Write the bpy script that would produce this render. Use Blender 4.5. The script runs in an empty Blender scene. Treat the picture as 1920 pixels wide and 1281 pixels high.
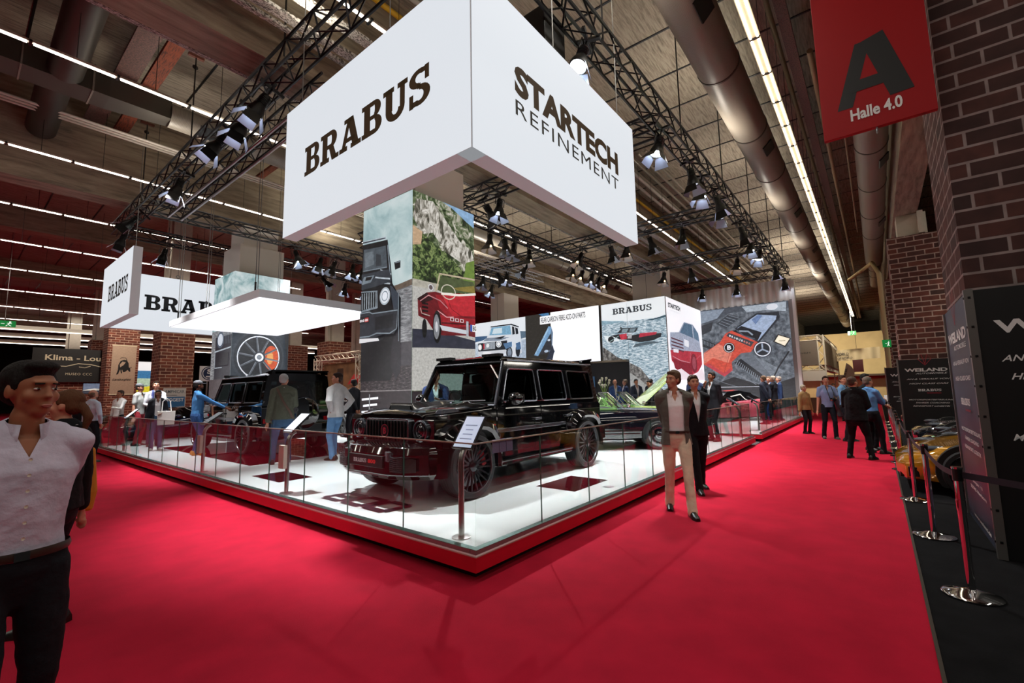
import bpy, math, random
from mathutils import Vector, Matrix
R_ = random.Random(7)
sin, cos, pi, sqrt = math.sin, math.cos, math.pi, math.sqrt
C = bpy.context.scene.collection

# ---------------------------------------------------------------- camera, world, lights, exposure
cam_d = bpy.data.cameras.new('camera'); cam_d.lens = 15.9187; cam_d.sensor_width = 36; cam_d.clip_end = 400; cam_d.clip_start = .05
cam = bpy.data.objects.new('camera', cam_d); C.objects.link(cam)
cam.matrix_world = Matrix(((0.626188, -0.074503, -0.776105, -2.8645), (-0.779434, -0.084451, -0.620767, -2.7186), (-0.019294, 0.993638, -0.110952, 1.58), (0, 0, 0, 1)))
sc = bpy.context.scene; sc.camera = cam
sc.view_settings.view_transform = 'Standard'; sc.view_settings.look = 'None'; sc.view_settings.gamma = 1
sc.view_settings.exposure = 0.0; sc.view_settings.use_curve_mapping = False
try:
    sc.cycles.max_bounces = 7; sc.cycles.transparent_max_bounces = 16; sc.cycles.sample_clamp_indirect = 4; sc.cycles.caustics_reflective = False; sc.cycles.caustics_refractive = False
except Exception: pass
w = bpy.data.worlds.new('hall_air'); sc.world = w; w.use_nodes = True
w.node_tree.nodes['Background'].inputs[0].default_value = (.95, .88, .8, 1); w.node_tree.nodes['Background'].inputs[1].default_value = .3

def lamp(name, kind, loc, target, energy, color=(1, 1, 1), size=.3, spot=60, blend=.5, sy=None):
    d = bpy.data.lights.new(name, kind); d.energy = energy; d.color = color
    if kind == 'SPOT': d.spot_size = math.radians(spot); d.spot_blend = blend; d.shadow_soft_size = size
    elif kind == 'AREA':
        d.size = size
        if sy: d.shape = 'RECTANGLE'; d.size_y = sy
    else: d.shadow_soft_size = size
    o = bpy.data.objects.new(name, d); C.objects.link(o); o.location = loc
    o.rotation_euler = (Vector(target) - Vector(loc)).to_track_quat('-Z', 'Y').to_euler()
    return o
# rows of hall luminaires, including those over and behind the camera
for y_, x_, L_, e_ in ((-7.5, 6, 40, 2600), (-13.8, 6, 40, 2600), (-1.19, -6, 22, 1500), (5.1, -9, 8, 700), (11.35, -9, 9, 900), (17.65, -9, 9, 900), (23.9, 10, 40, 2200), (36, 10, 40, 2600), (53, 10, 40, 3200), (11.35, 35, 30, 1600), (-20, 6, 40, 2200)):
    lamp('hall_luminaire_row', 'AREA', (x_, y_, 7.8 if -10 < y_ < 30 and x_ < -3 else 9.25), (x_, y_, 0), e_*.2, (1, .93, .83), L_, sy=.35)
# stage lamps: beams leave the fixtures that hang on the truss (fixtures themselves are built further down)
BEAMS = [((.25, 4.97, 6.2), (1.2, 3.6, .3)), ((.25, 9.54, 6.2), (1.8, 9.6, .3)), ((.31, 13.2, 6.2), (1.5, 12.6, .3)), ((2.82, .2, 6.2), (2.2, 1.6, .3)),
         ((5.88, .26, 6.2), (5.2, 1.6, .3)), ((8.58, .29, 6.2), (7.6, 1.4, .3)), ((10.4, .25, 6.2), (10, 1.6, .3)), ((14.3, .22, 6.2), (14, 1.4, .3)), ((16, .26, 6.2), (17, 1.6, .3)),
         ((6.0, 5.1, 6.2), (3.5, 3, .3)), ((6.14, 4.67, 6.2), (6.5, 4.2, .3)), ((8.46, 6.62, 6.2), (8, 6, .3)), ((11.8, 8, 6.2), (11.5, 7, .3)), ((4.46, 12.8, 6.2), (3.5, 12, .3)), ((5.57, 12.88, 6.2), (4.6, 9.5, .3)),
         ((11.15, 4.36, 6.2), (10, 3.5, .3)), ((19, .3, 6.2), (20, 1.6, .5)), ((6.2, 12.2, 6.2), (7.5, 11, .3)), ((15.5, 6.87, 6.2), (14.5, 6.5, .3))]
for a, b in BEAMS:
    a = (a[0], a[1], 6.24)
    lamp('stage_beam', 'SPOT', a, b, 3300 if a[1] > 4 and a[0] < 6.3 else 2300, (.97, .98, 1), .12, 62, .7)
lamp('stage_beam_aisle', 'SPOT', (5.88, .1, 6.2), (5.6, -1.2, 0), 1100, (1, .97, .93), .15, 80, .9)
lamp('stage_beam_aisle', 'SPOT', (10.4, .1, 6.2), (10.6, -1.4, 0), 1300, (1, .97, .93), .15, 85, .9)
lamp('stage_beam_aisle', 'SPOT', (17, .1, 6.2), (18, -1.6, 0), 1300, (1, .97, .93), .15, 85, .9)
lamp('stage_beam_aisle', 'SPOT', (-.05, 9.5, 6.2), (-2.2, 9.5, 0), 300, (1, .96, .95), .15, 85, .9)

# unseen fill lights added at truss height to brighten the slab from below
for x_, y_ in ((3, .3), (9, .3), (15, .3), (21, .3), (.3, 3.5), (.3, 8), (.3, 11), (6, 6.6), (12, 6.6), (18, 6.6), (6, 13), (9, 9), (15, 9), (21, 9), (13, 11.2), (29, .5), (29, 8), (37, 1), (46, 2)):
    lamp('ceiling_fill', 'SPOT', (x_, y_, 7.3), (x_, y_+.01, 10), (130 if x_ < 1 else 320) if x_ < 25 else 900, (1, .9, .76), .25, 165, 1)
lamp('end_wall_fill', 'SPOT', (53, 0, 7), (62, 0, 2.5), 4200, (1, .86, .62), .3, 120, 1); lamp('booth_fill', 'SPOT', (27, -1.5, 6.8), (32, 0, 2.5), 900, (1, .9, .75), .3, 100, 1); lamp('booth_fill', 'SPOT', (35, -1.5, 6.8), (41, -1, 3.2), 1200, (1, .9, .72), .3, 100, 1)  # unseen lamps added to brighten the end wall and the far right booths
lamp('booth_fill', 'SPOT', (3, 30, 7.5), (3, 35, 2.5), 900, (1, .9, .78), .3, 110, 1); lamp('booth_fill', 'SPOT', (4, 18, 7.5), (4, 23, 2), 600, (1, .9, .78), .3, 110, 1); lamp('booth_fill', 'SPOT', (8, 18, 6), (11, 19.5, 2), 500, (1, .85, .7), .3, 110, 1)  # unseen fill lamps added over the left background booths
for x_, y_ in ((8, -5.6), (16, -6), (24, -6), (32, -6)): lamp('car_row_light', 'SPOT', (x_, y_, 6.6), (x_-.5, y_+1.2, 0), 420, (1, .88, .72), .2, 95, 1)

# ---------------------------------------------------------------- materials
def lin(h):
    if isinstance(h, (tuple, list)): return tuple(h)[:3] + (1,)
    h = h.lstrip('#'); v = [int(h[i:i+2], 16)/255 for i in (0, 2, 4)]
    return tuple(c/12.92 if c <= .04045 else ((c+.055)/1.055)**2.4 for c in v) + (1,)
_m = {}
def mat(name, col='#808080', rough=.5, metal=0, emit=0, coat=0, bump=0, bscale=40, mottle=0, mscale=6, alpha=None, ecol=None, spec=.5, stretch=None):
    if name in _m: return _m[name]
    m = bpy.data.materials.new(name); m.use_nodes = True; nt = m.node_tree; b = nt.nodes['Principled BSDF']; L = nt.links
    c = lin(col); b.inputs['Base Color'].default_value = c; b.inputs['Roughness'].default_value = rough; b.inputs['Metallic'].default_value = metal
    b.inputs['Specular IOR Level'].default_value = spec
    if coat: b.inputs['Coat Weight'].default_value = coat; b.inputs['Coat Roughness'].default_value = .03
    if emit: b.inputs['Emission Color'].default_value = lin(ecol or col); b.inputs['Emission Strength'].default_value = emit
    if bump or mottle:
        tc = nt.nodes.new('ShaderNodeTexCoord'); mp = nt.nodes.new('ShaderNodeMapping'); L.new(tc.outputs['Object'], mp.inputs[0])
        if stretch: mp.inputs['Scale'].default_value = stretch
        if mottle:
            n = nt.nodes.new('ShaderNodeTexNoise'); n.inputs['Scale'].default_value = mscale; n.inputs['Detail'].default_value = 5; L.new(mp.outputs[0], n.inputs[0])
            r = nt.nodes.new('ShaderNodeValToRGB'); r.color_ramp.elements[0].position = .3; r.color_ramp.elements[1].position = .7
            r.color_ramp.elements[0].color = tuple(x*(1-mottle) for x in c[:3])+(1,); r.color_ramp.elements[1].color = tuple(min(1, x*(1+mottle)) for x in c[:3])+(1,)
            L.new(n.outputs[0], r.inputs[0]); L.new(r.outputs[0], b.inputs['Base Color'])
        if bump:
            n = nt.nodes.new('ShaderNodeTexNoise'); n.inputs['Scale'].default_value = bscale; n.inputs['Detail'].default_value = 4; L.new(mp.outputs[0], n.inputs[0])
            k = nt.nodes.new('ShaderNodeBump'); k.inputs['Strength'].default_value = bump; k.inputs['Distance'].default_value = .02
            L.new(n.outputs[0], k.inputs['Height']); L.new(k.outputs[0], b.inputs['Normal'])
    _m[name] = m; return m
def glass(name, tint=(.9, .96, .94), refl=.08, dark=0):
    if name in _m: return _m[name]
    m = bpy.data.materials.new(name); m.use_nodes = True; nt = m.node_tree; L = nt.links; nt.nodes.remove(nt.nodes['Principled BSDF'])
    t = nt.nodes.new('ShaderNodeBsdfTransparent'); t.inputs[0].default_value = tuple(tint)+(1,)
    g = nt.nodes.new('ShaderNodeBsdfGlossy'); g.inputs['Roughness'].default_value = .01; g.inputs[0].default_value = (1, 1, 1, 1)
    f = nt.nodes.new('ShaderNodeLayerWeight'); f.inputs[0].default_value = .5
    q = nt.nodes.new('ShaderNodeMath'); q.operation = 'POWER'; q.inputs[1].default_value = 5; L.new(f.outputs['Facing'], q.inputs[0])
    a = nt.nodes.new('ShaderNodeMath'); a.operation = 'MULTIPLY_ADD'; a.inputs[1].default_value = .9; a.inputs[2].default_value = refl
    mx = nt.nodes.new('ShaderNodeMixShader'); o = nt.nodes['Material Output']
    L.new(q.outputs[0], a.inputs[0]); L.new(a.outputs[0], mx.inputs[0]); L.new(t.outputs[0], mx.inputs[1]); L.new(g.outputs[0], mx.inputs[2]); L.new(mx.outputs[0], o.inputs[0])
    _m[name] = m; return m
def brick(name, c1, c2, mortar, w=.24, h=.085, msize=.012):
    m = bpy.data.materials.new(name); m.use_nodes = True; nt = m.node_tree; L = nt.links; b = nt.nodes['Principled BSDF']; b.inputs['Roughness'].default_value = .85
    uv = nt.nodes.new('ShaderNodeTexCoord'); t = nt.nodes.new('ShaderNodeTexBrick'); L.new(uv.outputs['UV'], t.inputs[0])
    ns = nt.nodes.new('ShaderNodeTexNoise'); ns.inputs['Scale'].default_value = 5; L.new(uv.outputs['UV'], ns.inputs[0])
    t.inputs['Scale'].default_value = 1; t.inputs['Brick Width'].default_value = w; t.inputs['Row Height'].default_value = h; t.inputs['Mortar Size'].default_value = msize
    t.inputs['Mortar Smooth'].default_value = .3
    t.inputs['Color1'].default_value = lin(c1); t.inputs['Color2'].default_value = lin(c2); t.inputs['Mortar'].default_value = lin(mortar)
    mx = nt.nodes.new('ShaderNodeMix'); mx.data_type = 'RGBA'; mx.blend_type = 'MULTIPLY'; mx.inputs[0].default_value = .55
    r = nt.nodes.new('ShaderNodeValToRGB'); r.color_ramp.elements[0].position = .35; r.color_ramp.elements[1].position = .65; r.color_ramp.elements[0].color = (.45, .4, .4, 1); L.new(ns.outputs[0], r.inputs[0])
    L.new(t.outputs[0], mx.inputs[6]); L.new(r.outputs[0], mx.inputs[7]); L.new(mx.outputs[2], b.inputs['Base Color'])
    k = nt.nodes.new('ShaderNodeBump'); k.inputs['Strength'].default_value = .5; k.inputs['Distance'].default_value = .01; k.invert = True
    L.new(t.outputs['Fac'], k.inputs['Height']); L.new(k.outputs[0], b.inputs['Normal'])
    _m[name] = m; return m
def ramp_mat(name, stops, scale=4, detail=8, emit=.9, stretch=(1, 1, 1), dist=0, rough=.6, kind='noise', coord='Object'):
    """printed or plastered surface whose colour comes from a stretched noise or wave; emit > 0 for back-lit prints"""
    if name in _m: return _m[name]
    m = bpy.data.materials.new(name); m.use_nodes = True; nt = m.node_tree; L = nt.links; b = nt.nodes['Principled BSDF']; b.inputs['Roughness'].default_value = rough
    tc = nt.nodes.new('ShaderNodeTexCoord'); mp = nt.nodes.new('ShaderNodeMapping'); mp.inputs['Scale'].default_value = stretch; L.new(tc.outputs[coord], mp.inputs[0])
    if kind == 'noise':
        n = nt.nodes.new('ShaderNodeTexNoise'); n.inputs['Detail'].default_value = detail; n.inputs['Distortion'].default_value = dist; n.inputs['Roughness'].default_value = .62
    elif kind == 'wave':
        n = nt.nodes.new('ShaderNodeTexWave'); n.bands_direction = 'X'; n.inputs['Distortion'].default_value = dist; n.inputs['Detail'].default_value = 2
    n.inputs['Scale'].default_value = scale; L.new(mp.outputs[0], n.inputs[0])
    r = nt.nodes.new('ShaderNodeValToRGB'); L.new(n.outputs['Fac'], r.inputs[0])
    e = r.color_ramp.elements
    while len(e) < len(stops): e.new(.5)
    for k, (p, c) in enumerate(stops): e[k].position = p; e[k].color = lin(c)
    if emit:
        b.inputs['Base Color'].default_value = (.02, .02, .02, 1); L.new(r.outputs[0], b.inputs['Emission Color']); b.inputs['Emission Strength'].default_value = emit
    else: L.new(r.outputs[0], b.inputs['Base Color'])
    _m[name] = m; return m
def P(h, e=.85):      # ink colour of a back-lit print, with the faint unevenness of a photographic print
    nm = 'ink_%s_%d' % (h.strip('#'), int(e*100))
    if nm in _m: return _m[nm]
    c = lin(h)
    if min(c[:3]) > .55: return mat(nm, h, .5, emit=e)
    return ramp_mat(nm, [(.3, tuple(x*.7+.002 for x in c[:3])), (.5, c), (.72, tuple(min(1, x*1.3+.012) for x in c[:3]))], 7, 6, e, (1, 1, 1.6), .4)

# ---------------------------------------------------------------- mesh builder
class MB:
    def __init__(s): s.v = []; s.f = []; s.fm = []; s.mats = []; s.M = None
    def mi(s, m):
        if m not in s.mats: s.mats.append(m)
        return s.mats.index(m)
    def add(s, vs, fs, m):
        o = len(s.v); k = s.mi(m)
        if s.M is not None: vs = [tuple(s.M @ Vector(p)) for p in vs]
        s.v += [tuple(p) for p in vs]; s.f += [tuple(i+o for i in f) for f in fs]; s.fm += [k]*len(fs); return s
    def box(s, c, d, m, rz=0, rx=0, ry=0):
        x, y, z = d[0]/2, d[1]/2, d[2]/2; vs = [Vector(p) for p in ((-x,-y,-z),(x,-y,-z),(x,y,-z),(-x,y,-z),(-x,-y,z),(x,-y,z),(x,y,z),(-x,y,z))]
        if rz or rx or ry:
            q = Matrix.Rotation(rz, 3, 'Z') @ Matrix.Rotation(ry, 3, 'Y') @ Matrix.Rotation(rx, 3, 'X'); vs = [q @ p for p in vs]
        return s.add([(p[0]+c[0], p[1]+c[1], p[2]+c[2]) for p in vs], [(0,3,2,1),(4,5,6,7),(0,1,5,4),(1,2,6,5),(2,3,7,6),(3,0,4,7)], m)
    def bb(s, a, b, m): return s.box([(a[i]+b[i])/2 for i in range(3)], [abs(b[i]-a[i]) for i in range(3)], m)
    def loft(s, rings, m, caps=True, closed=True):
        n = len(rings[0]); vs = [p for r in rings for p in r]; fs = []
        for i in range(len(rings)-1):
            for j in range(n if closed else n-1): a = i*n+j; b = i*n+(j+1) % n; fs.append((a, b, b+n, a+n))
        if caps: fs.append(tuple(range(n-1, -1, -1))); fs.append(tuple((len(rings)-1)*n+j for j in range(n)))
        return s.add(vs, fs, m)
    def tube(s, pts, r, m, n=8, caps=True):
        pts = [Vector(p) for p in pts]; rs = r if isinstance(r, (list, tuple)) else [r]*len(pts); rings = []; up = None
        for i, p in enumerate(pts):
            d = (pts[min(i+1, len(pts)-1)] - pts[max(i-1, 0)]).normalized()
            if up is None: up = Vector((0, 0, 1)) if abs(d.z) < .9 else Vector((1, 0, 0))
            a = d.cross(up).normalized(); up = a.cross(d).normalized()
            rings.append([tuple(p + (a*cos(2*pi*k/n) + up*sin(2*pi*k/n))*rs[i]) for k in range(n)])
        return s.loft(rings, m, caps)
    def cyl(s, p0, p1, r, m, n=16, r1=None): return s.tube([p0, p1], [r, r if r1 is None else r1], m, n)
    def lathe(s, prof, c, axis, m, n=24, caps=False):
        """prof: (radius, height) pairs turned about axis through c"""
        ax = Vector(axis).normalized(); a = ax.cross(Vector((0, 0, 1)) if abs(ax.z) < .9 else Vector((1, 0, 0))).normalized(); b = ax.cross(a); c = Vector(c)
        return s.loft([[tuple(c + ax*h + (a*cos(2*pi*k/n)+b*sin(2*pi*k/n))*r) for k in range(n)] for r, h in prof], m, caps)
    def ball(s, c, r, m, nu=12, nv=8, M=None):
        if not isinstance(r, (tuple, list)): r = (r, r, r)
        rings = []
        for i in range(nv+1):
            t = -pi/2 + pi*(i if 0 < i < nv else (.04 if i == 0 else nv-.04))/nv
            rings.append([(r[0]*cos(t)*cos(2*pi*k/nu), r[1]*cos(t)*sin(2*pi*k/nu), r[2]*sin(t)) for k in range(nu)])
        if M is not None: rings = [[tuple(M @ Vector(p)) for p in q] for q in rings]
        return s.loft([[(p[0]+c[0], p[1]+c[1], p[2]+c[2]) for p in q] for q in rings], m)
    def limb(s, pts, rad, m, n=14):
        """closed round-ended limb for remeshing; rad items are r or (rx, ry) in the limb's own cross frame"""
        pts = [Vector(p) for p in pts]; rings = []
        rr = [x if isinstance(x, (tuple, list)) else (x, x) for x in rad]
        d0 = (pts[1]-pts[0]).normalized(); d1 = (pts[-1]-pts[-2]).normalized()
        P2 = [pts[0]-d0*rr[0][0]*.9, pts[0]-d0*rr[0][0]*.55] + pts + [pts[-1]+d1*rr[-1][0]*.55, pts[-1]+d1*rr[-1][0]*.9]
        r2 = [(rr[0][0]*.35, rr[0][1]*.35), (rr[0][0]*.82, rr[0][1]*.82)] + rr + [(rr[-1][0]*.82, rr[-1][1]*.82), (rr[-1][0]*.35, rr[-1][1]*.35)]
        for i, p in enumerate(P2):
            d = (P2[min(i+1, len(P2)-1)] - P2[max(i-1, 0)]).normalized()
            a = Vector((1, 0, 0)) - d*d.x
            if a.length < .3: a = Vector((0, 1, 0)) - d*d.y
            a.normalize(); b = d.cross(a)
            rings.append([tuple(p + a*cos(2*pi*k/n)*r2[i][0] + b*sin(2*pi*k/n)*r2[i][1]) for k in range(n)])
        return s.loft(rings, m)
    def prism(s, poly, f, h, m):
        """poly: 2-D points; f maps (u, v, w) to 3-D; extruded from w = 0 to w = h"""
        n = len(poly); w0, w1 = h if isinstance(h, tuple) else (0, h)
        vs = [f(u, v, w0) for u, v in poly] + [f(u, v, w1) for u, v in poly]
        return s.add(vs, [tuple(range(n-1, -1, -1)), tuple(range(n, 2*n))] + [(i, (i+1) % n, (i+1) % n+n, i+n) for i in range(n)], m)
    def mesh(s, name, smooth=None, uv=False):
        me = bpy.data.meshes.new(name); me.from_pydata(s.v, [], s.f)
        for m in s.mats: me.materials.append(m)
        me.polygons.foreach_set('material_index', s.fm)
        if uv:
            l = me.uv_layers.new(name='UVMap')
            for p in me.polygons:
                n = p.normal; ax = max(range(3), key=lambda i: abs(n[i]))
                for li in p.loop_indices:
                    c = me.vertices[me.loops[li].vertex_index].co
                    l.data[li].uv = (c.y, c.z) if ax == 0 else ((c.x, c.z) if ax == 1 else (c.x, c.y))
        if smooth is not None:
            me.polygons.foreach_set('use_smooth', [True]*len(me.polygons)); me.set_sharp_from_angle(angle=math.radians(smooth))
        me.update(); return me
def put(name, me, parent=None, loc=None):
    o = bpy.data.objects.new(name, me); C.objects.link(o)
    if parent: o.parent = parent
    if loc: o.location = loc
    return o
def obj(name, mb, parent=None, smooth=None, uv=False, bevel=0, label=None):
    o = put(name, mb.mesh(name, smooth, uv), parent)
    if bevel:
        b = o.modifiers.new('bevel', 'BEVEL'); b.width = bevel; b.segments = 2; b.limit_method = 'ANGLE'; b.angle_limit = math.radians(35); b.harden_normals = False
    if label: o['label'] = label
    return o
def tag(o, label, cat, group=None):
    o['label'] = label; o['category'] = cat
    if group: o['group'] = group
    return o
def thing(name, label, cat, loc=(0, 0, 0), rz=0, group=None):
    o = bpy.data.objects.new(name, None); C.objects.link(o); o.empty_display_size = .1; o.location = loc; o.rotation_euler = (0, 0, rz); return tag(o, label, cat, group)
def struct(name, mb, uv=True, smooth=None):
    o = obj(name, mb, None, smooth, uv); o['kind'] = 'structure'; return o
def kids(o): return [c for c in bpy.data.objects if c.parent == o]
def copy_tree(o, parent=None, cache={}):
    c = o.copy(); C.objects.link(c)
    if parent: c.parent = parent
    for ch in kids(o): copy_tree(ch, c)
    return c

# ---------------------------------------------------------------- lettering and 2-D drawing on a flat panel
def text_mesh(body, bold=0, shear=0, spacing=1):
    cu = bpy.data.curves.new('txt', 'FONT'); cu.body = body; cu.offset = bold; cu.shear = shear; cu.space_character = spacing; cu.resolution_u = 3
    o = bpy.data.objects.new('txt', cu); C.objects.link(o); bpy.context.view_layer.update()
    me = bpy.data.meshes.new_from_object(o.evaluated_get(bpy.context.evaluated_depsgraph_get()))
    vs = [tuple(v.co) for v in me.vertices]; fs = [tuple(p.vertices) for p in me.polygons]
    bpy.data.objects.remove(o); bpy.data.curves.remove(cu); bpy.data.meshes.remove(me); return vs, fs
_tc = {}
class Art:
    """drawing on a panel: O is the lower left corner, U and V its width and height vectors, N the outward normal; coordinates run 0..1"""
    def __init__(s, O, U, V, N, step=.0012):
        s.O, s.U, s.V, s.N = Vector(O), Vector(U), Vector(V), Vector(N).normalized(); s.mb = MB(); s.k = 1; s.step = step
        s.asp = s.U.length/s.V.length
    def at(s, x, y, k=None): return tuple(s.O + s.U*x + s.V*y + s.N*((s.k if k is None else k)*s.step))
    def poly(s, pts, m, up=True):
        area = sum(pts[i-1][0]*pts[i][1]-pts[i][0]*pts[i-1][1] for i in range(len(pts)))
        if area < 0: pts = pts[::-1]
        pl = [s.at(x, y) for x, y in pts]
        if s.U.cross(s.V).dot(s.N) < 0: pl = pl[::-1]
        s.mb.add(pl, [tuple(range(len(pl)))], m)
        if up: s.k += 1
        return s
    def rect(s, x0, y0, x1, y1, m, up=True): return s.poly([(x0, y0), (x1, y0), (x1, y1), (x0, y1)], m, up)
    def disc(s, x, y, rx, m, ry=None, n=28, a0=0, a1=360, up=True):
        ry = rx*s.asp if ry is None else ry
        pts = [(x+rx*cos(math.radians(a0+(a1-a0)*i/n)), y+ry*sin(math.radians(a0+(a1-a0)*i/n))) for i in range(n if a1-a0 == 360 else n+1)]
        return s.poly(pts, m, up)
    def ring(s, x, y, rx, w, m, ry=None, n=32, a0=0, a1=360):
        """w: stroke width as share of rx"""
        ry = rx*s.asp if ry is None else ry; k = 1-w
        P_ = [(cos(math.radians(a0+(a1-a0)*i/n)), sin(math.radians(a0+(a1-a0)*i/n))) for i in range(n+1)]
        for i in range(n):
            (c0, s0), (c1, s1) = P_[i], P_[i+1]
            s.poly([(x+rx*c0, y+ry*s0), (x+rx*c1, y+ry*s1), (x+rx*k*c1, y+ry*k*s1), (x+rx*k*c0, y+ry*k*s0)], m, False)
        s.k += 1; return s
    def line(s, pts, w, m, up=True):
        """w in share of panel height"""
        P_ = [Vector((x*s.asp, y)) for x, y in pts]; L = []; R = []
        for i, p in enumerate(P_):
            d = (P_[min(i+1, len(P_)-1)]-P_[max(i-1, 0)]).normalized(); n = Vector((-d.y, d.x))*w/2
            L.append(((p+n).x/s.asp, (p+n).y)); R.append(((p-n).x/s.asp, (p-n).y))
        for i in range(len(P_)-1): s.poly([L[i], L[i+1], R[i+1], R[i]], m, False)
        if up: s.k += 1
        return s
    def text(s, body, x0, y0, w, h, m, bold=0, shear=0, spacing=1):
        key = (body, bold, shear, spacing)
        if key not in _tc: _tc[key] = text_mesh(*key)
        vs, fs = _tc[key]
        if not vs: return s
        a0, a1 = min(v[0] for v in vs), max(v[0] for v in vs); b0, b1 = min(v[1] for v in vs), max(v[1] for v in vs)
        kx = w/(a1-a0); ky = (h/(b1-b0)) if h else kx*s.asp
        pl = [s.at(x0+(v[0]-a0)*kx, y0+(v[1]-b0)*ky) for v in vs]
        if s.U.cross(s.V).dot(s.N) < 0: fs = [f[::-1] for f in fs]
        s.mb.add(pl, fs, m); s.k += 1; return s
    def slab(s, body, x0, y0, w, h, m):
        """heavy slab-serif capitals"""
        wid = {'B': .84, 'R': .92, 'A': .98, 'U': .9, 'S': .74}; gap = .05; tot = sum(wid[c] for c in body)+gap*(len(body)-1); kx = w/tot; x = 0
        T = lambda px, py: (x0+(x+px)*kx, y0+py*h)
        def R(a, b, c, d): s.poly([T(a, b), T(c, b), T(c, d), T(a, d)], m, False)
        def Q(*p): s.poly([T(*q) for q in p], m, False)
        def arc(cx, cy, rx, ry, tx, ty, a0, a1, n=12):
            for i in range(n):
                t0, t1 = math.radians(a0+(a1-a0)*i/n), math.radians(a0+(a1-a0)*(i+1)/n)
                Q((cx+rx*cos(t0), cy+ry*sin(t0)), (cx+rx*cos(t1), cy+ry*sin(t1)), (cx+(rx-tx)*cos(t1), cy+(ry-ty)*sin(t1)), (cx+(rx-tx)*cos(t0), cy+(ry-ty)*sin(t0)))
        for c in body:
            if c == 'B':
                R(0, 0, .14, .15); R(0, .85, .14, 1); R(.1, 0, .36, 1); R(.36, .85, .52, 1); R(.36, 0, .55, .15); R(.36, .45, .56, .58)
                arc(.52, .745, .28, .255, .25, .13, -90, 90); arc(.54, .27, .3, .27, .26, .13, -90, 90)
            elif c == 'R':
                R(0, 0, .46, .15); R(0, .85, .14, 1); R(.1, .1, .36, 1); R(.36, .85, .54, 1); R(.36, .42, .56, .56)
                arc(.54, .71, .3, .29, .26, .145, -90, 90); Q((.44, .45), (.68, .45), (.86, .0), (.6, .0)); R(.66, 0, .94, .15)
            elif c == 'A':
                Q((.1, .08), (.28, .08), (.54, 1), (.36, .9)); Q((.36, 1), (.64, 1), (.9, .08), (.62, .08)); R(.22, .86, .64, 1); R(.3, .24, .72, .38); R(0, 0, .38, .15); R(.54, 0, 1, .15)
            elif c == 'U':
                R(0, .85, .42, 1); R(.55, .85, .92, 1); R(.1, .32, .36, 1); R(.64, .32, .82, 1); arc(.46, .33, .36, .33, .24, .18, 180, 360)
            elif c == 'S':
                arc(.37, .74, .35, .26, .22, .14, 60, 270); arc(.38, .28, .36, .28, .22, .14, -120, 95); R(.3, .46, .42, .6); R(.56, .62, .7, 1); R(.44, .84, .6, .98); R(.03, 0, .17, .38); R(.1, .02, .32, .17)
            x += wid[c]+gap
        s.k += 1; return s
    def done(s, name, parent, label=None): return obj(name, s.mb, parent, label=label)

# ================================================================ the hall
CARPET = mat('red_carpet', '#b51733', .95, mottle=.12, mscale=3, bump=.35, bscale=260, spec=.15)
BLACKCARPET = mat('black_carpet', '#151517', .95, mottle=.3, mscale=5, bump=.3, bscale=200, spec=.1)
CONC = ramp_mat('board_marked_concrete', [(.3, '#625a4f'), (.48, '#897f71'), (.6, '#9d9484'), (.75, '#70665a')], 3.2, 10, 0, (.6, 6, 1), .4, .9)
CONC_X = ramp_mat('concrete_beam_face', [(.3, '#6a6052'), (.5, '#978b78'), (.72, '#b3a78f')], 2.5, 9, 0, (.4, 3, 3), .3, .9)
BEIGE = mat('beige_painted_board', '#c9c2b2', .7, mottle=.05)
FARDARK = mat('far_wall_dark', '#17130f', .9, mottle=.3, mscale=.6)
FARCREAM = mat('far_wall_cream', '#b9a57c', .9, mottle=.15, mscale=.5)
BR_R = brick('brick_print_dark', '#6e3a2e', '#3c211d', '#b09a90', .45, .17, .018)
BR_L = brick('brick_print_warm', '#8a4a34', '#5b2d22', '#c2a58e', .42, .15, .016)
BR_N = brick('brick_print_near', '#5b342c', '#36211f', '#9a8a86', .43, .17, .016)
STEEL = mat('brushed_steel', '#b8b6b2', .28, 1); CHROME = mat('chrome', '#dadada', .07, 1); BLACK = mat('black_paint', '#0b0b0c', .35); DARKSTEEL = mat('dark_galvanised', '#5a5650', .45, .8)
GALV = ramp_mat('galvanised_spiral_duct', [(.2, '#6b655d'), (.5, '#a59f94'), (.8, '#7d766c')], 11, 2, 0, (1, 0, 0), .15, .42, 'wave')
WHITE = mat('white_paint', '#e8e6e2', .5)

b = MB(); b.bb((-14, -24, -.12), (75, -2.86, -.004), BLACKCARPET); b.bb((-14, -2.86, -.12), (75, 90, 0), CARPET)
struct('floor', b)
b = MB(); b.bb((-14, -24, 10.3), (75, 90, 10.5), CONC)
for i in range(54): x = -12+i*1.62; b.bb((x, -24, 10.28), (x+.05, 90, 10.31), BLACK)      # plank joints of the slab
struct('ceiling', b)
b = MB(); b.bb((75, -24, 0), (75.3, 90, 10.3), FARDARK); b.bb((62, -7, 0), (62.3, 7.5, 7.6), FARCREAM); struct('wall_east', b)
b = MB(); b.bb((-14, 90, 0), (75, 90.3, 10.3), FARDARK); struct('wall_north', b)
b = MB(); b.bb((-14, -24.3, 0), (75, -24, 10.3), FARDARK); struct('wall_south', b)
b = MB(); b.bb((-14.3, -24, 0), (-14, 90, 10.3), FARDARK); struct('wall_west', b)
for k, (y0, y1) in enumerate([(-4.24, -3.63), (4.9, 5.6), (13.9, 14.6), (26.3, 27.2), (38, 39), (50, 51), (64, 65)]):
    b = MB(); b.bb((-14, y0, 7.3 if k < 3 else 9.2), (75, y1, 10.3), CONC_X); struct('trim_%d' % (k+1), b)
b = MB(); b.bb((-14, -2.875, 0), (75, -2.855, .006), DARKSTEEL); struct('trim_8', b)        # carpet edge strip

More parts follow.
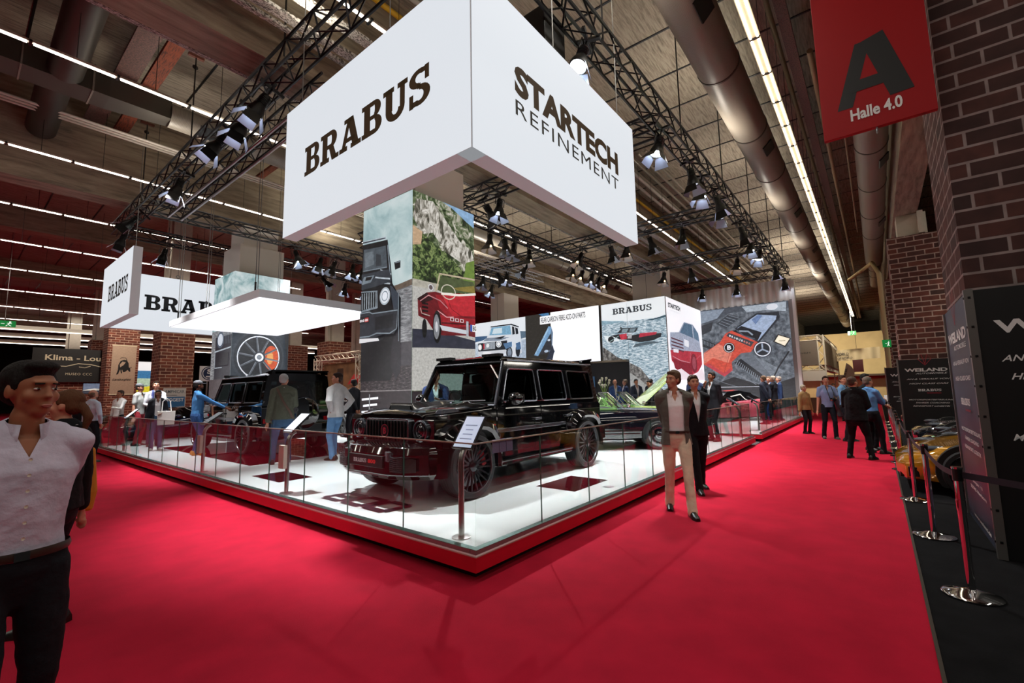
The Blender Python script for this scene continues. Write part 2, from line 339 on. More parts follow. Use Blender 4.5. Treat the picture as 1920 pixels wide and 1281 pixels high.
# brick-clad hall columns
def column(x, y, wx, wy, top, m, label, group=None, up=7.3):
    t = thing('brick_column', label, 'column', (x+wx/2, y+wy/2, 0), 0, group); b = MB()
    b.bb((-wx/2, -wy/2, 0), (wx/2, wy/2, top), m); obj('brick_cladding', b, t, uv=True)
    if up > top:
        b = MB(); b.bb((-.38, -.38, top), (.38, .38, up), BEIGE); b.bb((-.6, -.3, top+.05), (-.45, -.15, up), BEIGE); obj('column_core', b, t, label='beige boxed column core above the bricks')
    return t
column(3.75, -5.1, 1.6, 1.58, 7.3, BR_N, 'huge dark brick-patterned column rising out of frame behind the tall black stand', up=0)
column(16.8, -4.75, 1.34, 1.37, 6.5, BR_R, 'brick-patterned column with beige top behind the black board listing services')
column(23.9, -4.75, 1.34, 1.37, 6.4, BR_R, 'brick-patterned column just visible behind the second right-hand column')
column(31, -4.75, 1.34, 1.37, 6.4, BR_R, 'distant brick column next to the green exit sign')
column(38, -4.7, 1.34, 1.37, 6.4, BR_R, 'farthest brick column on the right side of the aisle')
column(3.24, 23, 1.35, 1.35, 6.2, BR_L, 'wide brick column behind the group of three visitors', up=10.3)
column(3.12, 33.5, 1.53, 1.4, 6.2, BR_L, 'brick column carrying the tall linen banner with a bull', up=10.3)
column(10.9, 27, 1.35, 1.35, 4.9, BR_L, 'brick column right of the wheel poster, above the rear black off-roader', up=10.3)
column(10.6, 21.3, 1.35, 1.35, 4.66, BR_L, 'brick column with beige top behind the lattice frame left of the poster column', up=10.3)
column(3.9, 44, 1.35, 1.35, 6.2, BR_L, 'far brick column with beige top right above the long black hall sign', up=10.3)
column(3.6, 54, 1.35, 1.35, 6.0, BR_L, 'most distant brick column above the middle of the black hall sign', up=10.3)
column(18.3, 31, 1.35, 1.35, 4.9, BR_L, 'distant brick column seen between poster column and lattice frame', up=10.3)

# fluorescent fittings: one fitting every 1.5 m, in rows along the hall
TUBE = mat('fluorescent_tube', '#fff3da', .5, emit=9, ecol='#fff0cf'); TUBE2 = mat('fluorescent_tube_cool', '#fff4e8', .5, emit=7, ecol='#fff1e6'); HOUS = mat('fitting_white_enamel', '#cfc8b8', .5)
def fitting(label, tubes, tm):
    t = thing('fluorescent_fitting', label, 'ceiling light'); b = MB()
    b.box((0, 0, .06), (1.46, .24 if tubes > 1 else .1, .05), HOUS); pass
    for s in (-.74, .74): b.box((s, 0, .03), (.03, .2, .05), BLACK)
    obj('housing', b, t)
    for y in ((-.07, .07) if tubes > 1 else (0,)):
        b = MB(); b.tube([(-.7, y, .02), (.7, y, .02)], .022 if tubes > 1 else .03, tm, 6); obj('tube', b, t)
    b = MB(); b.tube([(0, 0, .08), (0, 0, 2.5)], .008, BLACK, 4); obj('suspension_rod', b, t)
    return t
f0 = fitting('twin-tube fluorescent fitting in the row high above the red aisle', 2, TUBE); first = True
for k in range(38):
    o = f0 if k == 0 else copy_tree(f0); o.location = (3.8+k*1.14, -1.56, 7.6); o.scale = (.76,)*3; o['group'] = 'fluorescent fittings in the row above the aisle'
f1 = fitting('fluorescent fitting in the nearest row above the show stand', 1, TUBE2)
ROWS = [(5.1, 'nearest', -4.5, 26), (11.35, 'second', -4.5, 26), (17.65, 'third', -4.5, 24), (23.95, 'fourth', -4, 24), (30.3, 'fifth', -4, 20), (37.2, 'sixth', -4, 20), (45, 'seventh', -3.5, 20), (53.5, 'eighth', -3.5, 20), (62, 'ninth', -3.5, 18)]
for j, (y, nm, x0, n) in enumerate(ROWS):
    for k in range(n):
        px_, py_ = -2.865+(x0+k*1.5+2.865)*.76, -2.72+(y+2.72)*.76
        if any(abs(px_-cx_) < 1.35 and abs(py_-cy_) < .8 for cx_, cy_ in ((3.55, 13.85), (17.65, 14.2), (3.58, 5.05), (17.6, 5.2), (3.9, 23.7), (3.9, 34.2), (4.57, 44.7), (4.3, 54.7), (11.6, 27.7), (11.3, 22), (19, 31.7))): continue
        o = f1 if (j == 0 and k == 0) else copy_tree(f1)
        o.location = (px_, py_, 7.6); o.scale = (.76,)*3; o['label'] = 'fluorescent fitting in the %s row above the show stand' % nm; o['group'] = 'fluorescent fittings of the %s row' % nm
for y, nm in ((53.5, 'tenth'), (60, 'eleventh'), (67, 'last')):
    b = MB(); b.bb((-4, y-.05, 7.6), (30, y+.05, 7.64), TUBE2); b.bb((-4, y-.01, 7.64), (30, y+.01, 8.0), HOUS); o = obj('light_row', b); tag(o, 'continuous %s row of distant fluorescent light under the far ceiling' % nm, 'ceiling light')

# ducts, trays and pipes under the ceiling
def duct(x0, x1, y, z, r, label, m=GALV, step=3.05, name='spiral_duct'):
    t = thing(name, label, 'air duct', (x0, y, z)); b = MB(); b.tube([(0, 0, 0), (x1-x0, 0, 0)], r, m, 28); obj('duct_tube', b, t, smooth=40)
    n = int((x1-x0)/step)
    for i in range(1, n):
        b = MB(); b.tube([(i*step-.025, 0, 0), (i*step+.025, 0, 0)], r+.014, DARKSTEEL, 28); obj('clamp_ring', b, t, smooth=40)
    for i in range(0, n, 2): b = MB(); b.box((i*step+.9, -r*.72, -r*.72), (.55, .03, .3), BLACK, rx=pi/4); obj('air_grille', b, t)
    return t
duct(4, 60, -.62, 8.5, .42, 'big spiral air duct left of the light row over the aisle')
duct(6, 27, -3.13, 8.05, .36, 'spiral air duct hanging behind the red hall banner')
duct(27, 34, -3.13, 8.05, .25, 'narrower end section of the spiral duct near the right-hand columns', step=1.8)
duct(.2, 45, 10.85, 8.8, .3, 'spiral air duct crossing behind the first rig of lamps')
b = MB(); b.bb((-9, 10.45, 8.5), (-1, 11.15, 9.1), DARKSTEEL); 
for i in range(8): b.bb((-9+i*1.1, 10.43, 8.48), (-8.97+i*1.1, 11.17, 9.12), GALV)
b.loft([[(-1, 10.45, 8.5), (-1, 11.15, 8.5), (-1, 11.15, 9.1), (-1, 10.45, 9.1)], [(.2, 10.6, 8.6), (.2, 11.1, 8.6), (.2, 11.1, 9.05), (.2, 10.6, 9.05)]], DARKSTEEL)
tag(obj('rectangular_duct', b), 'rectangular sheet metal duct at the upper left under the concrete ceiling', 'air duct')
for x, y0, y1, lab in ((-1.8, 11.3, 13.8, 'dark round duct dropping across the third bay at the far left'), (-1.75, 7.3, 10.4, 'dark round duct at the top left edge of the view')):
    b = MB(); b.tube([(x, y0, 8.9), (x, y1, 8.7)], .3, DARKSTEEL, 20); tag(obj('round_duct', b, smooth=40), lab, 'air duct')
TRAY = ramp_mat('perforated_tray', [(.42, '#c9c6bf'), (.52, '#8b867d'), (.6, '#4e4a44')], 26, 1, 0, (1, 3, 1), 0, .5); RUST = ramp_mat('rusty_cables', [(.35, '#3a1c12'), (.5, '#7d3a20'), (.65, '#4e2717')], 30, 2, 0, (1, .1, 1), 0, .8)
TRAYR = ramp_mat('perforated_tray_brown', [(.42, '#6b4a42'), (.55, '#4b3530'), (.65, '#2c211e')], 26, 1, 0, (1, 3, 1), 0, .6)
def tray(a, bq, wd, label, m=TRAY, h=.06):
    a, bq = Vector(a), Vector(bq); d = (bq-a).normalized(); n = Vector((-d.y, d.x, 0))*wd/2; b = MB()
    b.loft([[tuple(p+n), tuple(p-n), tuple(p-n+Vector((0, 0, h))), tuple(p+n+Vector((0, 0, h)))] for p in (a, bq)], m); return tag(obj('cable_tray', b), label, 'cable tray')
tray((-6, 4.17, 7.6), (30, 4.17, 7.6), .17, 'pale perforated cable tray nearest the top edge')
tray((-6, 4.42, 7.6), (30, 4.42, 7.6), .09, 'thin perforated cable tray beside the wider pale one')
tray((-6, 3.72, 7.65), (30, 3.72, 7.65), .18, 'perforated cable tray next to the first light row')
tray((-6, 5.8, 7.4), (40, 5.8, 7.4), .09, 'slim perforated tray along the left concrete beam')
tray((-.75, 8.2, 9.11), (-.75, 11, 9.11), .42, 'wide dark tray running away in the second bay', TRAYR)
tray((-.3, 8.2, 9.1), (-.3, 13.8, 9.1), .3, 'bundle of rust-red cables crossing the bays at the left', RUST, .1)
tray((-.85, 11.6, 9.2), (-.85, 13.8, 9.2), .42, 'wide perforated tray crossing the third bay', TRAYR)
tray((3.4, 8.2, 9.1), (3.4, 13.8, 9.1), .2, 'rusty cable bundle right of the lamps in the third bay', RUST, .08)
tray((5.5, -1.86, 9), (60, -1.86, 9), .2, 'brown perforated tray right of the aisle light row', TRAYR, .1)
def pipe(x0, x1, y, z, r, col, label, rough=.4, metal=0):
    b = MB(); b.tube([(x0, y, z), (x1, y, z)], r, mat('pipe_'+col.strip('#'), col, rough, metal), 8); return tag(obj('ceiling_pipe', b, smooth=50), label, 'pipe')
pipe(-4, 40, 4.05, 9, .055, '#c79a16', 'yellow gas pipe beyond the large white sign')
pipe(-4, 30, 3.6, 9.1, .05, '#a8a49c', 'grey pipe parallel to the yellow gas pipe')
pipe(-4, 30, 3.3, 9.1, .05, '#c2beb6', 'pale pipe between the yellow pipe and the sign top')
pipe(-5, 40, 12.3, 8.6, .035, '#d8d2c8', 'upper white conduit under the third bay')
pipe(-5, 40, 12.45, 8.6, .035, '#cfc9be', 'second white conduit under the third bay')
pipe(-5, 40, 12.6, 8.6, .035, '#c6bfb4', 'third white conduit under the third bay')
pipe(-5, 0, 13.1, 8.95, .04, '#b05a54', 'reddish pipe at the far left edge, upper one')
pipe(-5, 0, 13.3, 8.95, .04, '#b05a54', 'reddish pipe at the far left edge, lower one')
pipe(5, 60, -1.66, 9, .05, '#6d6444', 'olive pipe immediately right of the aisle lights', .5)
pipe(8, 45, -2.2, 8.6, .055, '#7a6548', 'brown pipe left of the duct behind the banner', .5)
pipe(9, 24, -2.6, 8.9, .03, '#8d8068', 'thin pipe left of the narrow right-hand duct', .5)
for i, (y, z) in enumerate(((2.6, 9.4), (2.85, 9.4), (3.1, 9.35), (3.35, 9.3), (3.6, 9.4))):
    pipe(11, 40, y, z, .045, '#9b9284', '%s of five grey pipes right of the white sign' % ('first', 'second', 'third', 'fourth', 'fifth')[i], .3, .6)
def drop(x, y, z0, z1, label):
    t = thing('hanging_chain', label, 'chain', (x, y, z0), 0, 'rigging chains'); b = MB(); b.tube([(0, 0, 0), (0, 0, z1-z0)], .016, BLACK, 5); obj('chain', b, t)
    b = MB(); b.box((0, 0, z1-z0-.05), (.32, .07, .06), mat('rusty_clamp', '#5d2c1e', .7)); b.lathe([(.02, 0), (.06, .03), (.02, .06)], (0, 0, z1-z0-.3), (0, 1, 0), BLACK, 10); obj('ceiling_clamp', b, t)
for x in (3.4, 7.2, 10.8, 14.5, 18.2, 21.6): drop(x, .28, 7.2, 10.25, 'black rigging chain from ceiling clamp to the right-hand truss')
for y in (4.5, 9.1, 13.2): drop(.25, y, 7.2, 9.6, 'black rigging chain from ceiling to the left-hand truss')
for x in (11.5, 17): drop(x, 6.7, 7.2, 9.8, 'black rigging chain to a truss crossing inside the stand')
# ================================================================ the truss ring and stage lamps
TR = mat('black_truss', '#101012', .4, .3); TRS = mat('silver_truss', '#b9b9bb', .3, .9); TRW = mat('truss_lit_white', '#c8c0ae', .5)
def truss(a, bq, label, m=TR, wd=.34, r=.028, pitch=.42, group=None):
    a, bq = Vector(a), Vector(bq); d = (bq-a); L = d.length; d.normalize(); n = Vector((-d.y, d.x, 0)).normalized() if abs(d.z) < .9 else Vector((1, 0, 0)); u = d.cross(n); h = wd/2
    t = thing('lattice_truss', label, 'truss', tuple(a), 0, group); ch = [(s*h, q*h) for s in (-1, 1) for q in (-1, 1)]
    b = MB()
    for s, q in ch: b.tube([tuple(n*s+u*q), tuple(n*s+u*q+d*L)], r, m, 6)
    obj('chords', b, t, smooth=50); b = MB(); k = max(2, int(L/pitch)); st = L/k
    for i in range(k):
        p0, p1 = d*(i*st), d*((i+1)*st); fl = i % 2
        for (s0, q0), (s1, q1) in (((-h, -h), (h, -h)), ((-h, h), (h, h)), ((-h, -h), (-h, h)), ((h, -h), (h, h))):
            if fl: (s0, q0), (s1, q1) = (s1, q1), (s0, q0)
            b.tube([tuple(p0+n*s0+u*q0), tuple(p1+n*s1+u*q1)], r*.52, m, 4, False)
    obj('diagonal_braces', b, t); return t
Z = 7.02
truss((.27, .27, Z), (22, .27, Z), 'long black truss along the aisle side of the stand')
truss((.27, .27, Z), (.27, 16, Z), 'long black truss along the left side of the stand')
truss((5.95, .45, Z), (5.95, 11, Z), 'black cross truss behind the large white sign')
truss((11.6, .45, Z), (11.6, 11, Z), 'second black cross truss counted from the large sign')
truss((16.6, .45, Z), (16.6, 7.5, Z), 'third black cross truss over the sports cars')
truss((21.5, .45, Z-.02), (21.5, 6, Z-.02), 'black truss carrying the pale curtain above the engine poster')
truss((.45, 15.9, Z), (20, 15.9, Z), 'black truss at the far back of the stand')
truss((.45, 13, Z), (9.5, 13, Z), 'black truss above the glowing ceiling panel')
truss((6.1, 6.65, Z), (21, 6.65, Z), 'long inner black truss parallel to the aisle')
truss((6.1, 11.2, Z), (20, 11.2, Z), 'inner black truss farther back parallel to the aisle')
truss((.95, 4.3, Z-.05), (.95, 12.8, Z-.05), 'black and silver truss right of the left-hand truss', TR, .3)
b = MB()
for s in (-.16, .16): b.tube([(.95+s, 4.3, Z-.24), (.95+s, 12.8, Z-.24)], .03, TRS, 8)
tag(obj('silver_rail', b, smooth=50), 'pair of silver rails under the shorter left-hand truss', 'rail')
truss((9.6, 9, Z-.3), (14, 9, Z-.3), 'short silver-grey truss deep inside the stand', TRS, .3, .018)
truss((12.6, 4.6, Z-.2), (16.8, 4.6, Z-.2), 'short silver-grey truss left of the white column box', TRS, .3, .018)

# stage lamp with barn doors (built pointing down -Z, hung from z = 0)
LENS = mat('lamp_lens_lit', '#f4f8ff', .3, emit=22, ecol='#e9f2ff'); LENSW = mat('lamp_lens_warm', '#ffd9a8', .3, emit=10, ecol='#ffc98a'); LENSO = mat('lamp_lens_dim', '#cfd8e6', .2, emit=.7)
BARN_I = mat('barn_door_inside', '#a9b3c6', .35, .4); LAMPB = mat('lamp_black', '#0a0a0b', .38, .2)
def stage_lamp(lens):
    t = thing('stage_lamp', 'lamp', 'stage lamp'); b = MB()
    b.box((0, 0, .02), (.05, .42, .05), LAMPB); b.box((0, 0, .02), (.42, .05, .05), LAMPB); b.tube([(0, 0, 0), (0, 0, -.12)], .014, LAMPB, 6); b.tube([(-.15, 0, -.34), (-.15, 0, -.13), (.15, 0, -.13), (.15, 0, -.34)], .013, LAMPB, 5); obj('yoke', b, t)
    h = bpy.data.objects.new('lamp_head', None)
    b = MB(); b.lathe([(.03, -.15), (.07, -.16), (.08, -.2), (.08, -.36), (.105, -.4), (.14, -.5), (.14, -.56), (.125, -.56), (.12, -.52)], (0, 0, 0), (0, 0, 1), LAMPB, 18, True)
    for k in range(5): b.lathe([(.083, -.21-k*.03), (.092, -.215-k*.03), (.083, -.22-k*.03)], (0, 0, 0), (0, 0, 1), LAMPB, 14)
    hd = obj('lamp_body', b, t, smooth=35)
    b = MB(); b.lathe([(.002, -.525), (.06, -.532), (.12, -.54)], (0, 0, 0), (0, 0, 1), lens, 18, True); obj('lens', b, hd, smooth=60)
    for k in range(4):
        a = k*pi/2; q = Matrix.Rotation(a, 3, 'Z'); o_ = .2 if k % 2 else .15; b = MB(); w0, w1, L = .11, .16 if k % 2 else .13, .19
        A = [Vector((-w0, .13, -.56)), Vector((w0, .13, -.56)), Vector((w1, .13+o_*.6, -.56-L)), Vector((-w1, .13+o_*.6, -.56-L))]
        P_ = [tuple(q @ p) for p in A]; b.add(P_, [(0, 1, 2, 3)], BARN_I); b.add([tuple(q @ (p+Vector((0, .006, 0)))) for p in A], [(3, 2, 1, 0)], LAMPB); obj('barn_door', b, hd)
    return t
LAMPS = [(.27, 4.97, 'c', 25), (.27, 5.8, 'c', 20), (.3, 6.9, 'c', 30), (.27, 9.54, 'c', 15), (.3, 13.2, 'd', 40), (.3, 15.0, 'd', 15), (1.54, 15.85, 'c', 12), (4.46, 12.95, 'c', -20),
 (5.57, 12.95, 'c', 15), (6.2, 13.05, 'd', 20), (7.04, 15.9, 'd', -35), (8.32, 15.9, 'c', 10), (6.85, 12.9, 'c', 10), (7.5, 13.1, 'c', 25), (9.36, 15.9, 'c', 8),
 (6.0, 4.67, 'c', 5), (6.0, 5.3, 'd', -30), (7.84, 6.65, 'w', 5), (8.44, 6.6, 'd', -8), (9.05, 6.6, 'd', 8), (9.98, 6.67, 'w', 2), (11.7, 9.1, 'c', 4), (11.7, 10.4, 'd', 12), (11.6, 9.7, 'd', -28),
 (11.7, 7.97, 'd', 30), (11.7, 5.43, 'w', 22), (11.6, 4.3, 'd', -12), (11.7, 3.7, 'w', 3), (11.6, 2.9, 'd', -18), (13.0, 6.6, 'w', 12), (13.9, 6.65, 'w', 24), (14.6, 6.6, 'c', 15), (16.2, 6.65, 'w', 30), (15.5, 6.7, 'd', 22),
 (5.88, .27, 'c', 14), (7.61, .27, 'd', -8), (8.58, .27, 'c', 8), (9.65, .27, 'c', -22), (10.37, .27, 'd', 10), (11.6, 1.74, 'd', 3), (12.62, .3, 'w', -20), (14.27, .27, 'c', 6), (16.0, .27, 'c', 24),
 (16.6, 1.2, 'w', 14), (18.77, .27, 'c', -10), (21.4, .3, 'c', -8), (21.4, 2.31, 'c', 3), (21.4, 3.95, 'c', 6), (16.6, 3.1, 'c', -14), (16.6, 4.15, 'w', 10), (2.82, .27, 'c', 20), (13.2, 11.2, 'c', 15), (9.2, 11.2, 'w', 10)]
proto = {k: stage_lamp(m) for k, m in (('c', LENS), ('w', LENSW), ('d', LENSO))}; used = set()
def side(x, y):
    if y < .5: return 'on the aisle-side truss'
    if x < .5: return 'on the left-hand truss'
    if x < 4: return 'left of the glowing panel'
    if y > 12: return 'above the glowing panel'
    if x < 7: return 'behind the large sign'
    if x < 12.7: return 'in the middle of the rig'
    if x < 20: return 'towards the white column box'
    return 'above the engine poster'
rank = {}
for x, y, k, tl in LAMPS:
    o = proto[k] if k not in used else copy_tree(proto[k]); used.add(k); o.location = (x, y, 6.83)
    o.rotation_euler = (math.radians(tl*.5), math.radians(tl), R_.uniform(-.25, .25)); s = side(x, y); kind = {'c': 'brightly lit cool white', 'w': 'warm glowing', 'd': 'dim'}[k]
    o['label'] = 'black %s stage lamp with barn doors %s' % (kind, s); o['group'] = '%s stage lamps %s' % (kind, s)
t = thing('hanging_speaker', 'black box loudspeaker hung above the white sign next to a stage lamp', 'speaker', (2.3, .75, 6.75)); b = MB()
b.box((0, 0, 0), (.55, .5, .6), BLACK); obj('cabinet', b, t, bevel=.02); b = MB(); b.box((0, -.1, -.31), (.36, .28, .04), mat('speaker_grille', '#1d1d20', .7)); obj('grille', b, t)
# ================================================================ platform, balustrade, signs
FL = mat('white_gloss_floor', '#eceef0', .12, coat=.3, mottle=.03, mscale=.7); FASC = mat('red_fascia', '#c01226', .38, mottle=.05); PL = mat('black_plinth', '#0a0507', .8)
RTILE = mat('red_mirror_tile', '#5c0512', .04, coat=1); DTILE = mat('dark_red_glass_tile', '#3a0a12', .03, coat=1); EDGE = mat('brushed_edge_trim', '#b9b1a2', .35, .6)
def platform(x0, x1, y1, label):
    t = thing('show_platform', label, 'platform', (x0, 0, 0)); L = x1-x0; b = MB(); b.bb((.12, .12, 0), (L-.1, y1, .092), PL); obj('plinth', b, t)
    b = MB(); b.bb((0, 0, .092), (L, y1, .215), FASC); obj('red_fascia', b, t); b = MB(); b.bb((-.004, -.004, .213), (L+.004, y1, .222), EDGE); b.bb((0, 0, .222), (L, y1, .235), FL); obj('white_deck', b, t); return t
platform(0, 11.1, 16.3, 'raised white platform with red fascia in front, carrying the off-roaders')
platform(12.0, 21.9, 12, 'second raised white platform with red fascia farther along the aisle')
b = MB(); b.bb((11.12, .02, 0), (11.98, 12, .02), mat('gap_floor', '#3a3637', .8)); tag(obj('gap_floor', b), 'dark floor strip in the gap between both platforms', 'floor strip')
def tile(x0, y0, x1, y1, label, m=RTILE, group=None):
    b = MB(); b.bb((x0, y0, .2355), (x1, y1, .2395), m); return tag(obj('floor_tile', b), label, 'floor tile', group)
tile(2.52, .56, 3.47, 1.2, 'dark red glass floor tile beside the near rear wheel', DTILE)
tile(.53, 4.75, 1.08, 5.75, 'dark red glass floor tile behind the nearest left post', DTILE)
tile(1.0, 7.05, 4.3, 12.8, 'large mirror-red floor area under the rear black off-roader')
tile(9.3, .75, 10.4, 1.35, 'dark red floor tile near the far end of the front platform', DTILE)
b = MB(); b.lathe([(.001, .2405), (.075, .2405)], (3.05, .33, 0), (0, 0, 1), mat('grey_marker', '#8d8a90', .4), 20); tag(obj('floor_disc', b), 'small round grey cover in the white floor by the red tile', 'floor cover')
a = Art((.36, 3.2, .2365), (0, -1.42, 0), (.42, 0, 0), (0, 0, 1), .0008)
DK = mat('dark_floor_lettering', '#2b1420', .35)
def seg(a, x, s):       # rounded angular digit drawn from bars
    for k in s:
        p = {'t': [(0, 1), (1, 1)], 'b': [(0, 0), (1, 0)], 'm': [(0, .5), (1, .5)], 'l': [(0, 0), (0, 1)], 'r': [(1, 0), (1, 1)]}[k]
        a.line([(x+.26*q[0]+.04*q[1], .09+.82*q[1]) for q in p], .25, DK)
for x, s in ((.04, 'tbmlr'), (.37, 'tblr'), (.7, 'tblr')): seg(a, x, s)
o = a.done('floor_number', None); tag(o, 'number 800 laid dark into the white floor in front of the near off-roader', 'floor lettering')

GL = glass('clear_glass', (.93, .97, .955), .03); GLE = mat('glass_edge_green', '#2f5a50', .1, spec=.8); RAILM = mat('glass_shoe_rail', '#7f938e', .25, .7)
RE = thing('glass_balustrade', 'glass', 'glass balustrade panel'); b = MB(); b.box((0, 0, .445), (.966, .012, .89), GL); obj('pane', b, RE)
b = MB(); b.box((0, 0, .895), (.97, .016, .012), EDGE); b.box((.484, 0, .445), (.004, .014, .89), GLE); obj('polished_edge', b, RE)
n = 0
def panel(x, y, rz, lab, grp):
    global n
    o = RE if n == 0 else copy_tree(RE); n += 1; o.location = (x, y, .245); o.rotation_euler = (0, 0, rz); o['label'] = lab; o['group'] = grp
for k in range(11): panel(.52+.975*k, .035, 0, 'clear glass balustrade panel along the aisle edge of the front platform', 'aisle glass panels, front platform')
for k in range(16): panel(.035, .52+.985*k, pi/2, 'clear glass balustrade panel along the left edge of the front platform', 'left glass panels, front platform')
for k in range(9): panel(12.55+.975*k, .035, 0, 'clear glass balustrade panel on the farther platform', 'glass panels, farther platform')
for k in range(3): panel(10.98-.9*k*0, .55+.975*k, pi/2, 'clear glass panel returning at the end of the front platform', 'return glass panels')
for nm, p, q, lab in (('r', (0, 0), (11, .07), 'metal shoe rail holding the aisle-side glass'), ('l', (0, .07), (.07, 16.2), 'metal shoe rail holding the left-side glass'), ('f', (12.05, 0), (21, .07), 'metal shoe rail of the glass on the farther platform')):
    b = MB(); b.bb((p[0], p[1], .235), (q[0], q[1], .275), RAILM); tag(obj('glass_shoe_rail', b, bevel=.004), lab, 'rail')
# posts with tilted information screens
SCR = mat('screen_lit', '#cfd8ea', .15, emit=.55, ecol='#bcc8e4'); SCRD = mat('screen_dark', '#22262b', .1, emit=.03)
def post(x, y, rz, label, lit=True, screen=True, box=False, lean=.8):
    t = thing('information_post', label, 'information post', (x, y, .236), rz); b = MB(); b.lathe([(.09, 0), (.09, .008), (.03, .012)], (0, 0, 0), (0, 0, 1), STEEL, 24, True); obj('base_plate', b, t, smooth=40)
    b = MB(); b.tube([(0, 0, 0), (0, 0, .70), (.015, 0, .76), (.05, 0, .81), (.1, 0, .84)], .028, STEEL, 14); obj('pole', b, t, smooth=50)
    if screen:
        MM = Matrix.Translation((.12, 0, .96)) @ Matrix.Rotation(-lean, 4, 'Y')
        b = MB(); b.M = MM; b.box((0, 0, 0), (.37, .27, .022), BLACK); b.tube([(0, 0, -.02), (-.02, 0, -.1)], .03, BLACK, 8); s = obj('screen_frame', b, t, bevel=.004)
        b = MB(); b.M = MM; b.box((0, 0, .012), (.34, .235, .003), SCR if lit else SCRD)
        for k in range(4 if lit else 3): b.box((-.08+k*.05, 0, .0142), (.01, .16-.03*(k % 3), .001), mat('screen_text', '#8d98ad', .3, emit=.3))
        obj('screen', b, s)
    if box:
        b = MB(); b.bb((-.07, -.03, .34), (-.02, .12, .66), mat('leaflet_white', '#d9d2c6', .5)); obj('leaflet_holder', b, t)
    return t
def facing(o, m): o.rotation_euler = (0, 0, m); return o
# the near screen slopes down towards the visitors outside
t = post(.27, .44, 0, 'steel post at the glass corner with a bright tilted screen', True, lean=.95)
post(.23, 3.85, math.radians(0), 'steel post with tilted screen and white leaflet box before the man in the quilted jacket', True, True, True, .75)
post(.2, 7.07, 0, 'steel post with dark tilted screen and leaflet box by the man in blue', False, True, True, .6)
post(.22, 13.04, 0, 'steel post with thin tilted screen in front of the group of three', True, True, False, .75)
post(.15, 15.6, 0, 'last steel post without screen at the far left corner', False, False)
post(10.83, .3, pi/2, 'steel post with dark screen at the far end of the front platform', False, True, False, .6)
post(13.27, .3, pi/2, 'steel post at the near corner of the farther platform', False, True, False, .6)
post(17.2, .3, 0, 'steel post beside the suited men on the farther platform', False, False)
b = MB(); 
for k, (x, dx) in enumerate(((.0, .09), (.1, .09), (.2, .09))): b.bb((.28+x, .045, 1.03), (.28+x+dx, .05, 1.15), mat('sticker_lilac', '#8f8bb4', .5)); 
tag(obj('glass_stickers', b), 'three small lilac stickers on the glass near the corner post', 'sticker')

# illuminated signs
LB = mat('lightbox_white', '#6b6d70', .6, emit=.8, ecol='#f0f6fd', spec=.2); LBS = mat('lightbox_frame_glow', '#c9c9c9', .5, emit=.13, ecol='#f0f4fa'); INK = mat('sign_lettering_brown', '#3a2d22', .6, emit=.045, ecol='#c09a70', spec=.1); INK2 = mat('sign_lettering_dark', '#15110e', .6); INKK = mat('sign_lettering_black', '#23262c', .5)  # frame grey carries a faint added glow that lightens the sign undersides
def lightbox(name, a, bq, faces, label):
    """box from a to bq with glowing faces on the listed sides"""
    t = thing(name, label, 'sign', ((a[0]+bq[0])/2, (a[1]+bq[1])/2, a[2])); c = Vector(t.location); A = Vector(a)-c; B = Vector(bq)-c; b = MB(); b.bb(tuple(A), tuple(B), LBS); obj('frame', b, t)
    return t, A, B
def face(A, B, side, inset=.0):
    """O, U, V, N of one side of the box"""
    if side == '-x': return (A.x, B.y, A.z), (0, A.y-B.y, 0), (0, 0, B.z-A.z), (-1, 0, 0)
    if side == '-y': return (A.x, A.y, A.z), (B.x-A.x, 0, 0), (0, 0, B.z-A.z), (0, -1, 0)
    if side == '-z': return (A.x, A.y, A.z), (B.x-A.x, 0, 0), (0, B.y-A.y, 0), (0, 0, -1)
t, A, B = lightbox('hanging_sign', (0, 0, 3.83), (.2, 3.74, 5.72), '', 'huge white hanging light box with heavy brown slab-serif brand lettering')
a = Art(*face(A, B, '-x')); a.rect(.0, .0, .998, 1, LB); a.done('glowing_panel', t)
a = Art(*face(A, B, '-x')); a.k = 4; a.slab('BRABUS', .158, .384, .69, .218, INK); a.done('lettering', t)
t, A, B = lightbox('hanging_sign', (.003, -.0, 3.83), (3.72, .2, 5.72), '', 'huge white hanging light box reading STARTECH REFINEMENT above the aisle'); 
a = Art(*face(A, B, '-y')); a.rect(.002, 0, 1, 1, LB); a.done('glowing_panel', t)
a = Art(*face(A, B, '-y')); a.k = 4; a.text('STARTECH', .176, .467, .662, .182, INK, .05); a.text('REFINEMENT', .178, .342, .655, .09, INK2, 0, 0, 1.15); a.done('lettering', t)
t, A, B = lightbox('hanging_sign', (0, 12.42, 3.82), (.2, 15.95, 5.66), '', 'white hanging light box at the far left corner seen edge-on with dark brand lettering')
a = Art(*face(A, B, '-x')); a.rect(0, 0, 1, 1, LB); a.done('glowing_panel', t); a = Art(*face(A, B, '-x')); a.k = 6; a.slab('BRABUS', .25, .36, .66, .26, INKK); a.done('lettering', t)
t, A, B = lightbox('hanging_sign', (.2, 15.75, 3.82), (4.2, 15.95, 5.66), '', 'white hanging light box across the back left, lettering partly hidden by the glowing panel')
a = Art(*face(A, B, '-y')); a.rect(0, 0, 1, 1, LB); a.done('glowing_panel', t); a = Art(*face(A, B, '-y')); a.k = 6; a.slab('BRABUS', .2, .37, .72, .27, INKK); a.done('lettering', t)
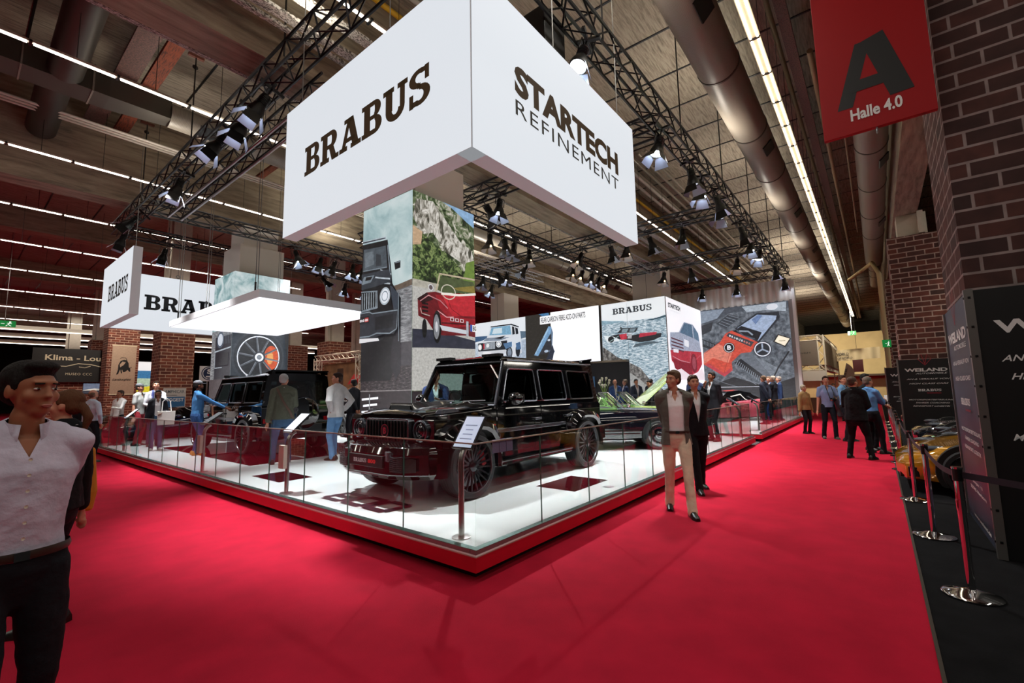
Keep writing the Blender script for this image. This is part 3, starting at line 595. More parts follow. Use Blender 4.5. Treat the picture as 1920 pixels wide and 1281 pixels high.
# suspended luminous panel
t, A, B = lightbox('light_ceiling_panel', (.97, 6.9, 3.6), (3.95, 12.75, 3.76), '', 'large suspended glowing ceiling panel with grey rim over the rear off-roader'); t['category'] = 'light panel'
LP = mat('luminous_panel', '#fafcff', .5, emit=1.15, ecol='#f4f8ff'); b = MB()
for k in range(3): b.bb((A.x+.03, A.y+.03+k*1.935, -.012), (B.x-.03, A.y+1.945+k*1.935, -.004), LP)
obj('glowing_panel', b, t)
WIRE = mat('steel_wire', '#8f8f8c', .4, .7)
for x, y, z0, z1, lab in ((1.1, 7.4, 3.76, 8.9, 'front left'), (3.8, 7.3, 3.76, 8.9, 'front right'), (1.1, 10.3, 3.76, 8.9, 'middle left'), (1.1, 12.5, 3.76, 8.9, 'back left'), (3.8, 12.5, 3.76, 8.9, 'back right')):
    b = MB(); b.tube([(x, y, z0), (x, y, z1)], .008, WIRE, 4); b.tube([(x+.05, y, z0), (x+.05, y, z1)], .008, WIRE, 4); b.tube([(x, y, z0-.0), (x, y, z0+.25)], .02, BLACK, 6); tag(obj('suspension_wire', b), 'thin double steel wire holding the glowing panel, %s' % lab, 'wire')
for x, y, z, lab in ((.1, 3.5, 5.72, 'at the far end of the brand sign'), (.1, 1.4, 5.72, 'in the middle of the brand sign'), (1.6, .1, 5.72, 'on the aisle sign near the corner'), (3.4, .1, 5.72, 'at the far end of the aisle sign'), (.1, 12.7, 5.66, 'on the far left corner sign'), (1.9, 15.85, 5.66, 'on the back left sign')):
    b = MB(); b.tube([(x, y, z), (x, y, 9)], .008, WIRE, 4); b.lathe([(.05, -.012), (.065, 0), (.05, .012), (.038, 0), (.05, -.012)], (x, y, z+.1), (1, 0, 0) if x < .2 else (0, 1, 0), WIRE, 14); tag(obj('suspension_wire', b), 'thin steel wire with a ring %s' % lab, 'wire')
# ================================================================ printed columns and light-box walls
SKYG = ramp_mat('print_cloudy_sky', [(.25, '#7fa0a6'), (.42, '#a9c3c6'), (.55, '#c5d8d9'), (.75, '#dbe6e7')], 1.1, 5, .85, (1, 1, 1), .8)
CLOUD = ramp_mat('print_storm_cloud', [(.3, '#3f7076'), (.42, '#7ba4a8'), (.52, '#b9d0d2'), (.68, '#e2edee')], 1.9, 6, .8, (1, 1, 1), .6)
ROCKY = ramp_mat('print_wooded_rock', [(.34, '#1a2318'), (.45, '#3a4a2c'), (.52, '#6e7d5a'), (.58, '#b8b3a4'), (.7, '#e6e2da')], 5, 14, .85, (1, 1, 1), 1.2)
TREES = ramp_mat('print_trees', [(.36, '#0e150d'), (.46, '#26351f'), (.54, '#4f6336'), (.6, '#93a468'), (.68, '#2c3d22')], 11, 14, .85, (1, 1, 1), .5)
ROCKS = ramp_mat('print_cliff', [(.34, '#24271f'), (.43, '#5f5c50'), (.5, '#b3aea3'), (.58, '#ece8e0'), (.66, '#8f8a7c'), (.74, '#3a4230')], 6, 14, .85, (1, 1, .5), 1)
ASPH = ramp_mat('print_asphalt', [(.3, '#a9a7a3'), (.5, '#c7c5c0'), (.7, '#d8d7d2')], 22, 4, .8)
ROADL = ramp_mat('print_wet_road', [(.3, '#4a4a4d'), (.5, '#85868a'), (.65, '#b9babd')], 6, 9, .8, (1, 1, 5))
DROAD = ramp_mat('print_dark_cobbles', [(.4, '#1d1518'), (.55, '#4c4245'), (.7, '#8d8284')], 9, 8, .7, (1, 1, 4)); DARKP = P('2a2226'); NIGHT = P('191a20')
SEA = ramp_mat('print_sea', [(.36, '#5c7888'), (.47, '#8fa9b8'), (.54, '#c9d8e2'), (.64, '#eef4f8')], 5, 10, .88, (1, 1, 4), .6)
SHORE = ramp_mat('print_shore_rocks', [(.38, '#33302f'), (.5, '#6d6a68'), (.62, '#a9a7a4')], 7, 10, .75)
CARBON = ramp_mat('print_carbon_fibre', [(.35, '#3e444d'), (.5, '#656c76'), (.65, '#8b929c')], 5, 8, .8, (1, 1, 1), .3)

CREAMB = mat('white_boxing', '#e6e2d8', .6)
def printed_column(x0, y0, x1, y1, z1, label):
    t = thing('printed_column', label, 'advertising column', ((x0+x1)/2, (y0+y1)/2, .236)); c = Vector(t.location); b = MB(); b.bb((x0-c.x, y0-c.y, 0), (x1-c.x, y1-c.y, z1-.236), mat('column_frame', '#55585c', .5)); obj('frame', b, t)
    b = MB(); b.bb((-.7, -.7, z1-.236), (.7, .7, 6.36), CREAMB); b.bb((-.55, -.55, 6.36), (.55, .55, 7.06), CREAMB); obj('boxed_column_top', b, t, label='plain cream box above the print'); return t, c
# near column: off-roader on the left face, red roadster on the right face
t, c = printed_column(2.7, 4.2, 4.46, 5.9, 5.65, 'tall printed column behind the near off-roader, black off-roader picture left and red roadster right')
a = Art((-.88, .85, 0), (0, -1.7, 0), (0, 0, 5.415), (-1, 0, 0))
a.rect(0, 0, 1, 1, SKYG); a.rect(0, .30, 1, .655, ROADL); a.poly([(.6, .65), (1, .663), (1, .64), (.6, .632)], P('6b5c50')); a.rect(0, .262, 1, .436, P('403c42')); a.rect(0, .262, 1, .35, DROAD); a.rect(0, 0, 1, .262, P('2b2024')); a.rect(0, .26, 1, .264, P('8f8888'))
K = P('17181b'); G1 = P('343a42'); HL = P('b9c4cd'); HL2 = P('7f8b95')
a.poly([(0, .856), (.53, .842), (.6, .74), (.635, .665), (.74, .62), (.80, .6), (.80, .42), (.62, .30), (0, .3)], K)      # body outline
a.poly([(.66, .46), (.8, .5), (.8, .33), (.72, .3), (.6, .36)], P('26242a')); a.poly([(.0, .872), (.5, .857), (.5, .846), (0, .858)], HL); a.poly([(0, .868), (.49, .853), (.49, .849), (0, .862)], G1)
a.poly([(.03, .834), (.5, .82), (.535, .733), (.02, .745)], P('4d565e')); a.poly([(.06, .82), (.24, .815), (.26, .76), (.06, .757)], P('6e7880')); a.poly([(.3, .80), (.4, .79), (.42, .745), (.3, .75)], P('363b41')); a.line([(.02, .745), (.53, .733)], .004, HL2)
a.line([(.54, .82), (.6, .69)], .006, HL2); a.line([(.0, .70), (.22, .69), (.6, .665)], .006, HL); a.line([(.4, .73), (.62, .70)], .004, HL)
a.poly([(.0, .733), (.58, .722), (.63, .672), (.3, .668), (0, .668)], G1); a.poly([(.05, .72), (.28, .715), (.2, .69), (0, .69)], HL2); a.poly([(.1, .716), (.24, .712), (.2, .70), (.08, .702)], K); a.line([(.3, .705), (.6, .683)], .006, HL); a.poly([(.68, .742), (.8, .742), (.8, .715), (.7, .712)], K); a.line([(.7, .739), (.79, .738)], .004, HL2)
a.poly([(0, .662), (.36, .65), (.36, .58), (0, .576)], HL2); a.poly([(0, .657), (.34, .645), (.335, .588), (0, .583)], P('1d2226'))
for i in range(7): a.line([(.03+.05*i, .652-.001*i), (.03+.05*i, .586)], .0035, HL)
a.poly([(.36, .655), (.62, .65), (.64, .585), (.37, .578)], K); a.disc(.515, .62, .105, HL, .034); a.disc(.515, .62, .085, P('dfe9f2'), .027); a.ring(.515, .62, .065, .2, HL2, .02)
a.poly([(0, .571), (.2, .571), (.26, .562), (.76, .556), (.79, .5), (.7, .47), (.5, .475), (.3, .465), (0, .47)], P('2b2f36')); a.line([(0, .571), (.2, .571), (.26, .562), (.77, .556), (.75, .487), (.62, .474), (.36, .482), (.2, .474), (0, .476)], .005, HL2); a.rect(.33, .495, .68, .545, P('1b1e22'))
a.poly([(0, .558), (.2, .555), (.2, .53), (0, .528)], P('15161a')); a.text('BRAB', .0, .536, .1, .01, P('e6e6ea'), .03); a.rect(.11, .533, .19, .55, P('c23a3a')); a.text('800', .12, .536, .06, .009, P('ffffff'), .02)
a.poly([(0, .47), (.4, .462), (.42, .452), (0, .452)], P('d9dde0')); a.poly([(.62, .655), (.66, .65), (.79, .615), (.8, .56), (.7, .56)], P('39424e')); a.line([(.79, .62), (.8, .44)], .004, HL2)
# coil-over drawn on the low plinth of the print
for k in range(7): a.line([(.08+.03*(k % 2), .23-.024*k), (.42-.02*(k % 2), .236-.024*k)], .008, P('d2d4d8'))
a.line([(.25, .25), (.25, .05)], .006, P('9a9ca0')); a.line([(.16, .05), (.4, .04), (.8, .05)], .012, P('8a8c90'))
a.done('printed_left_face', t)
a = Art((-.88, -.85, 0), (1.76, 0, 0), (0, 0, 5.415), (0, -1, 0))
a.rect(0, 0, 1, 1, ROCKY); a.poly([(.45, 1), (1, 1), (1, .94), (.86, .955), (.72, .975), (.6, .99)], P('8fb4d8')); a.poly([(.05, .97), (.3, .985), (.5, .93), (.75, .86), (.95, .84), (1, .8), (.8, .77), (.5, .8), (.3, .86), (.12, .84), (.0, .9)], ROCKS)
a.poly([(0, .66), (0, .83), (.15, .845), (.35, .81), (.55, .79), (.8, .74), (1, .76), (1, .62), (0, .64)], TREES); a.poly([(0, .865), (.14, .85), (.12, .80), (.0, .79)], P('c9a988')); a.poly([(.85, .78), (1, .80), (1, .70), (.8, .7)], P('6f8a3e'))
a.rect(0, .635, .6, .664, P('b9b4a8')); a.rect(0, .26, 1, .637, ASPH); a.poly([(0, .48), (.3, .485), (1, .46), (1, .427), (.3, .418), (0, .412)], P('343644')); a.rect(0, 0, 1, .258, P('2b2024'))
RED = P('c22a35'); DRED = P('6e1820'); MRED = P('9a1e29')
a.poly([(.07, .59), (.2, .622), (.33, .632), (.41, .63), (1, .657), (1, .475), (.83, .478), (.45, .468), (.34, .47), (.2, .52), (.08, .53)], DRED)
a.poly([(.41, .63), (1, .657), (1, .563), (.75, .553), (.6, .547), (.52, .585)], RED); a.poly([(.33, .62), (.42, .622), (.6, .55), (.58, .535), (.4, .57)], MRED); a.poly([(.06, .592), (.2, .622), (.3, .6), (.14, .578)], P('2a0d12')); a.poly([(.4, .545), (1, .55), (1, .52), (.5, .5), (.4, .51)], MRED)
for k in range(4): a.rect(.13, .575-.014*k, .22, .583-.014*k, P('140a0c'))
a.poly([(.325, .632), (.345, .632), (.405, .702), (.99, .712), (1, .72), (.39, .708)], P('c4b49a')); a.poly([(.36, .64), (.41, .697), (.97, .705), (1, .66), (.45, .634)], P('4f5a3a')); a.poly([(.6, .66), (.98, .69), (1, .66), (.7, .655)], P('8a7a3c'))
a.line([(.1, .585), (.22, .612), (.4, .6), (.52, .575)], .004, P('c98a8e')); a.line([(.36, .56), (.5, .54), (.62, .545)], .004, P('d8a0a4')); a.line([(.52, .61), (.58, .575), (.74, .553), (1, .56)], .003, P('7a1820')); a.line([(.45, .625), (.7, .637), (.98, .65)], .003, P('e88a90')); a.line([(.42, .515), (.9, .525)], .006, P('4a1016')); a.line([(.1, .56), (.12, .54), (.24, .535)], .004, P('c4a8a0'))
a.ring(.53, .64, .12, .12, P('d9cfbf'), .03); a.line([(.42, .63), (.62, .637)], .003, P('c8beae')); a.line([(.41, .628), (.7, .636), (1, .655)], .009, P('e6e2da')); a.disc(.25, .643, .04, P('c8ccd0'), .013); a.disc(.25, .643, .028, P('5b4f50'), .009)
a.disc(.345, .497, .065, P('141416'), .062); a.disc(.335, .497, .045, P('8a8c92'), .047); a.disc(.335, .497, .02, P('c9ccd2'), .02); a.disc(.155, .485, .035, P('141416'), .036)
a.poly([(.38, .505), (.85, .498), (.85, .482), (.42, .486)], P('c6ccd4')); a.rect(.82, .475, .86, .535, P('b9bfc8'))
for k in range(3): a.rect(.55+.08*k, .527, .61+.08*k, .54, P('d8d8dc')); a.rect(.56+.08*k, .529, .6+.08*k, .538, P('7b2026'))
a.rect(.885, .496, 1, .523, P('eef0f2')); a.rect(.885, .496, .92, .523, P('2b55b8')); a.text('BG', .93, .5, .06, .019, P('15161a'), .03)
a.done('printed_right_face', t)

# far column with the wheel poster
t, c = printed_column(2.67, 13, 4.42, 14.7, 5.61, 'printed column above and below the glowing panel, clouds on top and a giant spoked wheel below')
a = Art((-.875, .85, 0), (0, -1.7, 0), (0, 0, 5.374), (-1, 0, 0)); a.rect(0, 0, 1, 1, SKYG); a.rect(0, .55, 1, 1, CLOUD); a.rect(0, 0, 1, .66, ROADL); a.rect(.2, .3, 1, .62, P('2c2a33')); a.disc(.45, .6, .17, P('c7d0da'), .05); a.ring(.45, .6, .17, .25, P('4a5566'), .05)
for k in range(5): a.line([(.62+.08*k, .64), (.62+.08*k, .57)], .004, HL2)
a.line([(.2, .53), (1, .545)], .008, HL); a.line([(.22, .53), (.24, .43), (.6, .43)], .006, HL); a.rect(.3, .44, .9, .52, P('1c1a22')); a.rect(0, 0, 1, .36, P('4f4446')); a.done('printed_left_face', t)
a = Art((-.875, -.85, 0), (1.75, 0, 0), (0, 0, 5.374), (0, -1, 0)); a.rect(0, 0, 1, 1, CLOUD); a.rect(0, 0, 1, .68, P('2f3842'))
cx, cy = .47, .49; R0 = .47
a.disc(cx, cy, R0, P('3b434c'), .165); a.disc(cx, cy, R0*.92, P('2a3038'), .15); a.disc(cx, cy, R0*.8, P('c8ced6'), .131); a.disc(cx, cy, R0*.76, P('24272c'), .124)
a.disc(cx+.22, cy, .13, P('e0592a'), .075); a.disc(cx+.2, cy, .06, P('ffb066'), .04)
for k in range(20):
    th = math.radians(18*k+(5 if k % 2 else -5)); a.line([(cx+.1*cos(th), cy+.033*sin(th)), (cx+R0*.77*cos(th+(.06 if k % 2 else -.06)), cy+.126*sin(th+(.06 if k % 2 else -.06)))], .0075, P('8c939c' if k % 2 else '5b626b'))
a.disc(cx, cy, .11, P('3a4048'), .036); a.disc(cx, cy, .075, P('dfe4ea'), .025); a.disc(cx, cy, .045, P('8c949e'), .015); a.poly([(.9, .68), (1, .68), (1, .4)], P('1b2027')); a.rect(0, 0, 1, .3, P('2a2f36')); a.done('printed_right_face', t)

# the long light-box wall
t = thing('lightbox_wall', 'high light-box wall with speedboat picture and heavy brand lettering beside the white off-road poster', 'illuminated wall', (16.63, 9.9, .236)); c = Vector(t.location)
b = MB(); b.bb((.01, -5.66, 2.71), (.35, 6.1, 5.414), mat('wall_frame', '#8a8784', .5)); b.bb((.01, -5.66, 0), (.35, -3.86, 2.714), mat('wall_frame', '#8a8784', .5)); obj('frame', b, t)
b = MB(); b.bb((.05, -3.86, 0), (.3, 6.1, 2.7), mat('black_cladding', '#141317', .45)); b.bb((-.25, -3.86, 2.63), (.05, 6.1, 2.72), mat('soffit_edge', '#5d5244', .5)); obj('black_lower_wall', b, t)
a = Art((0, 7.42-9.9, 2.714), (0, -3.18, 0), (0, 0, 2.7), (-1, 0, 0)); a.rect(.025, 0, 1, 1, P('e9f0f5')); a.rect(.025, 0, 1, .66, SEA); a.rect(.435, -1.0, 1, .1, SEA); a.rect(.435, -1, .439, .97, P('6b6f76'))
a.poly([(.025, .72), (.2, .69), (.38, .67), (.38, .655), (.025, .64)], P('8fb0c0')); a.poly([(.7, .635), (.85, .655), (1, .69), (1, .655), (.8, .625)], P('31505f'))
a.slab('BRABUS', .21, .80, .6, .105, P('3b3f44'))
a.poly([(.03, .25), (.12, .18), (.25, .06), (.36, .0), (.025, 0)], SHORE); a.poly([(.44, -.05), (.6, -.15), (.75, -.38), (.95, -.55), (.95, -1), (.44, -1)], SHORE); a.poly([(.44, -.22), (.6, -.35), (.8, -.6), (.8, -1), (.44, -1)], P('a8a8a6'))
a.poly([(.13, .4), (.3, .36), (.45, .335), (.6, .28), (.8, .29), (.92, .34), (.93, .4), (.62, .42), (.4, .40), (.3, .45), (.2, .44)], P('26272c')); a.poly([(.05, .45), (.2, .42), (.3, .36), (.3, .33), (.1, .33)], P('dfe9ef')); a.poly([(.5, .2), (.9, .25), (.8, .28), (.55, .26)], P('55646e'))
a.poly([(.62, .43), (.87, .425), (.85, .385), (.6, .36)], P('c23348')); a.poly([(.3, .44), (.42, .45), (.42, .36), (.33, .345)], P('c83a4c')); a.poly([(.44, .43), (.5, .43), (.49, .355), (.43, .36)], P('b8b8bc')); a.poly([(.27, .47), (.35, .55), (.6, .53), (.56, .46), (.5, .455)], P('33373d')); a.poly([(.36, .53), (.45, .528), (.42, .47), (.34, .475)], P('8a9aa2')); a.poly([(.48, .525), (.57, .52), (.53, .465), (.46, .468)], P('7d8e97'))
a.disc(.17, .37, .05, P('1e2126'), .055); a.line([(.14, .33), (.3, .42)], .012, P('8fa8a8')); a.disc(.335, .555, .012, P('30343a'), .02); a.done('speedboat_print', t)
# off-roader poster
a = Art((0, 15.1-9.9, 2.714), (0, -4.5, 0), (0, 0, 2.7), (-1, 0, 0)); a.rect(-.18, 0, .724, 1, P('e3ebf2')); a.rect(-.18, 0, .724, .55, P('c3d0de')); a.poly([(-.18, .72), (.1, .70), (.14, .64), (-.18, .58)], P('3f5f83')); a.poly([(.62, .72), (.724, .7), (.724, .58), (.6, .55)], P('5d7488')); a.poly([(.6, .5), (.724, .55), (.724, .1), (.55, .1)], P('b4c3d6'))
W1 = P('d5dde6'); W2 = P('8793a4'); K2 = P('20252c'); B2 = P('7fb0cf')
a.poly([(.15, .9), (.49, .89), (.62, .81), (.64, .5), (.64, .27), (.5, .2), (.0, .2), (-.07, .4), (-.05, .57), (.08, .66)], W1); a.poly([(.15, .9), (.49, .895), (.61, .82), (.6, .8), (.48, .87), (.15, .875)], K2); a.poly([(.165, .87), (.47, .865), (.49, .67), (.125, .71)], B2); a.poly([(.2, .84), (.34, .84), (.34, .72), (.17, .73)], P('c9dde8')); a.poly([(.5, .84), (.535, .82), (.545, .67), (.505, .66)], K2); a.poly([(.55, .81), (.59, .78), (.6, .67), (.56, .66)], K2)
a.poly([(.08, .66), (.3, .64), (.46, .62), (.3, .57), (.02, .6)], W2); a.poly([(.2, .64), (.4, .66), (.32, .6)], K2); a.poly([(-.07, .56), (.42, .56), (.42, .36), (-.07, .38)], K2); a.poly([(.02, .55), (.22, .555), (.22, .41), (.02, .41)], P('aab2bc'))
for k in range(8): a.line([(.035+.024*k, .54), (.035+.024*k, .42)], .007, K2)
a.rect(.02, .42, .045, .54, P('b52c3c')); a.disc(.1, .49, .025, P('e6eaee'), .04); a.disc(.285, .5, .045, P('f3f6f8'), .07); a.ring(.285, .5, .035, .3, W2, .052); a.disc(-.035, .47, .03, P('f3f6f8'), .065); a.poly([(-.07, .38), (.4, .37), (.42, .28), (-.06, .28)], P('c9d0d8')); a.rect(.02, .3, .15, .36, P('eef1f4')); a.disc(.455, .3, .05, K2, .13); a.disc(.46, .3, .033, W2, .09); a.disc(.59, .33, .035, K2, .13); a.poly([(.36, .5), (.5, .52), (.5, .42), (.4, .38)], P('5b7fa6')); a.poly([(.56, .48), (.63, .5), (.64, .35), (.57, .34)], P('4c6f98')); a.rect(-.1, .1, .5, .24, P('59626e'))
a.done('offroader_print', t)
# LED screen between both prints
t = thing('led_screen', 'wide LED screen reading REAR CARBON FIBRE ADD-ON PARTS above the black wall', 'screen', (16.55, 9.63, 4.28)); b = MB(); b.bb((-.02, -2.21, -1.33), (.09, 2.21, 1.37), BLACK); obj('frame', b, t)
a = Art((-.021, 2.21, -1.33), (0, -4.42, 0), (0, 0, 2.7), (-1, 0, 0)); a.rect(0, 0, 1, 1, P('f4f7fb', .97)); a.rect(0, 0, .37, 1, P('35332f', .7)); a.poly([(.2, 1), (.34, 1), (.38, .86), (.3, .9)], P('4a7fae')); a.poly([(.37, .75), (.40, .6), (.38, .3), (.42, .25), (.37, .12), (.37, .0), (.32, 0)], P('6f86a0')); a.poly([(.12, .2), (.34, .74), (.375, .72), (.375, .62), (.18, .18)], P('7ba6cf')); a.poly([(.13, .22), (.33, .7), (.345, .68), (.15, .22)], P('a9cdea')); a.poly([(.2, .2), (.375, .6), (.375, .3), (.3, .22)], P('34363d')); a.poly([(.3, .12), (.39, .37), (.41, .25), (.37, 0), (.27, 0)], P('2c3446')); a.disc(.34, .47, .02, P('c6d8ea'), .02); a.disc(.3, .26, .03, P('b9cbe0'), .025)
a.rect(.22, .79, .86, .945, P('f7f9fc', .97)); a.text('REAR CARBON FIBRE ADD-ON PARTS', .235, .815, .6, .105, P('2a2a30'), .012, 0, .95); a.done('screen_image', t)
# face towards the aisle: two-tone estate car
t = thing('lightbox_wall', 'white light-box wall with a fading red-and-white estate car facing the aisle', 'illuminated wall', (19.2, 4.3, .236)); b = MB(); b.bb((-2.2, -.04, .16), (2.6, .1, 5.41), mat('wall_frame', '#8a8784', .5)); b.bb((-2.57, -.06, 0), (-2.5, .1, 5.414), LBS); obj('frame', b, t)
a = Art((-2.57, -.06, .164), (5.17, 0, 0), (0, 0, 5.25), (0, -1, 0)); a.rect(.02, 0, 1, 1, P('f0f2f8', .93)); a.text('STARTECH', .07, .915, .31, .042, P('35363c'), .05); a.text('REFINEMENT', .09, .888, .28, .012, P('b9bac2'))
a.poly([(.08, .7), (.3, .72), (.46, .83), (.72, .83), (.88, .76), (.93, .6), (.94, .46), (.8, .38), (.6, .35), (.3, .38), (.1, .46), (.06, .6)], P('a9b1c6')); a.poly([(.06, .55), (.94, .58), (.94, .46), (.8, .38), (.6, .35), (.3, .38), (.08, .46)], P('b83244')); a.poly([(.1, .48), (.6, .46), (.62, .36), (.4, .33), (.15, .4)], P('8d1f33')); a.poly([(.33, .72), (.47, .82), (.68, .825), (.7, .7)], P('54708a')); a.poly([(.72, .82), (.87, .755), (.88, .68), (.73, .7)], P('5f7a94')); a.line([(.55, .82), (.55, .71)], .004, P('8aa0b6'))
for k in range(4): a.line([(.09, .655-.03*k), (.4, .64-.028*k)], .012, P('5a3140'))
a.poly([(.43, .67), (.56, .66), (.55, .6), (.43, .61)], P('dfe6f0')); a.rect(.13, .535, .26, .565, P('dfe2ec')); a.line([(.1, .5), (.3, .47), (.55, .46), (.6, .56)], .008, P('d58a98')); a.disc(.68, .46, .09, P('7a2232'), .09); a.disc(.68, .46, .06, P('a04a5a'), .06); a.line([(.75, .5), (.9, .55)], .004, P('d77a8a')); a.poly([(.0+.02, .36), (.3, .4), (.6, .33), (.9, .42), (.98, .36), (.98, .3), (.05, .3)], P('e8dfe8')); a.done('estate_print', t)
# engine poster and curtain
t = thing('poster_wall', 'giant poster of a red-covered engine under a pale pleated curtain', 'poster', (21.8, 2.2, .236)); b = MB(); b.bb((.02, -2.15, 0), (.3, 2.2, 5.45), mat('wall_frame', '#8a8784', .5)); b.bb((-.02, -2.25, 0), (.32, -2.12, 6.33), WHITE); obj('frame', b, t)
b = MB(); n = 90; prof = [(.05*sin(i*1.3)+.02*sin(i*.7), -2.15+5.6*i/n) for i in range(n+1)]
b.loft([[(x, y, z) for x, y in prof] for z in (5.4, 6.45)], mat('pale_curtain', '#dcd7cf', .8), caps=False, closed=False); obj('pleated_curtain', b, t, smooth=80)
a = Art((0, 4.24-2.2, .364), (0, -4.0, 0), (0, 0, 5.05), (-1, 0, 0)); a.rect(0, 0, 1, 1, CARBON); a.rect(0, 0, 1, .2, P('2b2e34')); a.poly([(0, .2), (.35, .3), (.7, .2), (1, .28), (1, .2)], P('1f2126'))
a.poly([(0, 1), (1, 1), (1, .93), (.7, .95), (.35, .94), (.1, .85), (0, .86)], P('4a505a')); a.poly([(0, .99), (.3, .99), (.2, .9), (0, .86)], P('8b97a8')); a.poly([(.5, .99), (.98, .99), (.97, .9), (.75, .93), (.55, .93)], P('aeb8c4')); a.disc(.83, .955, .06, P('cdd5de'), .03); a.poly([(0, .84), (.15, .87), (.12, .78), (0, .74)], P('2b2f36')); a.poly([(.34, .93), (.48, .885), (.3, .79), (.185, .845)], P('3b4048'))
for k in range(5): a.line([(.34-.03*k, .92-.018*k), (.46-.035*k, .88-.019*k)], .005, P('8d96a2'))
a.poly([(.0, .62), (0, .705), (.16, .64), (.15, .575)], P('24272d'))
for k in range(8): a.line([(.01+.018*k, .69-.0075*k), (.01+.018*k, .65-.0075*k)], .006, P('7a828e'))
a.poly([(.4, .78), (.66, .91), (.9, .9), (.9, .84), (.66, .62)], P('2c3038')); a.poly([(.43, .78), (.665, .895), (.87, .865), (.86, .83), (.655, .64)], P('a8b9d6')); a.poly([(.6, .85), (.68, .895), (.72, .88), (.64, .8)], P('7088b4')); a.poly([(.48, .8), (.7, .718), (.65, .645), (.38, .752)], P('1a1c22')); a.line([(.45, .75), (.55, .74), (.6, .7)], .015, P('9aa8b8')); a.line([(.42, .765), (.5, .7), (.62, .66)], .012, P('4f5866'))
RC = P('d8513f'); RC2 = P('e98672'); a.poly([(.29, .737), (.364, .762), (.65, .626), (.562, .535), (.451, .53), (.338, .447), (.343, .365), (.243, .306), (.0, .44), (.012, .557), (.22, .655)], RC)
a.poly([(.0, .44), (.012, .557), (.2, .64), (.36, .55), (.3, .44), (.12, .5)], RC2); a.poly([(.02, .43), (.243, .306), (.343, .365), (.32, .39), (.24, .34), (.06, .45)], P('c8434e')); a.line([(.22, .66), (.02, .55)], .004, P('8a2a24')); a.line([(.33, .55), (.24, .34)], .004, P('a8382e'))
a.poly([(.331, .742), (.606, .63), (.567, .586), (.297, .713)], P('3b4048')); 
for k, (c_, ink) in enumerate(zip('BRABUS800', ['dfe6ee']*6+['e98a7a']*3)):
    O_ = (.333+.0265*k, .71-.0115*k); a.text(c_, O_[0], O_[1]-.008, .019, .019, P(ink), .04)
a.disc(.322, .593, .066, P('14161a'), .052); a.ring(.322, .593, .058, .1, P('d8dce2'), .046); a.text('B', .3, .572, .045, .044, P('e6eaf0'), .03)
a.disc(.694, .555, .1, P('2a2e36'), .078); a.ring(.694, .555, .09, .14, P('cfd6e2'), .07); [a.line([(.694, .555), (.694+.07*cos(math.radians(d_)), .555+.055*sin(math.radians(d_)))], .014, P('aab6cc')) for d_ in (90, 210, 330)]
a.poly([(.87, .69), (1, .64), (.935, .56), (.81, .62)], P('2c2a2a')); a.poly([(.875, .677), (.985, .637), (.93, .575), (.83, .622)], P('efe9d2')); a.text('Daimler', .875, .618, .07, .012, P('4d4a44'), .01)
a.poly([(.434, .48), (.47, .53), (.56, .535), (.85, .3), (.7, .235), (.676, .24), (.37, .435)], P('6b727d'))
a.poly([(.45, .475), (.672, .312), (.676, .24), (.368, .44)], P('1f2228'))
for k in range(14): a.line([(.415+.0185*k, .46-.0135*k), (.39+.0195*k, .425-.0145*k)], .007, P('8b94a0'))
for k in range(12): a.line([(.6+.022*k, .50-.012*k), (.78+.012*k, .29+.004*k)], .003, P('9aa2ae'))
a.line([(.97, .52), (.85, .38), (.78, .27)], .012, P('1a1c22')); a.line([(.343, .32), (.66, .22)], .005, P('7b828e')); a.line([(.33, .36), (.6, .22)], .005, P('8a929c')); a.line([(0, .33), (.25, .24), (.4, .2)], .005, P('6f7680')); a.line([(.0, .203), (.68, .2)], .004, P('c9cdd4')); a.done('engine_print', t)
# boxed hall columns above the walls
for x0, y0, x1, y1, lab in ((16.95, 4.5, 18.2, 5.85, 'cream boxed hall column rising above the corner of the light-box wall'), (16.98, 13.68, 18.33, 14.72, 'cream boxed hall column above the white off-roader poster')):
    b = MB(); b.bb((x0, y0, .236), (x1, y1, 7.3), CREAMB); b.bb((x0-.004, (y0+y1)/2, 5.7), (x0, (y0+y1)/2+.012, 7.3), BLACK); tag(obj('boxed_column', b), lab, 'column')
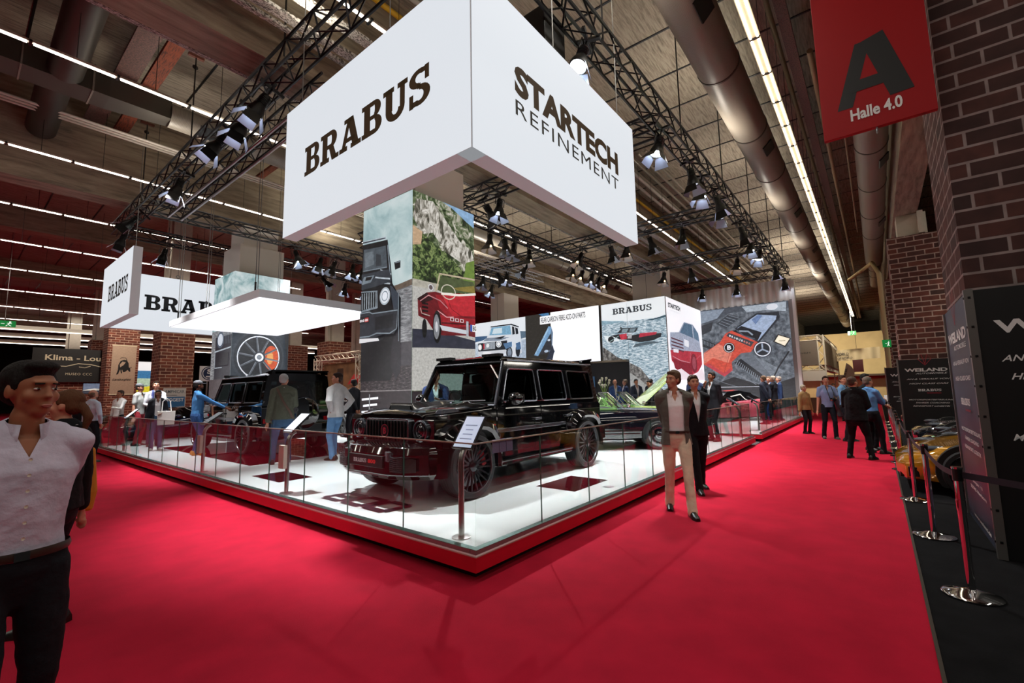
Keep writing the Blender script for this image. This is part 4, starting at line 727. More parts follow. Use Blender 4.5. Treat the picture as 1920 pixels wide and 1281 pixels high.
# ================================================================ cars
PAINT = mat('black_car_paint', '#050506', .06, coat=1, spec=.7); PLAST = mat('black_trim', '#0d0d0f', .35); RUB = mat('tyre_rubber', '#17171a', .75, bump=.2, bscale=60); RIM = mat('dark_alloy', '#3c3d42', .22, .9); RIMS = mat('silver_alloy', '#b9bcc2', .2, 1)
CGL = glass('tinted_car_glass', (.16, .2, .2), .1, 1); WGL = glass('windscreen_glass', (.55, .68, .66), .1, 1); CRM = mat('gunmetal_trim', '#8b9099', .18, .9); CAL = mat('red_caliper', '#a01018', .35); LEA = mat('black_leather', '#1b1718', .5); REDLAMP = mat('red_lamp', '#7a0a10', .1, emit=.15, coat=1)
DISC = mat('brake_disc', '#7d7f84', .3, .9)
def wheel(parent, x, y, r, wd, rim, spokes=10, s=-1, twin=True, face_r=.76, hub=None, cal=True, style='spoke', steer=0):
    """s: outward side, -1 towards -y"""
    q = bpy.data.objects.new('wheel', None)
    M = Matrix.Translation((x, y, r)) @ Matrix.Rotation(steer, 4, 'Z'); h = wd/2
    b = MB(); b.M = M; pr = [(r*.80, -h), (r*.93, -h*1.0), (r*.985, -h*.86), (r, -h*.6), (r, h*.6), (r*.985, h*.86), (r*.93, h), (r*.80, h), (r*.77, h*.8), (r*.77, -h*.8), (r*.80, -h)]
    b.lathe(pr, (0, 0, 0), (0, 1, 0), RUB, 44)
    for k in range(-1, 2): b.lathe([(r*1.001, k*h*.32-.006), (r*1.004, k*h*.32), (r*1.001, k*h*.32+.006)], (0, 0, 0), (0, 1, 0), BLACK, 44)
    w_ = obj('wheel', b, parent, smooth=35)
    b = MB(); b.M = M; R1 = r*.80; yo = s*h*.95
    b.lathe([(R1, s*h), (R1*.97, s*h*1.02), (R1*.93, s*h*.8), (R1*.9, -s*h*.6)], (0, 0, 0), (0, 1, 0), rim, 40)
    if style == 'spoke':
        for k in range(spokes):
            for dd in ((-.09, .09) if twin else (0,)):
                a0 = 2*pi*k/spokes+dd*.4; a1 = 2*pi*k/spokes+dd*1.9
                p0 = Vector((sin(a0)*r*.12, yo*.8, cos(a0)*r*.12)); p1 = Vector((sin(a1)*R1*.95, yo*.98, cos(a1)*R1*.95)); t_ = Vector((cos(a1), 0, -sin(a1)))
                w0, w1 = r*.03, r*.022; D = Vector((0, -s*.022, 0))
                b.loft([[tuple(p+t_*e), tuple(p-t_*e), tuple(p-t_*e+D), tuple(p+t_*e+D)] for p, e in ((p0, w0), (p1, w1))], rim)
        b.lathe([(.001, yo*1.0), (r*.1, yo*1.0), (r*.17, yo*.9), (r*.17, yo*.5)], (0, 0, 0), (0, 1, 0), rim, 20)
    else:   # pressed disc with trim ring and slots
        b.lathe([(.001, yo*1.12), (r*.2, yo*1.12), (r*.28, yo*1.0), (r*.5, yo*.92), (r*.62, yo*1.0), (R1*.95, yo*.9)], (0, 0, 0), (0, 1, 0), rim, 36)
        for k in range(16): a0 = 2*pi*k/16; b.M = M @ Matrix.Rotation(a0, 4, 'Y'); b.box((0, yo*.99, r*.57), (.03, .008, .022), BLACK)
        b.M = M; b.lathe([(r*.30, yo*1.06), (r*.44, yo*1.0)], (0, 0, 0), (0, 1, 0), hub or BLACK, 30)
        b.lathe([(r*.17, yo*1.14), (r*.2, yo*1.16), (r*.22, yo*1.13)], (0, 0, 0), (0, 1, 0), RIMS, 30)
        for k in range(3): a0 = 2*pi*k/3; b.M = M @ Matrix.Rotation(a0, 4, 'Y'); b.loft([[(-.016, yo*1.13, .0), (.016, yo*1.13, 0), (.016, yo*1.16, 0), (-.016, yo*1.16, 0)], [(-.003, yo*1.13, r*.19), (.003, yo*1.13, r*.19), (.003, yo*1.16, r*.19), (-.003, yo*1.16, r*.19)]], RIMS)
        b.M = M
    obj('rim', b, w_, smooth=35)
    b = MB(); b.M = M; b.lathe([(.01, s*h*.3), (r*.62, s*h*.3), (r*.62, s*h*.2), (.01, s*h*.2)], (0, 0, 0), (0, 1, 0), DISC, 30); obj('brake_disc', b, w_, smooth=35)
    if cal: b = MB(); b.M = M @ Matrix.Rotation(math.radians(70), 4, 'Y'); b.box((0, s*h*.45, r*.5), (.2, .07, .09), CAL); obj('brake_caliper', b, w_, bevel=.01)
    return w_

def round_rect(x0, z0, x1, z1, r, n=4):
    p = []
    for cx, cz, a in ((x1-r, z1-r, 0), (x0+r, z1-r, 90), (x0+r, z0+r, 180), (x1-r, z0+r, 270)):
        for i in range(n+1): t = math.radians(a+90*i/n); p.append((cx+r*cos(t), cz+r*sin(t)))
    return p
def offroader(label, plate_text=True, seed=0):
    t = thing('offroad_car', label, 'car'); WX, RW = 1.46, .415; W = .88
    # lower body
    P_ = [(-2.03, .52), (-2.04, 1.02), (-2.0, 1.07), (-.82, 1.13), (2.12, 1.13), (2.17, 1.08), (2.17, .55)]
    def arch(cx, R=.52, a0=8, a1=172, n=14): return [(cx+R*cos(math.radians(a0+(a1-a0)*i/n)), RW+R*sin(math.radians(a0+(a1-a0)*i/n))) for i in range(n+1)]
    poly = P_ + [(1.46+.52*cos(math.radians(12)), .55)] + arch(1.46, a0=12, a1=168) + [(.9, .43), (-.9, .43)] + arch(-1.46, a0=12, a1=168) + [(-2.0, .52)]
    b = MB(); b.prism(poly, lambda u, v, w: (u, w, v), (-W, W), PAINT); body = obj('body', b, t, bevel=.018)
    b = MB(); b.bb((-2.0, -.8, .32), (2.05, .8, .45), BLACK)
    for x in (-WX, WX): b.tube([(x, -.75, .42), (x, .75, .42)], .06, BLACK, 8); b.ball((x, .1, .4), (.16, .16, .16), BLACK)
    obj('chassis', b, t)
    b = MB()
    for x in (-WX, WX):
        for s in (-1, 1): b.box((x, s*.66, .7), (.95, .38, .38), BLACK)
    obj('wheel_housing', b, t)
    # bonnet with raised centre and scoop
    ring = lambda x, hw, z, e: [(x, -hw, z-.10), (x, -hw, z-.03), (x, -hw+.05, z), (x, -.4, z+.012+e*.3), (x, -.34, z+e), (x, 0, z+e+.01), (x, .34, z+e), (x, .4, z+.012+e*.3), (x, hw-.05, z), (x, hw, z-.03), (x, hw, z-.10)]
    b = MB(); b.loft([ring(-2.04, .66, 1.08, .0), ring(-2.0, .68, 1.105, .015), ring(-1.5, .7, 1.145, .035), ring(-.84, .74, 1.18, .04)], PAINT); hd = obj('bonnet', b, t, smooth=40)
    b = MB(); sr = lambda x, hw, z0, z1: [(x, -hw, z0), (x, -hw*.86, z1), (x, hw*.86, z1), (x, hw, z0)]
    b.loft([sr(-1.86, .27, 1.10, 1.2), sr(-1.84, .27, 1.12, 1.225), sr(-1.3, .34, 1.15, 1.23), sr(-1.0, .36, 1.17, 1.19)], mat('carbon_black', '#0a0b0d', .2, coat=1)); b.box((-1.863, 0, 1.165), (.01, .42, .055), mat('scoop_dark', '#010101', .9)); obj('bonnet_scoop', b, hd, smooth=40)
    for s in (-1, 1):
        b = MB(); b.loft([[(-1.86, s*.74-.07, 1.08), (-1.86, s*.74+.07, 1.08), (-1.52, s*.74+.07, 1.1), (-1.52, s*.74-.07, 1.1)], [(-1.82, s*.74-.045, 1.14), (-1.82, s*.74+.045, 1.14), (-1.58, s*.74+.045, 1.15), (-1.58, s*.74-.045, 1.15)]], mat('smoked_lamp', '#2c2c30', .08, coat=1)); obj('wing_indicator', b, t, bevel=.012)
    # grille
    b = MB(); b.prism(round_rect(-.46, .72, .46, 1.03, .05), lambda u, v, w: (w, u, v), (-2.09, -2.03), CRM); b.prism(round_rect(-.43, .745, .43, 1.01, .04), lambda u, v, w: (w, u, v), (-2.093, -2.05), mat('grille_dark', '#030304', .6)); g = obj('grille', b, t, bevel=.004)
    b = MB()
    for k in range(13): b.bb((-2.112, -.40+k*.0665-.009, .75), (-2.085, -.40+k*.0665+.009, 1.005), PLAST)
    obj('grille_slats', b, g)
    a = Art((-2.113, .085, .79), (0, -.17, 0), (0, 0, .17), (-1, 0, 0)); a.disc(.5, .5, .5, BLACK); a.ring(.5, .5, .48, .1, CHROME); a.text('B', .3, .25, .4, .5, CHROME, .05); a.done('badge', g)
    for s in (-1, 1):
        b = MB(); b.lathe([(.135, 0), (.135, -.035), (.118, -.04), (.112, -.015)], (-2.035, s*.655, .885), (1, 0, 0), CRM, 28); h_ = obj('headlight', b, t, smooth=35)
        b = MB(); b.lathe([(.115, .0), (.09, -.022), (.001, -.034)], (-2.04, s*.655, .885), (1, 0, 0), mat('headlight_lens', '#1c1216', .04, coat=1, spec=1), 24); b.lathe([(.07, -.03), (.078, -.028), (.086, -.026)], (-2.04, s*.655, .885), (1, 0, 0), mat('drl_ring', '#8c8f98', .15, .8), 24); obj('headlight_lens', b, h_, smooth=40)
    # bumper
    bp = [(-1.98, -.95), (-2.14, -.9), (-2.3, -.66), (-2.38, -.4), (-2.38, .4), (-2.3, .66), (-2.14, .9), (-1.98, .95), (-1.96, .6), (-1.96, -.6)]
    b = MB(); b.loft([[(x*1.0+.06, y*.97, .32) for x, y in bp], [(x, y, .38) for x, y in bp], [(x, y, .62) for x, y in bp], [(x+.05, y*.97, .70) for x, y in bp], [(x+.14, y*.93, .73) for x, y in bp]], PAINT); bm = obj('front_bumper', b, t, smooth=30, bevel=.008)
    b = MB()
    for s in (-1, 1):
        q = lambda u, v: (-2.345-.0*u+.11*max(0, (u-.62))*2.2, s*u, v)
        b.add([(-2.37, s*.46, .42), (-2.345, s*.66, .42), (-2.262, s*.82, .43), (-2.262, s*.82, .58), (-2.345, s*.66, .6), (-2.37, s*.46, .6)], [(0, 1, 2, 3, 4, 5) if s < 0 else (5, 4, 3, 2, 1, 0)], mat('intake_dark', '#020203', .7))
        for k in range(7):
            for j in (0, 1):
                z0 = .43+.024*k; b.tube([(-2.372, s*.47, z0 if j else .6-.024*k), (-2.345, s*.66, (z0+.03) if j else .57-.024*k)], .003, CRM, 4)
    obj('bumper_mesh', b, bm)
    b = MB(); b.bb((-2.405, -.36, .46), (-2.37, .36, .6), mat('plate_holder', '#101013', .4)); pl = obj('number_plate', b, bm, bevel=.004)
    if plate_text:
        a = Art((-2.406, .27, .475), (0, -.54, 0), (0, 0, .11), (-1, 0, 0)); a.rect(0, 0, 1, 1, mat('plate_black', '#1b1618', .3)); a.slab('BRABUS', .05, .28, .52, .44, mat('plate_letters', '#cfd0d4', .4, emit=.05)); a.text('800', .63, .28, .3, .44, mat('plate_red', '#d02a2a', .4, emit=.12), .05); a.done('plate_lettering', pl)
    b = MB(); b.loft([[(-2.37, -.42, .36), (-2.37, .42, .36), (-2.1, .42, .3), (-2.1, -.42, .3)], [(-2.37, -.42, .395), (-2.37, .42, .395), (-2.1, .42, .34), (-2.1, -.42, .34)]], mat('skid_plate', '#9a9da2', .3, .8)); obj('skid_plate', b, bm)
    for s in (-1, 1): b = MB(); b.box((-2.37, s*.43, .6), (.05, .09, .12), CRM, rz=s*.2); obj('bumper_winglet', b, bm, bevel=.01)
    # flares
    for cx in (-WX, WX):
        for s in (-1, 1):
            b = MB(); rings = []
            for i in range(15):
                a_ = math.radians(-8+196*i/14); ca, sa = cos(a_), sin(a_)
                sq = min(1.22, 1/max(abs(ca), abs(sa))) ** .6
                pt = lambda r, y: (cx+r*ca*sq, s*y, RW+r*sa*sq)
                rings.append([pt(.46, .84), pt(.46, 1.0), pt(.5, 1.03), pt(.57, .99), pt(.6, .86)])
            b.loft(rings, PAINT); obj('wheel_arch_flare', b, t, smooth=30)
    for s in (-1, 1):
        b = MB(); b.loft([[(-.98, s*.86, .34), (-.98, s*1.0, .34), (-.98, s*1.0, .42), (-.98, s*.86, .42)], [(.98, s*.86, .34), (.98, s*1.0, .34), (.98, s*1.0, .42), (.98, s*.86, .42)]], PAINT)
        b.loft([[(-.95, s*.99, .385), (-.95, s*1.01, .385), (-.95, s*1.01, .405), (-.95, s*.99, .405)], [(.95, s*.99, .385), (.95, s*1.01, .385), (.95, s*1.01, .405), (.95, s*.99, .405)]], CRM); obj('running_board', b, t, bevel=.012)
        # side strip
        b = MB(); b.bb((-.93, s*.885, .78), (.9, s*.9, .835), CRM); obj('side_strip', b, t, bevel=.005)
        b = MB(); b.tube([(-.9, s*.7, .36), (-1.0, s*.92, .36), (-.8, s*.97, .355)], .035, BLACK, 8); obj('side_exhaust', b, t)
        # doors (raised 6 mm so their outline reads)
        for nm, x0, x1 in (('front', -.88, .17), ('rear', .2, 1.08)):
            pts = [(x0, .5), (x1, .5), (x1, 1.12), (x0, 1.12)] if nm == 'front' else [(x0, .5), (.86, .5), (.93, .8), (1.08, .98), (1.08, 1.12), (x0, 1.12)]
            b = MB(); b.prism(pts, lambda u, v, w: (u, w, v), (s*.87, s*.889), PAINT); d = obj('door', b, t, bevel=.01)
            b = MB(); b.box((x1-.1, s*.915, .93), (.17, .03, .035), CRM); b.box((x1-.17, s*.9, .93), (.02, .03, .03), CRM); obj('door_handle', b, d, bevel=.008)
    # cabin shell: side walls as pillars and rails on a leaning plane
    yv = lambda z: .865-(z-1.13)*.17
    xa = lambda z: -.86+(z-1.13)*.46      # A pillar line
    for s in (-1, 1):
        b = MB()
        def quad(p): b.loft([[(x, s*(yv(z)-.0), z) for x, z in p], [(x, s*(yv(z)-.05), z) for x, z in p]], PAINT)
        z0, z1, z2, z3 = 1.12, 1.2, 1.7, 1.82
        quad([(xa(z0), z0), (xa(z0)+.1, z0), (xa(z3)+.1, z3), (xa(z3), z3)]); quad([(xa(z1), z0), (2.14, z0), (2.14, z1), (xa(z1), z1)]); quad([(xa(z2), z2), (2.1, z2), (2.06, z3), (xa(z3), z3)])
        for x0, x1 in ((.14, .27), (1.02, 1.16), (1.97, 2.12)): quad([(x0, z1), (x1, z1), (x1-.02, z2), (x0-.0, z2)])
        obj('cabin_side', b, t, bevel=.006)
        for nm, pts in (('f', [(xa(1.2)+.1, 1.2), (.15, 1.2), (.15, 1.7), (xa(1.7)+.1, 1.7)]), ('r', [(.26, 1.2), (1.03, 1.2), (1.02, 1.7), (.26, 1.7)]), ('q', [(1.15, 1.2), (1.98, 1.2), (1.96, 1.7), (1.14, 1.7)])):
            b = MB(); pl = [(x, s*(yv(z)-.03), z) for x, z in pts]; b.add(pl if s < 0 else pl[::-1], [tuple(range(4))], WGL if (s > 0 and nm == 'f') else CGL); wn = obj('side_window', b, t)
            b = MB(); cx_ = sum(p[0] for p in pts)/4; cz = sum(p[1] for p in pts)/4; k = .985; rr = .06; loop = []
            n_ = len(pts)
            for i in range(n_):
                p, a_, c_ = Vector(pts[i]), Vector(pts[i-1]), Vector(pts[(i+1) % n_]); u = (a_-p).normalized(); v = (c_-p).normalized()
                for j in range(5): tt = j/4; q_ = (p+u*rr)*(1-tt)**2 + p*2*tt*(1-tt) + (p+v*rr)*tt**2; loop.append(((q_.x-cx_)*k+cx_, (q_.y-cz)*k+cz))
            loop.append(loop[0]); b.tube([(x, s*(yv(z)+.003), z) for x, z in loop], .013, CRM if nm != 'q' else PLAST, 6); obj('window_frame', b, wn, smooth=50)
    b = MB(); rr = lambda x, hw, z: [(x, -hw, z), (x, -hw, z+.03), (x, -hw+.07, z+.075), (x, -.3, z+.095), (x, .3, z+.095), (x, hw-.07, z+.075), (x, hw, z+.03), (x, hw, z)]
    b.loft([rr(-.58, .73, 1.78), rr(-.52, .755, 1.81), rr(2.0, .755, 1.82), rr(2.1, .74, 1.8)], PAINT)
    for s in (-1, 1): b.tube([(-.5, s*.765, 1.83), (2.05, s*.765, 1.84)], .014, CRM, 6)
    rf = obj('roof', b, t, smooth=35)
    for s in (-1, 1):
        b = MB(); b.bb((-.6, s*.52-.17, 1.885), (-.48, s*.52+.17, 1.93), BLACK)
        for k in range(12): x_ = (s*.52-.16+k*.028); b.bb((-.604, x_, 1.89), (-.598, x_+.012, 1.925), RIMS)
        obj('roof_light_bar', b, rf)
    b = MB(); b.loft([[(1.85, -.68, 1.9), (1.85, .68, 1.9), (1.85, .68, 1.92), (1.85, -.68, 1.92)], [(2.24, -.7, 1.93), (2.24, .7, 1.93), (2.24, .7, 1.97), (2.24, -.7, 1.97)]], PAINT); b.bb((2.0, -.7, 1.87), (2.2, -.62, 1.94), PAINT); b.bb((2.0, .62, 1.87), (2.2, .7, 1.94), PAINT); obj('roof_spoiler', b, rf)
    b = MB(); b.tube([(0.0, .3, 1.91), (.06, .3, 1.95), (.2, .3, 1.92)], [.03, .03, .01], PLAST, 6); obj('roof_antenna', b, rf)
    # windscreen, bulkhead, rear
    b = MB(); p = [(-.84, -.8, 1.17), (-.84, .8, 1.17), (-.555, .71, 1.79), (-.555, -.71, 1.79)]; b.add(p[::-1], [(0, 1, 2, 3)], WGL); ws = obj('windscreen', b, t)
    b = MB(); b.tube([(-.85, -.82, 1.16), (-.85, .82, 1.16), (-.57, .73, 1.8), (-.57, -.73, 1.8), (-.85, -.82, 1.16)], .018, CRM, 6); obj('windscreen_frame', b, ws)
    for y0 in (-.1, .55): b = MB(); b.tube([(-.9, y0, 1.17), (-.86, y0-.1, 1.22), (-.85, y0-.55, 1.23)], .01, BLACK, 5); obj('wiper', b, ws)
    b = MB(); b.bb((-.84, -.84, 1.08), (-.55, .84, 1.2), LEA); b.bb((-.6, -.8, 1.05), (2.1, .8, 1.135), LEA); dash = obj('dashboard', b, t)
    b = MB(); b.lathe([(.17, -.012), (.19, 0), (.17, .012), (.155, 0), (.17, -.012)], (-.42, .38, 1.22), (.9, 0, .35), LEA, 20); obj('steering_wheel', b, dash); b = MB(); b.box((-.45, 0, 1.7), (.03, .24, .07), BLACK); obj('rear_view_mirror', b, dash, bevel=.01)
    for x in (.05, .95):
        for y0 in (-.38, .38): b = MB(); b.box((x, y0, 1.3), (.16, .5, .42), LEA, ry=-.12); b.box((x+.05, y0, 1.58), (.09, .28, .16), LEA, ry=-.1); obj('seat', b, t, bevel=.04)
    b = MB(); b.loft([[(2.08, -.84, 1.12), (2.08, .84, 1.12), (2.14, .84, 1.12), (2.14, -.84, 1.12)], [(2.08, -.84, 1.24), (2.08, .84, 1.24), (2.14, .84, 1.24), (2.14, -.84, 1.24)]], PAINT)
    for s in (-1, 1): b.loft([[(2.06, s*.84, 1.2), (2.12, s*.84, 1.2), (2.12, s*.72, 1.2), (2.06, s*.72, 1.2)], [(2.04, s*.755, 1.82), (2.1, s*.755, 1.82), (2.1, s*.64, 1.82), (2.04, s*.64, 1.82)]], PAINT)
    b.bb((2.04, -.75, 1.72), (2.11, .75, 1.83), PAINT); td = obj('tailgate', b, t)
    b = MB(); b.add([(2.125, -.73, 1.24), (2.125, .73, 1.24), (2.1, .66, 1.72), (2.1, -.66, 1.72)], [(0, 1, 2, 3)], CGL); obj('rear_window', b, td)
    b = MB(); b.lathe([(.001, .26), (.3, .26), (.37, .22), (.39, .1), (.38, 0)], (2.17, .02, .93), (1, 0, 0), PAINT, 36); b.lathe([(.37, .215), (.375, .2), (.385, .2)], (2.17, .02, .93), (1, 0, 0), CRM, 36); obj('spare_wheel_cover', b, td, smooth=35)
    b = MB(); bp = [(2.1, -.95), (2.28, -.92), (2.32, -.6), (2.32, .6), (2.28, .92), (2.1, .95)]; b.loft([[(x, y, .42) for x, y in bp], [(x, y, .68) for x, y in bp]], PAINT); rb = obj('rear_bumper', b, t, bevel=.02)
    for s in (-1, 1): b = MB(); b.box((2.18, s*.74, .78), (.04, .22, .1), REDLAMP); obj('tail_light', b, t, bevel=.01)
    for s in (-1, 1):
        b = MB(); b.tube([(-.62, s*.82, 1.2), (-.62, s*.92, 1.22)], .025, BLACK, 6); b.ball((-.64, s*1.03, 1.25), (.08, .13, .09), PAINT, 14, 10); b.box((-.565, s*1.03, 1.25), (.01, .2, .13), CHROME); obj('door_mirror', b, t, smooth=50)
    b = MB(); b.tube([(-1.98, -.82, 1.02), (-1.2, -.89, 1.03)], .006, CRM, 4); b.box((-.98, -.895, .88), (.1, .012, .05), mat('badge_red', '#b2222a', .3)); obj('side_badge', b, t)
    for x in (-WX, WX):
        for s in (-1, 1): wheel(t, x, s*.865, RW, .28, RIM, 10, s, cal=(x < 0))
    return t
o1 = offroader('glossy black off-road car nearest the glass corner, front plate reading BRABUS 800')
o1.location = (2.9, 2.37, .236)
o2 = offroader('glossy black off-road car standing on the mirror-red floor under the glowing panel', False)
o2.location = (2.55, 10.5, .24); o2.rotation_euler = (0, 0, -pi/2+math.radians(1))
def loft_car(label, paint, st, wb, r, front_ov, gh=None, rim=RIMS, style='spoke', interior=None, soft=None, rw=.2, track=None, sill=None, cat='car', name='sports_car', twin=True, spokes=10, glassm=None):
    """st: stations (x, half width, z bottom, z side top, z centre top); gh: cabin stations (x, half base, half top, z base, z top)"""
    t = thing(name, label, cat); b = MB()
    def ring(x, w_, zb, zs, zc):
        h = [(w_*.80, zb), (w_*.96, zb+.05), (w_, zb+(zs-zb)*.45), (w_*.985, zb+(zs-zb)*.75), (w_*.93, zs-.03), (w_*.85, zs+.005), (w_*.55, zc-.01), (0, zc)]
        return [(x, -y, z) for y, z in h] + [(x, y, z) for y, z in h[-2::-1]]
    b.loft([ring(*s) for s in st], paint); bd = obj('body', b, t, smooth=40)
    tr = track or max(s[1] for s in st)-.1
    for x in (-wb/2, wb/2):
        for s in (-1, 1):
            w_ = max(s_[1] for s_ in st)
            b = MB(); ap = [(x+r*1.17*cos(2*pi*i/36), max(.13, r*1.02+r*1.17*sin(2*pi*i/36))) for i in range(36)]; b.prism(ap, lambda u, v, q: (u, q, v), (s*(w_-.16), s*(w_+.012)), mat('wheel_arch_dark', '#030303', .8)); obj('wheel_arch', b, bd)
            wheel(t, x, s*(w_-rw/2+.035), r, rw, rim, spokes, s, twin, cal=False, style=style, hub=paint)
    if gh:
        b = MB(); gr = lambda x, wb_, wt, zb, zt: [(x, -wb_, zb), (x, -(wb_*.45+wt*.55), zb+(zt-zb)*.55), (x, -wt, zt-.03), (x, -wt*.6, zt), (x, wt*.6, zt), (x, wt, zt-.03), (x, (wb_*.45+wt*.55), zb+(zt-zb)*.55), (x, wb_, zb)]
        b.loft([gr(*s) for s in gh], glassm or mat('dark_car_window', '#08090b', .04, coat=1)); obj('cabin_glass', b, t, smooth=30)
        b = MB(); k = [s for s in gh if s[4] >= max(q[4] for q in gh)-.09]
        b.loft([[(x, -wt*1.01, zt-.035), (x, -wt*.6, zt+.008), (x, wt*.6, zt+.008), (x, wt*1.01, zt-.035)] for x, wb_, wt, zb, zt in k], paint); obj('roof', b, t, smooth=40)
    return t
def frontdir(dx, dy): return math.atan2(-dy, -dx)
# black convertible between the off-roader and the aisle
MERC = mat('midnight_car_paint', '#070912', .05, coat=1, spec=.8); GREENP = mat('pale_green_car_paint', '#8fa25a', .15, coat=1); GRL = mat('green_leather', '#6f9a58', .45); IVORY = mat('chrome_strip', '#e8e8e6', .12, 1)
W113 = [(-2.12, .55, .42, .58, .62), (-2.05, .72, .34, .70, .74), (-1.75, .83, .25, .80, .86), (-1.2, .86, .22, .84, .90), (-.5, .87, .2, .86, .93), (.5, .87, .2, .86, .90), (1.2, .86, .22, .85, .89), (1.8, .8, .28, .80, .84), (2.15, .66, .4, .72, .76)]
def roadster(label, paint, hood_up):
    t = loft_car(label, paint, W113, 2.4, .32, .85, rim=mat('hubcap_chrome', '#c9ccd0', .12, 1), style='disc', name='classic_convertible')
    b = MB(); b.prism(round_rect(-.35, -.68, .95, .68, .12), lambda u, v, w: (u, v, w), (.885, .925), GRL); b.prism(round_rect(-.28, -.6, .85, .6, .12), lambda u, v, w: (u, v, w), (.926, .93), mat('cockpit_dark', '#141812', .8)); obj('cockpit_rim', b, t, bevel=.01)
    for y in (-.33, .33): b = MB(); b.box((.45, y, .98), (.14, .48, .3), GRL, ry=.2); obj('seat', b, t, bevel=.04)
    b = MB(); b.lathe([(.17, -.01), (.185, 0), (.17, .01), (.16, 0), (.17, -.01)], (-.05, -.33, 1.02), (.85, 0, .5), mat('ivory_rim', '#cfc9b4', .3), 20); obj('steering_wheel', b, t)
    b = MB(); b.add([(-.5, -.66, .94), (-.5, .66, .94), (-.14, .56, 1.27), (-.14, -.56, 1.27)], [(3, 2, 1, 0)], WGL); w_ = obj('windscreen', b, t); b = MB(); b.tube([(-.5, -.68, .92), (-.14, -.58, 1.28), (-.14, .58, 1.28), (-.5, .68, .92)], .017, IVORY, 6)
    for s in (-1, 1): b.tube([(-.36, s*.7, .93), (-.1, s*.62, 1.22)], .012, IVORY, 6)
    obj('windscreen_frame', b, w_)
    b = MB()
    for s in (-1, 1):
        b.bb((-.78, s*.868, .35), (.78, s*.882, .365), IVORY); b.bb((-.78, s*.868, .41), (.78, s*.880, .435), IVORY); b.tube([(-1.9, s*.84, .62), (-.8, s*.878, .66), (.8, s*.878, .66), (1.8, s*.82, .63)], .006, IVORY, 5); b.box((.3, s*.885, .72), (.16, .02, .022), IVORY); b.ball((-.55, s*.8, .98), (.05, .06, .05), IVORY)
    obj('chrome_trim', b, t)
    b = MB(); b.tube([(-2.0, -.8, .46), (-2.17, -.6, .46), (-2.2, 0, .46), (-2.17, .6, .46), (-2.0, .8, .46)], .045, IVORY, 8); obj('front_bumper', b, t, smooth=50); b = MB(); b.tube([(2.0, -.78, .5), (2.2, -.55, .5), (2.24, 0, .5), (2.2, .55, .5), (2.0, .78, .5)], .045, IVORY, 8); obj('rear_bumper', b, t, smooth=50)
    b = MB(); b.bb((-2.14, -.42, .5), (-2.1, .42, .7), IVORY); b.tube([(-2.15, 0, .6), (-2.17, 0, .6)], .09, IVORY, 16); obj('grille', b, t)
    for s in (-1, 1): b = MB(); b.ball((-2.0, s*.66, .64), (.08, .11, .17), mat('lamp_glass', '#cfd6da', .08)); obj('headlight', b, t, smooth=60)
    if hood_up:
        b = MB(); A = math.radians(40); rr = []
        for u in (0, .35, .8, 1.25): x = -.6-u*cos(A); z = .95+u*sin(A); rr.append([(x, -.66+u*.1, z), (x-.03, -.4, z+.05), (x-.03, .4, z+.05), (x, .66-u*.1, z), (x+.02, .3, z-.02), (x+.02, -.3, z-.02)])
        b.loft(rr, paint); obj('raised_bonnet', b, t, smooth=40, bevel=.004); b = MB(); b.tube([(-1.3, .5, .9), (-1.35, .5, 1.5)], .012, IVORY, 6); obj('bonnet_stay', b, t)
        b = MB(); b.bb((-1.9, -.55, .86), (-.65, .55, .915), mat('engine_bay', '#141414', .7)); b.box((-1.2, .1, .95), (.6, .3, .1), mat('engine_silver', '#8b8f94', .35, .8)); obj('engine_bay', b, t)
    return t
a_ = frontdir(.627, -.78)
o = roadster('midnight-black classic convertible with green leather behind the near off-roader', MERC, False); o.location = (7.2, 2.68, .236); o.rotation_euler = (0, 0, a_)
o = roadster('pale green classic convertible with raised bonnet behind the black one', GREENP, True); o.location = (9.41, 3.23, .236); o.rotation_euler = (0, 0, a_)
SP = [(-2.2, .5, .25, .42, .46), (-2.1, .78, .16, .50, .54), (-1.7, .92, .13, .66, .66), (-1.3, .95, .12, .73, .71), (-.6, .93, .12, .72, .82), (.3, .93, .12, .80, .88), (1.1, .97, .13, .86, .9), (1.7, .96, .16, .84, .88), (2.1, .84, .28, .76, .8), (2.2, .6, .4, .66, .7)]
GH = [(-.85, .72, .70, .78, .80), (-.2, .74, .56, .8, 1.22), (.35, .74, .55, .84, 1.26), (1.0, .72, .5, .86, 1.15), (1.75, .6, .42, .85, .88)]
def sports(label, col, loc, ang, rim=RIM, two=None, **k):
    p = mat('car_paint_'+col.strip('#'), col, .08, .25, coat=1); t = loft_car(label, p, SP, 2.8, .335, .9, GH, rim=rim, name='sports_car', rw=.26, spokes=7, **k)
    for s in (-1, 1): b = MB(); b.ball((-1.76, s*.70, .635), (.17, .075, .045), mat('lamp_smoked', '#4a5058', .08), M=Matrix.Rotation(-s*.3, 3, 'Z')); obj('headlight', b, t, smooth=60)
    b = MB(); b.bb((-2.17, -.55, .18), (-2.08, .55, .34), BLACK)
    for s in (-1, 1): b.box((-2.02, s*.72, .3), (.12, .2, .14), BLACK)
    obj('front_intake', b, t, bevel=.01)
    for s in (-1, 1): b = MB(); b.ball((-.5, s*.98, .88), (.1, .11, .07), p); obj('door_mirror', b, t, smooth=60)
    b = MB()
    for s in (-1, 1): b.tube([(-.55, s*.93, .7), (-.55, s*.955, .2), (.45, s*.96, .18), (.6, s*.95, .75)], .004, BLACK, 4)
    obj('door_lines', b, t); t.location = loc; t.rotation_euler = (0, 0, ang); return t
sports('golden sports car whose front wheel shows beside the tall black stand', '#b8801c', (6.97, -5.05, 0), -pi/2)
